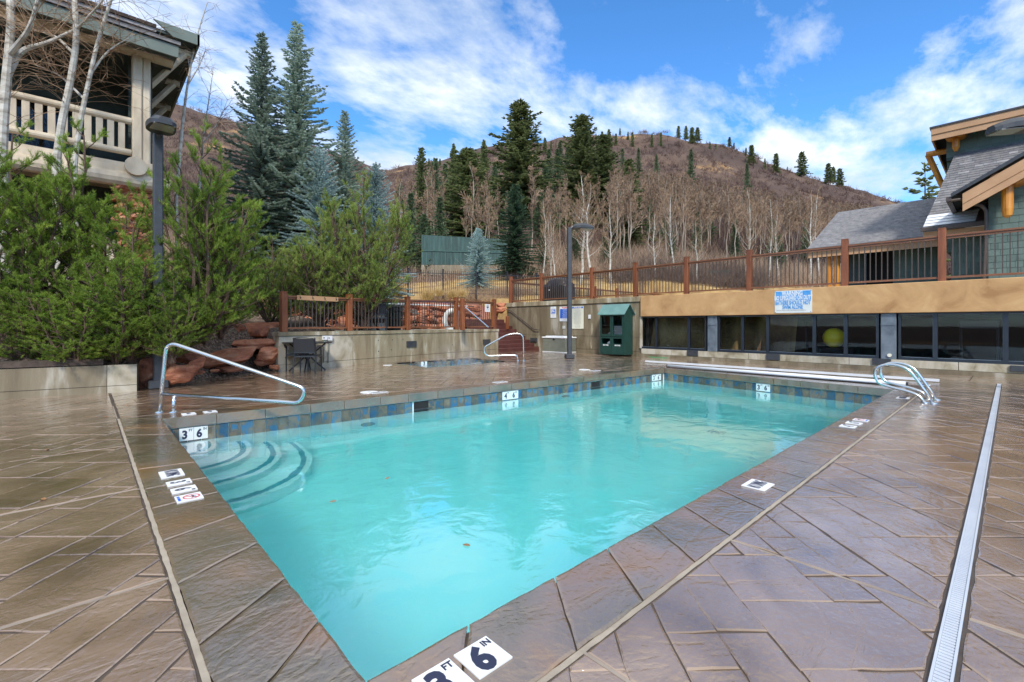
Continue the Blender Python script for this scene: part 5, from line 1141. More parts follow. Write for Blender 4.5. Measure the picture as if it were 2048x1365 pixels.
p = D3(788, 650, 16.9); gb = thing('green_bin', 'round dark green bin with black lid on the terrace', 'bin', (p.x, p.y, 1)); b = MB(); b.tube([(p.x, p.y, .985), (p.x, p.y, 1.3), (p.x, p.y, 1.72)], [.24, .27, .29], 20); b.obj('body', M['greencab'], gb); b = MB(); b.tube([(p.x, p.y, 1.72), (p.x, p.y, 1.80), (p.x, p.y, 1.83)], [.31, .30, .2], 20); b.obj('lid', M['black'], gb)
# life ring on a stand
p = D3(905, 641, 18.0); lf = thing('life_ring', 'white life ring hanging behind the fourth railing post', 'life ring', p); b = MB(); n3 = Vector((FW[0], FW[1], 0)); r3_ = Vector((RT[0], RT[1], 0))
P = [p + r3_ * math.cos(k * PI / 14) * .30 + Vector((0, 0, math.sin(k * PI / 14) * .38)) for k in range(29)]; b.tube(P, .10, 10, caps=False); b.obj('ring', M['white'], lf, smooth=True)
ps = MB(); ps.tube([(p.x, p.y + .15, .98), (p.x, p.y + .15, 2.25)], .035, 8); ps.obj('stand', M['wood'], lf)
for (u0, v0, u1, v1, mm, lab, r_) in ((742, 607, 935, 613, 'white', 'long white pole lying level over the red rocks behind the railing', .025), (822, 602, 905, 606, 'blue', 'long blue pole lying above the white pole behind the railing', .03)):
    a, c = PD(u0, v0, 17.5), PD(u1, v1, 18.6); b = MB(); b.tube([a, c], r_, 8); o = b.obj('pool_pole', M[mm]); setp(o, lab, 'pole', 'pool poles behind the railing')
    b = MB(); b.tube([c, c + (c - a).normalized() * .25], r_ * .7, 8); b.obj('tip', M['darkmetal'], o)
a, c = PD(928, 613, 17.2), PD(977, 655, 17.2); b = MB(); b.tube([a, c], .022, 8); o = b.obj('metal_rail', M['steel']); setp(o, 'slanted metal rail behind the rightmost terrace railing bay', 'rail')
p = D3(925, 650, 17.0); b = MB(); b.cbox(p.x - .07, p.x + .07, p.y - .07, p.y + .07, .98, 2.15, .01); setp(b.obj('wood_post', M['wood']), 'thin wooden post behind the rightmost terrace railing bay', 'post')
# covered grill on the upper deck
gp = PX(1118, 598, 17.3); gr = thing('covered_grill', 'barbecue under a black vinyl cover on the upper deck', 'grill', (gp.x, gp.y, 2.235))
bm = bmesh.new(); bmesh.ops.create_cube(bm, size=1); bmesh.ops.subdivide_edges(bm, edges=bm.edges[:], cuts=7, use_grid_fill=True)
for v in bm.verts:
    x, y, z = v.co; top = max(0, z); w_ = 1 - .22 * max(0, z) ** 1.5 * 2; v.co = Vector((x * .75 * w_ + .012 * math.sin(y * 30 + z * 9), y * 1.45 * w_ + .018 * math.sin(x * 25 + z * 14), (z + .5) * 1.28 - .20 * (abs(y) * 2) ** 3 * (z > .3) - .12 * (abs(x) * 2) ** 3 * (z > .3)))
b = MB(); b.frombm(bm, Matrix.Translation((gp.x, gp.y, 2.24))); b.obj('vinyl_cover', M['cover'], gr, smooth=True)
b = MB(); b.tube([(gp.x - .39, gp.y + .3, 2.9), (gp.x - .41, gp.y + .3, 2.9)], .03, 8); b.obj('eyelet', M['white'], gr)
# second railing crossing the upper deck
us = [1042, 1075, 1175, 1218, 1250, 1281, 1310, 1336, 1358]; pts = []
Yr = 17.1; pts = [Vector((15.75 + k * 2.3, Yr, 2.24)) for k in range(8)]
railing('deck_end_railing', 'brown railing crossing the far end of the upper deck behind the grill', pts, [3.5] * len(pts), rail_drop=.17, spacing=.13)

# ------------------------------------------------------------------ black iron fence on the grass slope
def hzv(x, y): return HZ(x, y)
# ------------------------------------------------------------------ lodge on the right
lg = thing('lodge', 'green shingled lodge with tan fascias, log brackets and grey roofs above the deck', 'building', (21, 3, 2.24))
def plate(name, P, off, m_, parent=lg): b = MB(); b.slab(P, off); return b.obj(name, m_, parent)
# right gable block, wall plane X = 20
Xb = 20.0; y_l = PX(1977, 400, Xb).y; y_r = -8.5
gh = lambda y: PX(1978, 372, Xb).z + (y_l - y) * .55
peak = y_l - 5.5
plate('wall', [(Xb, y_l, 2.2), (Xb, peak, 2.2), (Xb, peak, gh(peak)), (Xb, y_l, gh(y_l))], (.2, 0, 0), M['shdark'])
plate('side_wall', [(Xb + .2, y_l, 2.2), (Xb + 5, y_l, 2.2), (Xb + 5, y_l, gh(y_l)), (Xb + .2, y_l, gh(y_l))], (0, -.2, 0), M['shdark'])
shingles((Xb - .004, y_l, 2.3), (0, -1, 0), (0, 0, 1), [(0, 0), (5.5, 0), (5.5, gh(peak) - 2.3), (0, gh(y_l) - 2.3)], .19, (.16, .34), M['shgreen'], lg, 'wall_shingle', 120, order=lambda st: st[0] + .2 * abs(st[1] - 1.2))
# rake: parallel to the gable slope
Xr = 19.2; rk0 = PX(1925, 388, Xr); rk1 = PX(2048, 318, Xr); rd = (rk1 - rk0); slope = rd.z / -rd.y; rk2 = Vector((Xr, rk0.y - 6, rk0.z + 6 * slope))
plate('fascia', [rk0, rk2, rk2 + Vector((0, 0, -.0)), rk0], (0, 0, 0), M['fascia']) if 0 else None
for nm, za, zb, dx, mm in (('fascia', -.30, -.0, 0, 'fascia'), ('fascia_lower', -.52, -.30, .03, 'fascia')):
    plate(nm, [rk0 + Vector((dx, 0, za)), rk2 + Vector((dx, 0, za)), rk2 + Vector((dx, 0, zb)), rk0 + Vector((dx, 0, zb))], (.05, 0, 0), M[mm])
plate('roof', [rk0 + Vector((-.06, .25, -.06)), rk2 + Vector((-.06, 0, .07)), rk2 + Vector((4.5, 0, .07)), rk0 + Vector((4.5, .25, -.06))], (0, 0, .11), M['darkmetal'])
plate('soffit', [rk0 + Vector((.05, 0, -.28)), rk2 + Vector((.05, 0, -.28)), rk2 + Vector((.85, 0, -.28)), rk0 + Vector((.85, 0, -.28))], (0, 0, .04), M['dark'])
g0 = rk0 + Vector((-.02, .3, -.1)); b = MB(); b.beam(g0, g0 + Vector((4.4, 0, 0)), .12, .12); b.obj('gutter', M['baluster'], lg)
P = fillet([g0 + Vector((.05, 0, -.05)), PX(1927, 398, 19.3), PX(1938, 408, 19.5), PX(1962, 411, 19.9), PX(1972, 420, 19.93), PX(1973, 452, 19.93), PX(1968, 560, 19.93)], .12); b = MB(); b.tube(P, .045, 8); b.obj('downspout', M['baluster'], lg)
for (u, v, r_) in ((1997, 360, .20), (2036, 351, .215)):
    p = PX(u, v, 19.35); log((19.35, p.y, p.z), (20.0, p.y, p.z), r_, M['log'], lg, 'log_beam', 18); b = MB(); b.tube([(19.345, p.y, p.z), (19.352, p.y, p.z)], r_ * .97, 18); b.obj('log_end', M['logend'], lg)
p = PX(2015, 340, 19.6); q = PX(2015, 436, 19.6); b = MB(); b.tube([p, q + Vector((0, 0, .25)), q + Vector((0, 0, .06)), q], [.125, .125, .10, .04], 14); b.obj('log_bracket', M['log'], lg)
# main block roof A
e0, e1 = PX(1846, 458, 21), PX(1992, 446, 21); r0, r1 = PX(1910, 309, 24.5), PX(2090, 275, 24.5); e1 = Vector((21, e1.y - .3, e0.z)); r1 = Vector((24.5, r1.y, r0.z)); e0 = Vector(e0)
plate('roof', [e0, e1, r1, r0], (0, 0, -.12), M['shingle'])
def roof_sh(e0, e1, r0, r1, nind, course=.16, wr=(.2, .42), nm='roof_shingle'):
    """shingles on a roof slope: eave e0 (left) to e1, ridge r0 to r1"""
    R_ = (e1 - e0).normalized(); up_ = (r0 - e0); up_ = (up_ - R_ * up_.dot(R_)); L_ = up_.length; up_.normalize()
    poly = [((p - e0).dot(R_), (p - e0).dot(up_)) for p in (e0, e1, r1, r0)]
    shingles(e0 + Vector((-.0, 0, .006)), R_, up_, poly, course, wr, M['shingle'], lg, nm, nind, order=lambda st: rnd.random())
roof_sh(e0, e1, r0, r1, 60)
for k in range(4):
    f0, f1 = .01 + .035 * k, .036 + .035 * k; yy0 = lambda f: e0.lerp(r0, f); e0b = e0.lerp(e1, .62)
    a_, c_ = e0.lerp(r0, f0), e0.lerp(r0, f1); d_ = (e0b - e0); plate('metal_eave_panel', [a_ + Vector((-.02, 0, .035)), a_ + d_ + Vector((-.02, 0, .035)), c_ + d_ + Vector((-.02, 0, .035)), c_ + Vector((-.02, 0, .035))], (0, 0, .012), M['alu'])
a_ = e0.lerp(e1, .63); d_ = (e1 - e0) * .36; c_ = a_ + (r0 - e0) * .15; plate('metal_eave_panel', [a_ + Vector((-.02, 0, .035)), a_ + d_ + Vector((-.02, 0, .035)), c_ + d_ + Vector((-.02, 0, .035)), c_ + Vector((-.02, 0, .035))], (0, 0, .012), mat('brown_metal_roof_panel', (.08, .04, .035), .3))
b = MB(); b.beam(e0 + Vector((-.06, .05, -.05)), e1 + Vector((-.06, 0, -.05)), .12, .12); b.obj('gutter', M['baluster'], lg)
plate('fascia', [e0 + Vector((.08, 0, -.36)), e1 + Vector((.08, 0, -.36)), e1 + Vector((.08, 0, -.12)), e0 + Vector((.08, 0, -.12))], (.05, 0, 0), M['fascia'])
Xa = 21.6; ya, yc = PX(1902, 500, Xa).y, PX(1985, 500, Xa).y
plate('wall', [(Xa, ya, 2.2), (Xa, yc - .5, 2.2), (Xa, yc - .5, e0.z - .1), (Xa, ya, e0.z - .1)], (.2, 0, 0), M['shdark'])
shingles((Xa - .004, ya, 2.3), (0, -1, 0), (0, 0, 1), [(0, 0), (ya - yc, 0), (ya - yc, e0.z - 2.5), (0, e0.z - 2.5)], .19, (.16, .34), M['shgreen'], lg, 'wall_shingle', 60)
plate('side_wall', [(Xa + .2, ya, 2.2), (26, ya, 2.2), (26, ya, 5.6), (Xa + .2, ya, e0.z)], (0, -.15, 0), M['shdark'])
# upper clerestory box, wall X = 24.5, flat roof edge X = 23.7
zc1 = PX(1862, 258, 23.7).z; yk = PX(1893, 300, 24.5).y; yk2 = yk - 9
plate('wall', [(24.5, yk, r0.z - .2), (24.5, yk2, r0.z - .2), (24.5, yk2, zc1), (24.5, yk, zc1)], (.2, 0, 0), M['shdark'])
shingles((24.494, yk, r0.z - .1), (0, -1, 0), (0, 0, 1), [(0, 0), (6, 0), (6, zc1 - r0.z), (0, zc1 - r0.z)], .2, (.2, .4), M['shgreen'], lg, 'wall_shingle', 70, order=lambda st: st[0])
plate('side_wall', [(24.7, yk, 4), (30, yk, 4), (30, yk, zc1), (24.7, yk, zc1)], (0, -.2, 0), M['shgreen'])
ye = PX(1862, 260, 23.7).y
plate('roof', [(23.66, ye + .04, zc1 - .0), (23.66, yk2, zc1), (30, yk2, zc1), (30, ye + .04, zc1)], (0, 0, .06), M['darkmetal'])
for za, zb, dx, nm in ((-.24, 0, 0, 'fascia'), (-.46, -.24, .04, 'fascia_lower')): plate(nm, [(23.7 + dx, ye, zc1 + za), (23.7 + dx, yk2, zc1 + za), (23.7 + dx, yk2, zc1 + zb), (23.7 + dx, ye, zc1 + zb)], (.05, 0, 0), M['fascia'])
plate('side_fascia', [(23.76, ye, zc1 - .44), (30, ye, zc1 - .44), (30, ye, zc1), (23.76, ye, zc1)], (0, -.05, 0), M['fascia'])
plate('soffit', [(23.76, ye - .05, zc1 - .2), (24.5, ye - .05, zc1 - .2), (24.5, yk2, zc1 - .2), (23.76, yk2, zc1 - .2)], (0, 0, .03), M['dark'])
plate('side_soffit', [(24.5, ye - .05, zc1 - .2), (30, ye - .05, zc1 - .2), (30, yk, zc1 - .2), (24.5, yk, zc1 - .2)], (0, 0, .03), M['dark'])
for u, v in ((1901, 268), (1921, 263)):
    p = PX(u, v, 23.95); log((23.95, p.y, p.z), (24.5, p.y, p.z), .17, M['log'], lg, 'log_beam', 14); b = MB(); b.tube([(23.945, p.y, p.z), (23.952, p.y, p.z)], .165, 14); b.obj('log_end', M['logend'], lg)
p, q = PX(1912, 262, 24.2), PX(1912, 303, 24.2); b = MB(); b.tube([p, q + Vector((0, 0, .15)), q], [.11, .11, .05], 12); b.obj('log_bracket', M['log'], lg)
p = Vector((25.2, yk + .05, zc1 - .55)); b = MB(); b.tube([p + Vector((0, .6, 0)), p + Vector((0, -.1, 0))], .12, 10); b.tube([p + Vector((0, .55, 0)), p + Vector((0.6, .05, -1.6))], .10, 10); b.obj('log_bracket', M['log'], lg)
p, q = PX(1990, 214, 24.6), PX(2100, 190, 24.6); b = MB(); b.slab([(24.0, p.y, zc1 + .12), (24.0, p.y - 4, zc1 + .12), (25.6, p.y - 4, zc1 + .55), (25.6, p.y, zc1 + .55)], (0, 0, .07)); b.obj('solar_panel', M['glass'] if 0 else M['alu'], lg)
# far wing C
c0, c1 = PX(1613, 500, 25), PX(1885, 471, 25); c1.z = c0.z; q0, q1 = PX(1676, 433, 29.5), PX(1905, 396, 29.5); q1.z = q0.z = (q0.z + q1.z) / 2 + .15
c1.y -= 1.5; q1.y -= 1.5
plate('roof', [c0, c1, q1, q0], (0, 0, -.14), M['shingle']); roof_sh(c0, c1, q0, q1, 60, .17, (.24, .5))
b = MB(); b.beam(c0 + Vector((-.05, 0, -.03)), c1 + Vector((-.05, 0, -.03)), .12, .12); b.obj('gutter', M['baluster'], lg)
plate('fascia', [c0 + Vector((.06, 0, -.40)), c1 + Vector((.06, 0, -.40)), c1 + Vector((.06, 0, -.10)), c0 + Vector((.06, 0, -.10))], (.05, 0, 0), M['fascia'])
for u in (1659, 1674): p = PX(u, 520, 25.5); log((25.5, p.y, 2.24), (25.5, p.y, c0.z - .3), .11, M['log'], lg, 'log_column', 12)
Xc = 26.2; wa, wc_ = PX(1692, 520, Xc).y, PX(1890, 520, Xc).y
wo0, wo1 = PX(1727, 520, Xc).y, PX(1786, 520, Xc).y
for a, c in ((wa, wo0), (wo1, wc_)):
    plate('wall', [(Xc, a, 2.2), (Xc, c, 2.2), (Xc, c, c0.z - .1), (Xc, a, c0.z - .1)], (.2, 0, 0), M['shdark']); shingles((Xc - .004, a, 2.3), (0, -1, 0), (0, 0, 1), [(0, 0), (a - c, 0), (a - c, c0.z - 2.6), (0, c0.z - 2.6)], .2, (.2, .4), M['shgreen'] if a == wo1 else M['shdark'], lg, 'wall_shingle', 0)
plate('doorway', [(Xc + .6, wo0, 2.2), (Xc + .6, wo1, 2.2), (Xc + .6, wo1, c0.z), (Xc + .6, wo0, c0.z)], (.1, 0, 0), M['dark'])
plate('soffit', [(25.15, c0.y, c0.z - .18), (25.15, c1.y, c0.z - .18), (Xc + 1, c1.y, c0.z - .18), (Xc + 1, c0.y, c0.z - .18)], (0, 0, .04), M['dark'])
plate('end_wall', [(Xc + .2, wa, 2.2), (33, wa, 2.2), (33, wa, c0.z), (29.5, wa, q0.z - .2), (Xc + .2, wa, c0.z)], (0, -.2, 0), M['shdark'])
# ------------------------------------------------------------------ left house with log balcony, front plane Y = 17.9
hs2 = thing('log_balcony_house', 'dark shingled house with cream log balcony and grey shingle eaves behind the pines', 'building', (-2, 18, 2))
Yh = 17.9; HP = lambda u, v, dy=0: PY(u, v, Yh + dy)
def hplate(nm, P, off, mm): b = MB(); b.slab(P, off); return b.obj(nm, M[mm], hs2)
xe = HP(305, 300).x; zt_ = HP(285, 128).z; zf = HP(285, 326).z
rt = lambda u: HP(u, 236 - (256 - u) * .1875).z
ztr = (HP(256, 237).z + HP(0, 189).z) / 2
log((-7, Yh, ztr), (HP(263, 240).x, Yh, ztr), .10, M['creamlog'], hs2, 'top_rail')
zb_ = (HP(256, 299).z + HP(0, 262).z) / 2; log((-7, Yh, zb_), (HP(263, 300).x, Yh, zb_), .10, M['creamlog'], hs2, 'bottom_rail')
xx = HP(250, 260).x
for k in range(31): b = MB(); b.cbox(xx - .155, xx, Yh - .03, Yh + .03, zb_ + .06, ztr - .06, .008); b.obj('baluster_plank', M['creamlog'], hs2); xx -= .245
xq0, xq1 = HP(264, 300).x, HP(301, 300).x
b = MB(); b.cbox(xq0, xq1 - .2, Yh - .12, Yh + .42, zf - .05, zt_ + .2, .03); b.obj('column', M['creamlog'], hs2)
b = MB(); b.cbox(xq1 - .195, xq1, Yh - .08, Yh + .42, zf - .05, zt_ + .2, .03); b.obj('column', M['creamlog'], hs2)
b = MB(); b.cbox(HP(268, 320).x - 0, HP(305, 320).x, Yh - .25, Yh + .4, zf - .28, zf - .05, .02); b.obj('column_base', M['creamlog'], hs2)
b = MB(); b.box(-7, xe + .05, Yh - .12, Yh + .1, zf - .50, zf - .22); b.obj('floor_band', M['creamlog'], hs2)
b = MB(); b.box(-12, xe, Yh - .05, Yh + 3.2, zf - .24, zf - .10); b.obj('balcony_floor', M['creamlog'], hs2)
zz = HP(283, 342).z; log((HP(283, 342).x - .15, Yh - .45, zz), (HP(283, 342).x - .15, Yh + 3, zz), .27, M['creamlog'], hs2, 'log_beam', 16)
zz = HP(283, 366).z; log((HP(205, 372).x - 4, Yh - .1, zz), (HP(338, 372).x, Yh - .1, zz), .22, M['creamlog'], hs2, 'log_beam')
zz = HP(300, 140).z; log((-8, Yh, zt_ + .35), (HP(345, 140).x, Yh, zt_ + .35), .20, M['creamlog'], hs2, 'header_log')
# eave and roofs
f0 = HP(357, 116, -.9); fz = f0.z; fx = f0.x
hplate('fascia', [(-13, Yh - .9, fz), (fx, Yh - .9, fz), (fx, Yh - .9, fz + .34), (-13, Yh - .9, fz + .34)], (0, .06, 0), 'greenfascia')
hplate('soffit', [(-13, Yh - .84, fz + .1), (fx, Yh - .84, fz + .1), (fx, Yh + 3.2, fz + .6), (-13, Yh + 3.2, fz + .6)], (0, 0, .04), 'shdark')
E0, E1 = Vector((-13, Yh - .96, fz + .36)), Vector((fx + .05, Yh - .96, fz + .36)); R0, R1 = Vector((-13, Yh + 4, fz + 2.0)), Vector((fx - .3, Yh + 4, fz + 2.0))
hplate('roof', [E0, E1, R1, R0], (0, 0, .06), 'shingle')
R_ = Vector((1, 0, 0)); up_ = (R0 - E0).normalized(); shingles(E0 + Vector((0, 0, .065)), R_, up_, [(5, 0), ((E1 - E0).length, 0), ((E1 - E0).length - .2, (R0 - E0).length), (5, (R0 - E0).length)], .2, (.25, .5), M['shingle'], hs2, 'roof_shingle', 0, th=.03)
# second layer of roof a little higher and set back
f2 = HP(309, 76, .3); hplate('roof', [(-13, Yh - .2, f2.z - .05), (f2.x, Yh - .2, f2.z - .05), (f2.x - .1, Yh + 5, f2.z + 1.6), (-13, Yh + 5, f2.z + 1.6)], (0, 0, .10), 'shingle')
shingles(Vector((-13, Yh - .25, f2.z + .055)), R_, Vector((0, 5.2, 1.65)).normalized(), [(5, 0), (f2.x + 13, 0), (f2.x + 12.9, 5.4), (5, 5.4)], .22, (.16, .3), M['bark'], hs2, 'ridge_shingle', 0, th=.09)
f3 = HP(390, 112, 1.2); hplate('side_fascia', [(fx, Yh + .3, f3.z - .05), (f3.x, Yh + .3, f3.z - .05), (f3.x, Yh + .3, f3.z + .3), (fx - .5, Yh + .3, f3.z + .3)], (0, .06, 0), 'greenfascia')
hplate('side_eave', [(f3.x, Yh + .3, f3.z - .05), (f3.x, Yh + 12, f3.z - .05), (f3.x, Yh + 12, f3.z + .3), (f3.x, Yh + .3, f3.z + .3)], (-.06, 0, 0), 'greenfascia')
hplate('side_soffit', [(xe, Yh + .4, f3.z), (f3.x, Yh + .4, f3.z), (f3.x, Yh + 12, f3.z), (xe, Yh + 12, f3.z)], (0, 0, .1), 'shdark')
for k in range(3): b = MB(); yy = Yh + .9 + k * 2.6; b.tube([(xe, yy, f3.z - 1.6), (f3.x - .25, yy, f3.z - .1)], .10, 8); b.tube([(xe, yy, f3.z - .18), (f3.x - .15, yy, f3.z - .18)], .11, 8); b.obj('log_bracket', M['creamlog'], hs2)
# walls
hplate('corner_wall', [(xe - .0, Yh + .45, 1.5), (xe, Yh + 12, 1.5), (xe, Yh + 12, fz + .6), (xe, Yh + .45, fz + .6)], (-.2, 0, 0), 'shdark')
hplate('corner_return', [(HP(300, 200).x, Yh + .45, 1.5), (xe - .002, Yh + .45, 1.5), (xe - .002, Yh + .45, fz + .6), (HP(300, 200).x, Yh + .45, fz + .6)], (0, .2, 0), 'shdark')
shingles((xe - .55, Yh + .444, 3.0), (1, 0, 0), (0, 0, 1), [(0, 0), (.58, 0), (.58, fz - 2.5), (0, fz - 2.5)], .17, (.12, .26), M['shdark'], hs2, 'wall_shingle', 60)
hplate('back_wall', [(-13, Yh + 3.1, 1.5), (xe - .2, Yh + 3.1, 1.5), (xe - .2, Yh + 3.1, fz + 1.2), (-13, Yh + 3.1, fz + 1.2)], (0, .2, 0), 'shdark')
shingles((-9, Yh + 3.094, zf), (1, 0, 0), (0, 0, 1), [(0, 0), (10, 0), (10, 3), (0, 3)], .2, (.18, .4), M['shdark'], hs2, 'back_shingle', 0)
for x_ in (-5.2, -1.9):
    b = MB(); b.box(x_, x_ + 1.8, Yh + 3.02, Yh + 3.08, zf + .1, zf + 2.2); w_ = b.obj('window', M['dark'], hs2); b = MB(); b.box(x_ - .08, x_ + 1.88, Yh + 3.0, Yh + 3.05, zf + 2.2, zf + 2.3); b.box(x_ - .08, x_, Yh + 3.0, Yh + 3.05, zf, zf + 2.2); b.box(x_ + 1.8, x_ + 1.88, Yh + 3.0, Yh + 3.05, zf, zf + 2.2); b.obj('frame', M['darkmetal'], w_)
    b = MB(); b.box(x_ + .03, x_ + 1.77, Yh + 3.0, Yh + 3.01, zf + .12, zf + 2.18); b.obj('pane', M['glass'], w_)
# lower storey: red stone pier and cream porch rail
for k in range(7):
    for j in range(2):
        o = inst('stone', ROCKS[(k + j) % 6]); p = HP(248 + 34 * j, 492 - k * 19); o.location = (p.x, Yh + .1, p.z); o.scale = (.34, .3, .20); o.rotation_euler = (0, 0, rnd.uniform(0, 6)); kid(o, hs2)
hplate('stone_pier', [(HP(240, 400).x, Yh, 1.5), (HP(304, 400).x, Yh, 1.5), (HP(304, 400).x, Yh, HP(270, 383).z), (HP(240, 400).x, Yh, HP(270, 383).z)], (0, .5, 0), 'rock')
zl = HP(30, 470).z; log((-8, Yh - .4, zl), (HP(235, 490).x, Yh - .4, zl), .11, M['creamlog'], hs2, 'porch_rail')
xx = HP(228, 500).x
for k in range(22): b = MB(); b.cbox(xx - .17, xx, Yh - .43, Yh - .37, zl - .95, zl - .07, .008); b.obj('porch_plank', M['creamlog'], hs2); xx -= .32
hplate('porch_floor', [(-12, Yh - .5, zl - 1.05), (HP(240, 500).x, Yh - .5, zl - 1.05), (HP(240, 500).x, Yh + 3, zl - 1.05), (-12, Yh + 3, zl - 1.05)], (0, 0, -.3), 'creamlog')
# ------------------------------------------------------------------ hillside terrain
RIDGE = [(-900, 205), (-200, 190), (200, 190), (345, 208), (512, 250), (620, 285), (700, 318), (760, 338), (850, 328), (905, 312), (950, 300), (1100, 284), (1200, 270), (1330, 271), (1430, 288), (1500, 311), (1600, 350), (1700, 377), (1790, 402), (1900, 425), (2048, 440), (2600, 470)]
EP = [(10, .02), (18, .085), (24, .135), (32, .205), (45, .305), (60, .40), (80, .50), (110, .60), (150, .71), (200, .85), (260, 1.0), (300, .97), (360, .80), (600, .30)]
def interp(T, x):
    if x <= T[0][0]: return T[0][1]
    for (a, p), (b, q) in zip(T[:-1], T[1:]):
        if x <= b: t = (x - a) / (b - a); return p + (q - p) * t
    return T[-1][1]
def HZ(x, y):
    D = x * FW[0] + y * FW[1]
    if D < 5: return -1
    r = (x * RT[0] + y * RT[1]) / D; u = CX + FP * r; D = min(D, 600)
    z = H + interp(EP, D) * (HY - interp(RIDGE, u)) / FP * D
    return z + (.012 * D) * (math.sin(x * .11 + 1) * math.sin(y * .09 + 2) + .5 * math.sin(x * .31) * math.cos(y * .27)) * min(1, max(0, (D - 28) / 40)) * .6
Ds = np.concatenate([np.linspace(14, 45, 50), np.geomspace(47, 600, 60)]); rs_ = np.linspace(-1.75, 1.75, 190)
V = []; 
for D in Ds:
    for r in rs_: x, y = (FW[0] + r * RT[0]) * D, (FW[1] + r * RT[1]) * D; V.append((x, y, -1.4 if (x < 15.7 and y < 20.2) else (min(2.0, HZ(x, y)) if (x >= 15.7 and y < 18.2 and x < 31) else HZ(x, y))))
nr = len(rs_); i, j = np.meshgrid(np.arange(nr - 1), np.arange(len(Ds) - 1)); a = (j * nr + i).ravel(); tb_ = MB(); near = (j.ravel() < 40)
F_ = np.stack([a, a + 1, a + nr + 1, a + nr], 1); tb_.V.append(np.array(V, dtype=np.float32)); tb_.n = len(V)
tb_.F += [F_[near], F_[~near]]; tb_.M += [np.full(near.sum(), 1, dtype=np.int32), np.zeros((~near).sum(), dtype=np.int32)]
setp(tb_.obj('hillside', [M['hill'], M['goldgr']], smooth=True), kind='structure')
b = MB(); b.box(-900, 900, -900, 900, -1.6, -1.5); 
b = MB(); b.quad((-900, -900, -2.2), (900, -900, -2.2), (900, 900, -2.2), (-900, 900, -2.2)); setp(b.obj('ground', M['hill']), kind='structure')
def off_limits(p): return (p.x < 16.2 and p.y < 20.0) or (p.x >= 15 and p.y < 18.6 and p.x < 32)
def at(u, D): a = sight(u, HY); x, y = a[0] * D, a[1] * D; return Vector((x, y, HZ(x, y)))

# ------------------------------------------------------------------ plant geometry
def unit(v): return v / np.maximum(np.linalg.norm(v, axis=1, keepdims=True), 1e-9)
def sprigs(mb, P, D, L, W, cross=True):
    """slender leaf-shaped blades from P along D, two crossed blades each"""
    P = np.asarray(P); D = unit(np.asarray(D)); n = len(P); up = np.tile([0., 0, 1], (n, 1)); up[np.abs(D[:, 2]) > .95] = (1, 0, 0)
    s = unit(np.cross(D, up)); t = np.cross(s, D); L = np.broadcast_to(L, n)[:, None]; W = np.broadcast_to(W, n)[:, None]
    for a in ((s, t) if cross else (s,)):
        V = np.stack([P, P + D * L * .45 + a * W * .5, P + D * L, P + D * L * .45 - a * W * .5], 1).reshape(-1, 3); mb.add(V, np.arange(4 * n).reshape(n, 4))
def slivers(mb, P, D, L, W):
    P = np.asarray(P); D = unit(np.asarray(D)); n = len(P); rv = unit(RN.normal(size=(n, 3))); s = unit(np.cross(D, rv)); L = np.broadcast_to(L, n)[:, None]; W = np.broadcast_to(W, n)[:, None]
    V = np.stack([P - s * W * .5, P + s * W * .5, P + D * L], 1).reshape(-1, 3); mb.add(V, np.arange(3 * n).reshape(n, 3))
def conifer(seed, h=10., R=2., nb=260, tw=.16, sz=.30, wd=.10, prof=.9, droop=.25, bare=.06, clump=0.0, tuft=1):
    """trunk mesh and crown mesh of a conifer; the crown is twigs on real branches"""
    rs = np.random.RandomState(seed); c = MB(); wo = MB(); wo.tube([(0, 0, -.6), (rs.uniform(-.05, .05), 0, h * .5), (0, 0, h * .985)], [h * .016, h * .010, .01], 6)
    for k in range(nb):
        f = bare + (1 - bare) * ((k + rs.rand()) / nb) ** 1.15; z = h * f; Lb = R * ((1 - f) ** prof) * rs.uniform(.48, 1.25) + .05 * R
        if clump: Lb *= 1 - clump * (.5 + .5 * math.sin(f * 37 + seed)) * rs.uniform(.4, 1)
        az = k * 2.399 + rs.uniform(-.4, .4); d = np.array([math.cos(az), math.sin(az), 0.]); rise = (.75 * f ** 1.5 - .12)
        n = max(3, int(Lb / tw)); t = (np.arange(n) + rs.rand(n) * .7) / n; t = np.clip(t, .06, 1); s = t * Lb
        zz = z + s * rise - droop * Lb * (t ** 2) * (1 - f) + .12 * Lb * t ** 4
        P = d * s[:, None]; P[:, 2] = zz; sd = np.array([-d[1], d[0], 0])
        wo.tube([(0, 0, z), tuple(P[n // 2]), tuple(P[-1])], [.010 * Lb + .008, .006 * Lb + .004, .003], 3, caps=False)
        for sg in (-1, 1):
            for q in range(tuft):
                D_ = d * rs.uniform(.45, .9, (n, 1)) + sd * sg * rs.uniform(.45, 1.0, (n, 1)); D_[:, 2] += rs.uniform(-.25, .35, n)
                L_ = sz * (.6 + .9 * (1 - t) * min(1, Lb)) * rs.uniform(.7, 1.25, n); sprigs(c, P, D_, L_, wd * rs.uniform(.7, 1.2, n))
        sprigs(c, P, np.tile(d + [0, 0, .15], (n, 1)) + rs.normal(size=(n, 3)) * .2, sz * .8, wd)
    m = 8; sprigs(c, np.array([[0, 0, h * (.93 + .01 * i)] for i in range(m)]), rs.normal(size=(m, 3)) * [.5, .5, .2] + [0, 0, .8], sz * .7, wd * .6)
    return wo, c
def mk_tree_meshes(seed, bark, leafm, **k): wo, c = conifer(seed, **k); return wo.mesh('trunk', bark), c.mesh('crown', leafm), k.get('h', 10.)
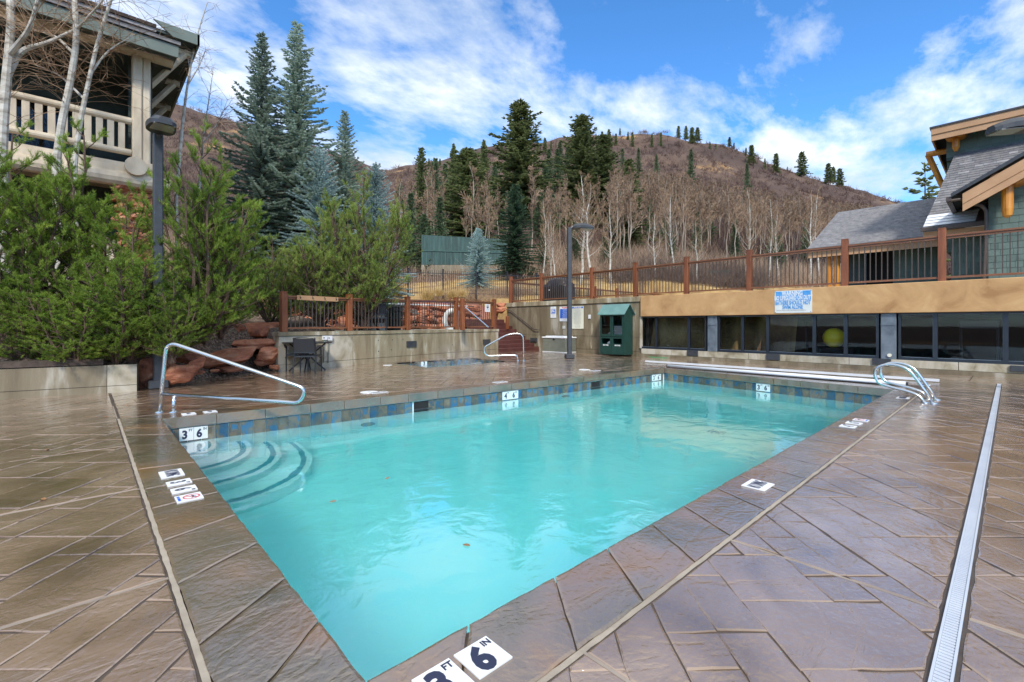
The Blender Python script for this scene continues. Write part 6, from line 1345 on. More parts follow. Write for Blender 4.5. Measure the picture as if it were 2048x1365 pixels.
def place_tree(name, label, cat, meshes, u, vtop, D, sxy=1.0, group=None, rz=None, vbase=None, lean=(0, 0)):
    p = at(u, D)
    if vbase: p.z = H + (HY - vbase) * D / FP
    ht = H + (HY - vtop) * D / FP - p.z; s = ht / meshes[2]
    t = thing(name, label, cat, p, rnd.uniform(0, 6.28) if rz is None else rz, group); t.scale = (s * sxy, s * sxy, s); t.rotation_euler[0] = lean[0]; t.rotation_euler[1] = lean[1]
    o = inst('trunk', meshes[0]); o.parent = t; o = inst('crown', meshes[1]); o.parent = t; return t
BS = [mk_tree_meshes(s, M['bark'], M['bluesp'], h=12., R=4.3, nb=400, tw=.08, sz=.22, wd=.07, prof=1.1, droop=.30, clump=.45, bare=.06, tuft=1) for s in (3,)]
BSP = mk_tree_meshes(8, M['bark'], M['bluesp2'], h=9., R=2.7, nb=330, tw=.08, sz=.20, wd=.085, prof=.7, droop=.22, bare=.02)
place_tree('blue_spruce', 'tallest blue green spruce, with its thin tip right of its twin, left of the sky', 'spruce', BS[0], 594, 48, 20.5, .98, rz=.5)
place_tree('blue_spruce', 'tall blue green spruce leaning left beside the tallest one', 'spruce', BS[0], 524, 72, 19.5, .98, rz=3.0)
place_tree('blue_spruce', 'slimmer blue spruce standing right of the two tall ones', 'spruce', BS[0], 690, 225, 21.5, .95, rz=1.4)
place_tree('blue_spruce', 'short pale blue spruce behind the right pine shrub', 'spruce', BSP, 752, 330, 19.5, .85, rz=.3)
place_tree('blue_spruce', 'pale lower blue spruce hanging over the red rocks', 'spruce', BSP, 640, 300, 19.0, .95, rz=2.2)
FIR = [mk_tree_meshes(s, M['bark'], M['fir'], h=24., R=7.4, nb=300, tw=.36, sz=.95, wd=.34, prof=pf, droop=.28, bare=.05, clump=cl) for s, pf, cl in ((21, .62, .45), (22, .8, .6), (23, .55, .7))]
FIRN = mk_tree_meshes(31, M['bark'], M['fir'], h=16., R=3.6, nb=230, tw=.28, sz=.55, wd=.24, prof=.6, droop=.25, clump=.4)
YF = [mk_tree_meshes(s, M['bark'], M['firlite'], h=8., R=2.2, nb=120, tw=.25, sz=.42, wd=.17, prof=.85, droop=.15, clump=.2) for s in (41, 42)]
RF = [mk_tree_meshes(s, M['bark'], M['fir'], h=10., R=3.0, nb=75, tw=.5, sz=.9, wd=.42, prof=.7, droop=.2, clump=cl) for s, cl in ((51, .3), (52, .7))]
for a in (('tallest dark fir on the slope, standing alone against the clouds', FIR[2], 1040, 207, 82, 1.25), ('broad dark fir rising behind the green board enclosure', FIR[0], 935, 300, 66, 1.5), ('dark fir top showing just left of the tallest fir, ragged', FIR[1], 968, 282, 88, .55),
          ('dark fir with a thin bare top, left of the paired firs', FIR[0], 1164, 234, 78, 1.15), ('dark fir at the right of the pair behind the bare aspens', FIR[0], 1208, 272, 76, 1.1), ('slim dark fir over the lamp post to the right', FIRN, 1258, 322, 58, 1.25),
          ('thin dark fir at the left among grey trunks', FIRN, 843, 298, 92, .8), ('broken dark fir top behind the broad fir', FIR[1], 907, 290, 84, .5), ('sparse dark spruce rising behind the lodge roof', mk_tree_meshes(58, M['bark'], M['fir'], h=10., R=2.6, nb=34, tw=.3, sz=.6, wd=.24, prof=.5, droop=.1, clump=.5), 1850, 330, 48, 1.0)):
    place_tree('fir_tree', a[0], 'fir', a[1], a[2], a[3], a[4], a[5])
GS = mk_tree_meshes(61, M['bark'], foliage('green_spruce_needles', [(.3, (.03, .07, .035)), (.5, (.07, .13, .07)), (.7, (.13, .21, .12))], .8), h=8., R=2.3, nb=330, tw=.11, sz=.22, wd=.095, prof=.62, droop=.18, bare=.03, clump=.25)
place_tree('green_spruce', 'full green spruce at the right end of the green board enclosure', 'spruce', GS, 1030, 372, 37, 1.1, vbase=552)
place_tree('small_spruce', 'small pale green spruce in front of the green board enclosure', 'spruce', BSP, 956, 458, 30, 1.1, vbase=574)
G1 = 'young firs on the slope'
def near_what(u):
    return ('above the left end of the board enclosure' if u < 860 else 'above the board enclosure' if u < 1000 else 'between the green spruce and the lamp post' if u < 1140 else 'right of the lamp post' if u < 1290 else 'above the left part of the stucco band' if u < 1440 else 'above the warning sign')
for k, (u, v, D, s) in enumerate(((800, 372, 56, .8), (822, 388, 52, .8), (815, 440, 46, 1), (880, 396, 50, .9), (848, 430, 46, 1.1), (858, 455, 45, 1.1), (1078, 378, 62, .9), (1106, 390, 66, .8), (1150, 440, 45, 1.0), (1300, 400, 62, .7), (1330, 410, 60, .7), (1395, 425, 58, .8), (1420, 400, 66, .7), (1470, 430, 55, .7), (1345, 460, 48, .8), (1545, 440, 55, .8), (1560, 470, 50, .8), (1500, 410, 72, .7), (1228, 400, 66, .9), (1240, 430, 56, 1.0), (1610, 440, 60, .6), (990, 330, 110, 1.), (1090, 330, 115, 1.), (1115, 300, 150, 1.), (1135, 292, 170, 1.), (1120, 285, 200, 1.2), (1145, 280, 210, 1.2), (1098, 300, 160, 1.), (890, 330, 110, .9), (872, 318, 150, .8), (865, 325, 170, .8), (1382, 300, 150, .7), (1277, 297, 160, .7), (1245, 298, 130, .6), (1313, 310, 150, .7), (1494, 328, 140, .6), (1085, 470, 42, 1.2), (1210, 470, 44, 1.2))):
    place_tree('young_fir', 'small green fir on the brush slope, number %d from the left among %s trees' % (1 + sum(1 for q in YFL if q[0] < u), 'its neighbour') if 0 else 'small fir on the %s slope %s' % ('upper' if D > 90 else 'lower', near_what(u)), 'fir', YF[k % 2], u, v, D, s, G1)
G2 = 'dark conifers along the ridge line'
for k, (u, v, s) in enumerate(((1192, 268, .8), (1204, 264, .8), (1218, 260, .8), (1232, 268, .8), (1240, 257, .8), (1256, 264, .8), (1265, 266, .7), (1280, 264, .9), (1304, 268, .6), (1322, 266, .6), (1300, 272, .5), (1357, 253, 1.1), (1372, 253, .9), (1384, 256, 1.2), (1395, 256, 1.2), (1459, 275, 1.2), (1468, 286, .8), (1503, 291, 1.2), (1492, 296, .8), (1552, 308, 1.1), (1604, 305, 1.1), (1657, 328, 1.2), (1666, 335, 1.1), (1680, 338, 1.2), (1420, 284, .7), (1432, 288, .7), (1102, 283, .7), (1112, 286, .7), (1128, 279, .7), (1172, 276, .8), (1182, 270, .8), (1075, 280, .7), (1090, 277, .8), (906, 300, .8), (880, 318, .8), (868, 316, .7), (858, 318, .7), (985, 295, .8), (1002, 290, .8), (1530, 318, .6), (1575, 334, .6))):
    place_tree('ridge_fir', 'dark conifer silhouetted on the hill crest', 'fir', RF[k % 2], u, v, rnd.uniform(235, 262), s, G2)

# pine shrubs
def pine(seed, leafm, h=4., R=1.35, stems=12, per=30, shoots=8, col=1.0):
    rs = np.random.RandomState(seed); wo = MB(); P_, D_ = [], []
    for k in range(stems):
        lean = 0 if k == 0 else rs.uniform(.12, .55) ; az = k * 2.4 + rs.uniform(-.3, .3); d0 = np.array([math.cos(az) * lean, math.sin(az) * lean, 1.]); hh = h * (1.0 if k == 0 else rs.uniform(.70, .99) * (1 - lean * .38))
        pts = []; n = 7
        for i in range(n): t = i / (n - 1); out = R * lean * 1.6 * (t ** .7); pts.append(np.array([math.cos(az) * out, math.sin(az) * out, hh * t]) + rs.normal(size=3) * .03)
        wo.tube([tuple(p) for p in pts], [.045 * (1 - .85 * i / (n - 1)) + .006 for i in range(n)], 5)
        for j in range(per):
            t = .05 + .95 * (j + rs.rand()) / per; q = t * (n - 1); i = min(int(q), n - 2); p = pts[i] + (pts[i + 1] - pts[i]) * (q - i)
            Lb = (R * .60 * (1 - t) ** .55 + .22) * rs.uniform(.6, 1.15); a2 = rs.uniform(0, 2 * PI); dd = np.array([math.cos(a2), math.sin(a2), rs.uniform(.1, .7) + .5 * t]); dd[:2] += d0[:2] * .8; dd /= np.linalg.norm(dd)
            e = p + dd * Lb + [0, 0, .15 * Lb]; mid = p + dd * Lb * .5
            wo.tube([tuple(p), tuple(mid), tuple(e)], [.013, .009, .005], 3, caps=False)
            for s in range(shoots):
                f = rs.uniform(.35, 1) if s else 1.; b0 = p + (e - p) * f; d2 = dd * .7 + rs.normal(size=3) * .45 + [0, 0, .75]; P_.append(b0); D_.append(d2)
    P_ = np.array(P_); D_ = unit(np.array(D_)); n = len(P_); c = MB(); nn = 38; Ls = rs.uniform(.09, .19, n)
    u_ = np.tile(np.linspace(.0, 1, nn), n) ; Pn = np.repeat(P_, nn, 0) + np.repeat(D_ * Ls[:, None], nn, 0) * u_[:, None]; Dn = np.repeat(D_, nn, 0); rv = unit(np.cross(Dn, rs.normal(size=Dn.shape)))
    slivers(c, Pn, Dn * (.55 + .9 * u_[:, None]) + rv * 1.0, rs.uniform(.05, .08, len(Pn)), .0085)
    for a in range(0, n, 3): wo.tube([tuple(P_[a]), tuple(P_[a] + D_[a] * Ls[a] * .9)], [.006, .004], 3, caps=False)
    return wo.mesh('stems', M['pinebark']), c.mesh('needles', leafm), h
PN = [pine(71, M['pine'], h=4.2, R=1.3, stems=13, per=25, shoots=8), pine(72, M['pine'], h=4.2, R=1.2, stems=12, per=25, shoots=8), pine(73, M['pine2'], h=3.6, R=1.7, stems=15, per=25, shoots=8)]
def place_pine(label, me, u, vtop, D, zb, sxy=1.0, rz=0, lean=(0, 0)):
    a = sight(u, HY); p = Vector((a[0] * D, a[1] * D, zb)); s = (H + (HY - vtop) * D / FP - zb) / me[2]
    t = thing('pine_shrub', label, 'pine shrub', p, rz, 'mugo pine shrubs'); t.scale = (sxy * s, sxy * s, s); t.rotation_euler[0] = lean[0]; t.rotation_euler[1] = lean[1]
    o = inst('stems', me[0]); o.parent = t; o = inst('needles', me[1]); o.parent = t; return t
place_pine('bushy mugo pine at the left edge of the photo over the planter wall', PN[0], 30, 268, 8.3, .5, .95, .2)
place_pine('bushy mugo pine above the planter wall, its crown reaching the balcony rail', PN[1], 165, 275, 8.9, .5, .98, 1.6)
place_pine('lower mugo pine between the planter wall end and the left lamp post', PN[0], 262, 440, 8.45, .45, 1.15, 2.4)
place_pine('low mugo pine clump hanging over the middle of the planter wall', PN[1], 150, 560, 7.9, .45, 1.7, 3.0)
place_pine('low mugo pine clump at the right end of the planter wall', PN[0], 235, 545, 8.3, .40, 1.6, 5.1)
place_pine('low mugo pine clump at the left end of the planter wall', PN[0], 60, 540, 7.9, .45, 1.6, 4.2)
place_pine('low mugo pine clump over the boulders right of the lamp post', PN[1], 372, 560, 9.4, .62, 1.5, 1.2)
place_pine('tall mugo pine right of the left lamp post', PN[1], 408, 276, 9.7, .8, .88, 4.0)
place_pine('mugo pine bulging over the grey boulders', PN[0], 440, 370, 10.6, .9, 1.0, 5.0)
place_pine('dark lower mugo pine behind the left lamp post', PN[1], 345, 560, 8.35, .5, 1.2, .9)
place_pine('spreading olive mugo pine left of the wooden railing', PN[2], 545, 478, 13.2, 1.1, .95, .4)
place_pine('spreading olive mugo pine behind the hook board railing bay', PN[2], 640, 455, 14.0, 1.1, 1.05, 2.0)
place_pine('upright pointed mugo pine behind the second railing post', PN[2], 726, 362, 14.6, 1.1, .78, 3.3)

# bare aspens
def aspen(seed, h=10., nb=26, twn=7, sub=3, tr=.10, tw_w=.018, lo=.35, spread=.22, up=1.2, bend=.25, tubes=True):
    rs = np.random.RandomState(seed); wo = MB(); n = 8; pts = [np.array([0, 0, -.5])]; off = rs.normal(size=2) * bend
    for i in range(1, n): t = i / (n - 1); pts.append(np.array([off[0] * math.sin(t * 2.4), off[1] * math.sin(t * 2.1 + .4) - off[1] * .39, h * t]) + np.append(rs.normal(size=2) * .07, 0))
    wo.tube([tuple(p) for p in pts], [tr * (1 - .9 * i / (n - 1)) + .006 for i in range(n)], 7); br = MB(); P_, D_, L_ = [], [], []
    for j in range(nb):
        t = lo + (1 - lo) * (j + rs.rand()) / nb; q = t * (n - 1); i = min(int(q), n - 2); p = pts[i] + (pts[i + 1] - pts[i]) * (q - i); Lb = h * spread * (1.15 - t) * rs.uniform(.6, 1.2); az = rs.uniform(0, 2 * PI); d = np.array([math.cos(az), math.sin(az), up * rs.uniform(.6, 1.3)]); d /= np.linalg.norm(d)
        m1 = p + d * Lb * .5; e = p + d * Lb + [0, 0, Lb * .22]
        wo.tube([tuple(p), tuple(m1), tuple(e)], [tr * .30 * (1.1 - t), tr * .18 * (1.1 - t), .004], 4, caps=False)
        for k in range(twn):
            f = rs.uniform(.25, 1); b0 = p + (e - p) * f; d2 = d + rs.normal(size=3) * .5 + [0, 0, .3]; d2 /= np.linalg.norm(d2); l2 = Lb * rs.uniform(.25, .5); P_.append(b0); D_.append(d2); L_.append(l2)
            for s in range(sub): P_.append(b0 + d2 * l2 * rs.uniform(.3, .9)); D_.append(d2 + rs.normal(size=3) * .5 + [0, 0, .2]); L_.append(l2 * rs.uniform(.35, .7))
    slivers(br, np.array(P_), np.array(D_), np.array(L_), tw_w); slivers(br, np.array(P_), np.array(D_), np.array(L_), tw_w)
    return wo, br
def mk_aspen(seed, bark, twm, **k): wo, br = aspen(seed, **k); return wo.mesh('trunk', bark), br.mesh('twigs', twm), k.get('h', 10.)
AN = [mk_aspen(s, M['aspen'], M['twig'], h=10., nb=34, twn=9, sub=4, tr=.11, tw_w=.022, lo=.28, spread=.30, up=1.3, bend=.5) for s in (81, 82, 83)]
AF = [mk_aspen(s, M['aspenfar'], M['twigdark'], h=10., nb=30, twn=10, sub=4, tr=.08, tw_w=.06, lo=.36, spread=.24, up=1.5, bend=.4) for s in (91, 92, 93, 94)]
G4 = 'bare aspens nearest the upper railing'
for k, (u, v, D, lab) in enumerate(((1160, 352, 33, 'slanting white aspen left of the lamp head with a wide tan crown'), (1185, 372, 32, 'bent white aspen right of the lamp post'), (1222, 400, 33, 'curved white aspen two trunks right of the lamp post'), (1100, 430, 34, 'slim aspen left of the lamp post'), (1085, 400, 36, 'thin straight aspen beside the green spruce'), (1112, 440, 33, 'thin aspen just left of the lamp post, almost hidden'), (1350, 372, 38, 'tall aspen with split crown above the stucco band'), (1395, 440, 34, 'small spreading aspen above the fifth upper railing post'), (1310, 430, 36, 'low branching aspen left of the tall split aspen'), (1488, 380, 36, 'tall white aspen beside the sixth upper railing post'), (1535, 400, 38, 'pale aspen above the warning sign'), (1620, 390, 40, 'bright white aspen cluster beside the lodge wing'), (1500, 470, 33, 'bushy young aspen behind the railing'), (1560, 420, 42, 'slim aspen right of the warning sign'), (1640, 380, 44, 'white aspen directly left of the lodge wing roof'))):
    place_tree('bare_aspen', lab, 'aspen', AN[k % 3], u, v, D, 1.15 if k < 3 or k in (7, 8) else .9, G4)
G5 = 'bare aspen wood on the slope'
cnt = 0
for k in range(1500):
    if cnt >= 252: break
    u = rnd.uniform(1220, 1790); D = 40 + 62 * rnd.random() ** .8
    vb = HY - interp(EP, D) * (HY - interp(RIDGE, u))
    lim = 345 + (u - 1290) * .165
    ht = rnd.uniform(8.5, 12.5); p = at(u, D); vt = HY - (p.z + ht - H) * FP / D
    if vt < lim - 6 or (u < 1290 and rnd.random() < .6): continue
    place_tree('aspen_tree', 'bare white trunked aspen in the wood on the slope', 'aspen', AF[cnt % 4], u, vt, D, rnd.uniform(.8, 1.1), G5); cnt += 1
for k in range(48):
    u = rnd.uniform(770, 1220); D = rnd.uniform(48, 95); p = at(u, D); ht = rnd.uniform(7, 11); vt = HY - (p.z + ht - H) * FP / D
    place_tree('aspen_tree', 'bare white trunked aspen in the wood on the slope', 'aspen', AF[k % 4], u, vt, D, rnd.uniform(.7, 1.0), G5)
for k, (u, v, D) in enumerate(((795, 355, 58), (822, 345, 62), (843, 350, 60), (858, 330, 70))): place_tree('grey_aspen', ('bare grey aspen at the left, top against the low clouds', 'pale dead aspen with forked top', 'bare aspen with leaning split trunk', 'bare aspen nearest the thin dark fir')[k], 'aspen', AF[k], u, v, D, .9)
# three left aspens in front of the log balcony, trunks traced as real 3-D limbs
def limb_tree(label, D, limbs, ntw, seed, base_r=.09, name='garden_aspen', twl=(.7, 2.1), tm='twig', down=0):
    rs = np.random.RandomState(seed); p0 = PD(*limbs[0][0][:2], D); t = thing(name, label, 'aspen', (p0.x, p0.y, 1.2)); tr = MB(); tw = MB()
    for li, (P, r0, r1) in enumerate([(l, a, b) for l, a, b in [(x[0:], *y) for x, y in [(q[0], q[1]) for q in [(l[:-1], l[-1]) for l in limbs]]]]): pass
    for l in limbs:
        pts, (r0, r1) = l[:-1], l[-1]; Q3 = [PD(u, v, D + dd) for u, v, dd in pts]
        if l is limbs[0]: Q3 = [Vector((Q3[0].x + .1, Q3[0].y, 1.2))] + Q3
        Q3 = fillet(Q3, .4, 4); n = len(Q3); tr.tube(Q3, [r0 + (r1 - r0) * i / (n - 1) for i in range(n)], 8)
        for k in range(ntw):
            a = Q3[rs.randint(n // 3, n)]; d = Vector(rs.normal(size=3)); d.z = abs(d.z) * .8 - down; d.normalize(); L_ = rs.uniform(*twl); c1_ = a + d * L_ * .5; c2_ = a + d * L_ + Vector((0, 0, -.18 * L_)) + Vector(rs.normal(size=3)) * .06
            tw.tube(fillet([a, c1_, c2_], .3, 2), [.008, .006, .005, .004, .003][:5], 3, caps=False)
            for s in range(3): q = c1_.lerp(c2_, rs.uniform(-.5, .9)); d3 = (d + Vector(rs.normal(size=3)) * .6).normalized() * rs.uniform(.2, .5); tw.tube([q, q + d3 * .5, q + d3 + Vector((0, 0, -.03))], [.004, .003, .002], 3, caps=False)
    tr.obj('trunk', M['aspen'], t); tw.obj('twigs', M[tm], t)
limb_tree('thick white aspen at the far left edge before the log balcony', 10.8, [[(2, 330, 0), (6, 240, 0), (14, 150, 0), (22, 60, 0), (20, -80, 0), (.115, .07)], [(12, 160, 0), (40, 100, .2), (90, 88, .3), (150, 60, .5), (.07, .03)], [(18, 110, 0), (60, 60, -.3), (80, -20, -.5), (.06, .03)]], 30, 5)
limb_tree('white aspen with a swaying trunk crossing the log balcony', 11.2, [[(112, 330, 0), (124, 240, 0), (140, 170, 0), (154, 80, 0), (148, -20, 0), (145, -90, 0), (.085, .05)], [(150, 110, 0), (110, 70, .4), (60, 60, .6), (.035, .012)], [(152, 60, 0), (200, 10, -.3), (240, -50, -.5), (.03, .012)]], 34, 6)
limb_tree('slimmer leaning white aspen right of the swaying one', 11.4, [[(148, 330, 0), (163, 230, 0), (178, 160, 0), (196, 80, 0), (222, 0, 0), (240, -60, 0), (.06, .03)], [(180, 150, 0), (215, 100, .2), (270, 70, .3), (.028, .01)], [(170, 200, 0), (120, 150, .4), (70, 130, .5), (.03, .01)]], 34, 7)
limb_tree('thin grey aspen standing between the house eave and the tall spruces', 15.5, [[(352, 400, 0), (364, 260, 0), (372, 190, 0), (385, 110, 0), (400, 50, 0), (415, 5, 0), (.06, .012)], [(376, 170, 0), (400, 130, 0), (412, 100, 0), (.02, .008)], [(380, 140, 0), (372, 90, .2), (380, 60, .2), (.02, .006)]], 18, 8, twl=(.3, .8), tm='twigdark')
limb_tree('second thin grey aspen left of the tall spruces', 17, [[(395, 420, 0), (402, 330, 0), (408, 260, 0), (418, 200, 0), (425, 150, 0), (.055, .01)], [(405, 290, 0), (440, 240, 0), (455, 200, 0), (.02, .006)]], 30, 9, twl=(.3, .9))

# ------------------------------------------------------------------ brush, grass
def scatter_brush(name, n, ur, Dr, hr, nb, wd, mt, seed, skip=None, spread=.6):
    rs = np.random.RandomState(seed); P, D, L, W = [], [], [], []
    for k in range(n):
        u = rs.uniform(*ur); D_ = Dr[0] * (Dr[1] / Dr[0]) ** rs.rand()
        if skip and skip(u, D_, rs): continue
        p = at(u, D_); h_ = rs.uniform(*hr)
        if off_limits(p) and D_ < 45: continue
        w_ = wd * (D_ / Dr[0]) ** .6; c = np.array(p)
        q = c + rs.normal(size=(nb, 3)) * [h_ * .28, h_ * .28, 0]; d = rs.normal(size=(nb, 3)) * [spread, spread, .15] + [0, 0, 1]
        q2 = q + rs.rand(nb, 1) * [0, 0, h_ * .3] - [0, 0, .25]; P.append(q2); D.append(d); L.append(rs.uniform(.45, 1, nb) * h_); W.append(np.full(nb, w_))
    b = MB(); slivers(b, np.concatenate(P), np.concatenate(D), np.concatenate(L), np.concatenate(W)); return setp(b.obj(name, mt), kind='stuff')
def meadow(u, D, rs): return 865 < u < 905 and 85 < D < 135
scatter_brush('hill_brush', 13000, (-50, 2000), (58, 258), (1.6, 3.4), 22, .075, M['brush'], 1, skip=lambda u, D, rs: meadow(u, D, rs))
scatter_brush('slope_brush', 2600, (330, 1800), (36, 64), (1.0, 2.2), 22, .035, M['twigdark'], 2, skip=lambda u, D, rs: (820 < u < 1040 and D < 50) and rs.rand() < .85, spread=.5)
scatter_brush('bush_band', 360, (1230, 1520), (32, 42), (1.2, 2.6), 55, .016, mat('purple_brown_twig', (.09, .058, .045), .9, (.17, .115, .085), scale=1), 3, spread=.95)
scatter_brush('fence_brush', 110, (860, 1060), (25, 29), (.5, 1.2), 90, .010, M['twigdark'], 4, spread=.8)
scatter_brush('dry_grass', 5200, (700, 1420), (23.6, 44), (.18, .5), 7, .014, M['goldgrass'], 5, spread=.5)
scatter_brush('far_left_brush', 900, (300, 760), (24, 60), (1.2, 2.6), 26, .03, M['twigdark'], 6)
for k, (u, v, D, h_, lab) in enumerate(((797, 590, 19.6, .75, 'bright golden grass clump left of the others above the red rocks'), (855, 598, 19.4, .7, 'pale golden grass clump behind the third railing post'), (905, 595, 20.3, .6, 'wide brown grass clump behind the fourth railing post'), (925, 592, 20.6, .55, 'brown grass clump at the right of the row above the rocks'), (878, 590, 20.8, .5, 'low golden grass tuft between the pale and brown clumps'))):
    a = sight(u, HY); x, y = a[0] * D, a[1] * D; z = H + (HY - v) * D / FP; rs = np.random.RandomState(k); n = 420; P = np.array([x, y, z - .05]) + rs.normal(size=(n, 3)) * [.07, .07, .01]; d = rs.normal(size=(n, 3)) * [.55, .55, .1] + [0, 0, 1]; b = MB(); slivers(b, P, d, rs.uniform(.5, 1, n) * h_, .012); setp(b.obj('grass_clump', M['goldgrass']), lab, 'grass clump', 'ornamental grasses above the red rocks')
# wood chips and leaves
rs = np.random.RandomState(12); b = MB(); P, D = [], []
for k in range(2600):
    x = rs.uniform(-4, 3.6); line = 10.72 + (x - .66) * .68 if x > .66 else 10.95 - (x - .66) * .17; y = line + rs.rand() ** 1.5 * 1.8 - (.16 if x > 1.0 else -.06); z = max(bank(x, y), .0) + .012; P.append((x, y, z)); D.append(rs.normal(size=3) * [1, 1, .25])
sprigs(b, np.array(P), np.array(D), rs.uniform(.03, .08, len(P)), rs.uniform(.015, .035, len(P)), cross=False); setp(b.obj('wood_chips', M['chip']), kind='stuff')
lf_b = MB(); lf_b.add([(0, 0, 0), (.022, .018, .004), (.05, .012, .006), (.065, 0, .002), (.05, -.014, .005), (.02, -.016, .003)], np.array([(0, 1, 2, 3, 4, 5)])); lfm = lf_b.mesh('fallen_leaf', M['leaf'])
for k, (u, v) in enumerate(((115, 826), (95, 898), (52, 812), (150, 806), (180, 800), (225, 790), (300, 818), (130, 790), (420, 742), (470, 738), (345, 772), (1562, 898), (90, 1000), (205, 835), (270, 800), (250, 812))):
    p = G(u, v, .004); o = inst('fallen_leaf', lfm, loc=p, rot=(0, 0, rnd.uniform(0, 6))); s = rnd.uniform(.7, 1.1); o.scale = (s, s, s); setp(o, 'small orange brown fallen leaf on the wet deck', 'leaf', 'fallen leaves on the deck')
for k, (u, v) in enumerate(((770, 959), (658, 1005), (925, 1089))):
    p = G(u, v, WL + .003); o = inst('floating_leaf', lfm, loc=p, rot=(0, 0, rnd.uniform(0, 6))); setp(o, ('dark leaf floating in the middle left of the pool', 'orange leaf floating near the lowest pool step', 'small brown leaf floating in the nearer part of the pool')[k], 'leaf', 'leaves floating in the pool')

# ------------------------------------------------------------------ iron fence and board enclosures
fe = thing('iron_fence', 'black iron picket fence crossing the golden grass slope', 'fence', at(900, 25))
a, c = at(742, 23.2), at(1205, 28.5); a.z = H + (HY - 592) * 23.2 / FP; c.z = H + (HY - 598) * 28.5 / FP; c.z = min(c.z, 2.85); Lf = (c - a).length; n = int(Lf / .115)
pk = MB(); pk.box(-.009, .009, -.009, .009, 0, 1.36); pme = pk.mesh('picket', M['iron'])
for k in range(n): p = a.lerp(c, k / n); o = inst('picket', pme); o.location = p + Vector((0, 0, .04)); o.rotation_euler = (0, 0, .4); kid(o, fe)
pb = MB(); pb.box(-.03, .03, -.03, .03, -.1, 1.44); pb.box(-.04, .04, -.04, .04, 1.44, 1.47); pbm = pb.mesh('post', M['iron'])
for k in range(0, n + 1, 16): p = a.lerp(c, k / n); o = inst('post', pbm); o.location = p; kid(o, fe)
for dz in (.18, 1.24): b = MB(); b.beam(a + Vector((0, 0, dz)), c + Vector((0, 0, dz)), .03, .03); b.obj('rail', M['iron'], fe)
def boards(name, label, u0, u1, vt0, vt1, vb, D, n, split=None, depth=2.2):
    a, c = PD(u0, HY, D), PD(u1, HY, D); t = thing(name, label, 'fence', at((u0 + u1) / 2, D)); dd = (c - a).normalized(); ang = math.atan2(dd.y, dd.x); wb = (c - a).length / n; zb = H + (HY - vb) * D / FP
    me = MB(); me.box(-wb * .46, wb * .46, -.02, .02, 0, 1); bm_ = me.mesh('board', M['tealfence'])
    for k in range(n):
        f = (k + .5) / n; p = a.lerp(c, f); zt = H + (HY - (vt0 + (vt1 - vt0) * f)) * D / FP; zs = zb + (zt - zb) * .47
        for z0, z1, off in (((zb, zs, 0), (zs + .02, zt, .05)) if split else ((zb, zt, 0),)):
            o = inst('board', bm_, sc=(1, 1, z1 - z0)); o.location = (p.x - dd.y * off, p.y + dd.x * off, z0); o.rotation_euler = (0, 0, ang); kid(o, t)
    q0, q1 = a + Vector((0, 0, 0)), c; nrm = Vector((FW[0], FW[1], 0))
    b = MB(); zt0 = H + (HY - vt0) * D / FP; zt1 = H + (HY - vt1) * D / FP
    b.slab([Vector((a.x, a.y, zb - .5)) + nrm * .08, Vector((c.x, c.y, zb - .5)) + nrm * .08, Vector((c.x, c.y, zt1 - .1)) + nrm * .08, Vector((a.x, a.y, zt0 - .1)) + nrm * .08], nrm * .06); b.obj('backing', M['tealfence'], t)
    if split:
        for s in (a, c): b = MB(); b.slab([Vector((s.x, s.y, zb - .5)), Vector((s.x, s.y, zb - .5)) + nrm * depth, Vector((s.x, s.y, zt0 - .4)) + nrm * depth, Vector((s.x, s.y, zt0 - .05))], dd * .06); b.obj('side_panel', M['tealfence'], t)
        b = MB(); zz = zb + (zt0 - zb) * .47 ; zz1 = zb + (zt1 - zb) * .47; b.beam(Vector((a.x, a.y, zz)) - nrm * .06, Vector((c.x, c.y, zz1)) - nrm * .06, .05, .10); b.obj('rail', M['tealfence'], t)
        b = MB(); b.slab([Vector((a.x, a.y, zb - 1.0)) - nrm * .02, Vector((c.x, c.y, zb - 1.0)) - nrm * .02, Vector((c.x, c.y, zb - .02)) - nrm * .02, Vector((a.x, a.y, zb - .02)) - nrm * .02], nrm * .3); b.obj('footing', M['conc_dark'], t)
    return t
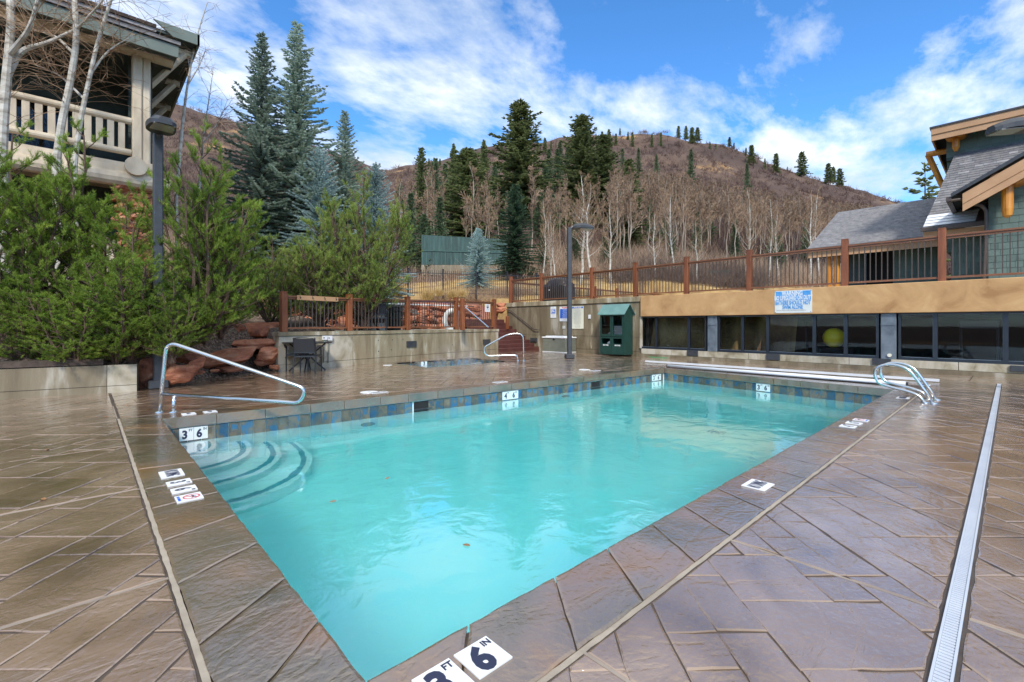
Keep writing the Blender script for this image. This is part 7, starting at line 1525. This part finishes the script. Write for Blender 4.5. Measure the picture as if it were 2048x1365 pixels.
boards('board_enclosure', 'tall teal green board enclosure on the grass slope', 843, 1012, 470, 479, 530, 44, 44, True)
boards('board_fence', 'small teal board panel seen through the upper deck railing', 1415, 1464, 541, 541, 563, 36, 14)

# ------------------------------------------------------------------ steam over the spa
sm = bpy.data.materials.new('steam'); sm.use_nodes = True; nt = sm.node_tree; nt.nodes.remove(nt.nodes['Principled BSDF']); vo = nt.nodes.new('ShaderNodeVolumePrincipled'); nt.links.new(vo.outputs[0], nt.nodes['Material Output'].inputs['Volume'])
g = nt.nodes.new('ShaderNodeNewGeometry'); nz = nt.nodes.new('ShaderNodeTexNoise'); nz.inputs['Scale'].default_value = 1.6; nz.inputs['Detail'].default_value = 4; nt.links.new(g.outputs['Position'], nz.inputs['Vector'])
sx = nt.nodes.new('ShaderNodeSeparateXYZ'); nt.links.new(g.outputs['Position'], sx.inputs[0])
def sm_(op, a, b_=None, cl=False):
    q = nt.nodes.new('ShaderNodeMath'); q.operation = op; q.use_clamp = cl
    for i_, x_ in enumerate((a, b_)):
        if x_ is None: continue
        if isinstance(x_, (int, float)): q.inputs[i_].default_value = x_
        else: nt.links.new(x_, q.inputs[i_])
    return q.outputs[0]
f_ = sm_('MULTIPLY', sm_('MAXIMUM', sm_('SUBTRACT', nz.outputs[0], .46), 0), sm_('MAXIMUM', sm_('SUBTRACT', 1, sm_('MULTIPLY', sm_('ADD', sx.outputs[2], .1), 1.25)), 0))
ex = sm_('SUBTRACT', 1, sm_('MULTIPLY', sm_('ABSOLUTE', sm_('SUBTRACT', sx.outputs[0], 8.7)), .62), True); ey = sm_('SUBTRACT', 1, sm_('MULTIPLY', sm_('ABSOLUTE', sm_('SUBTRACT', sx.outputs[1], 12.2)), .85), True)
nt.links.new(sm_('MULTIPLY', sm_('MULTIPLY', f_, sm_('MULTIPLY', ex, ey)), 4.5), vo.inputs['Density']); vo.inputs['Color'].default_value = (.95, .97, 1, 1)
b = MB(); b.box(7.1, 10.3, 11.1, 13.2, -.15, .75); setp(b.obj('steam', sm), kind='stuff')
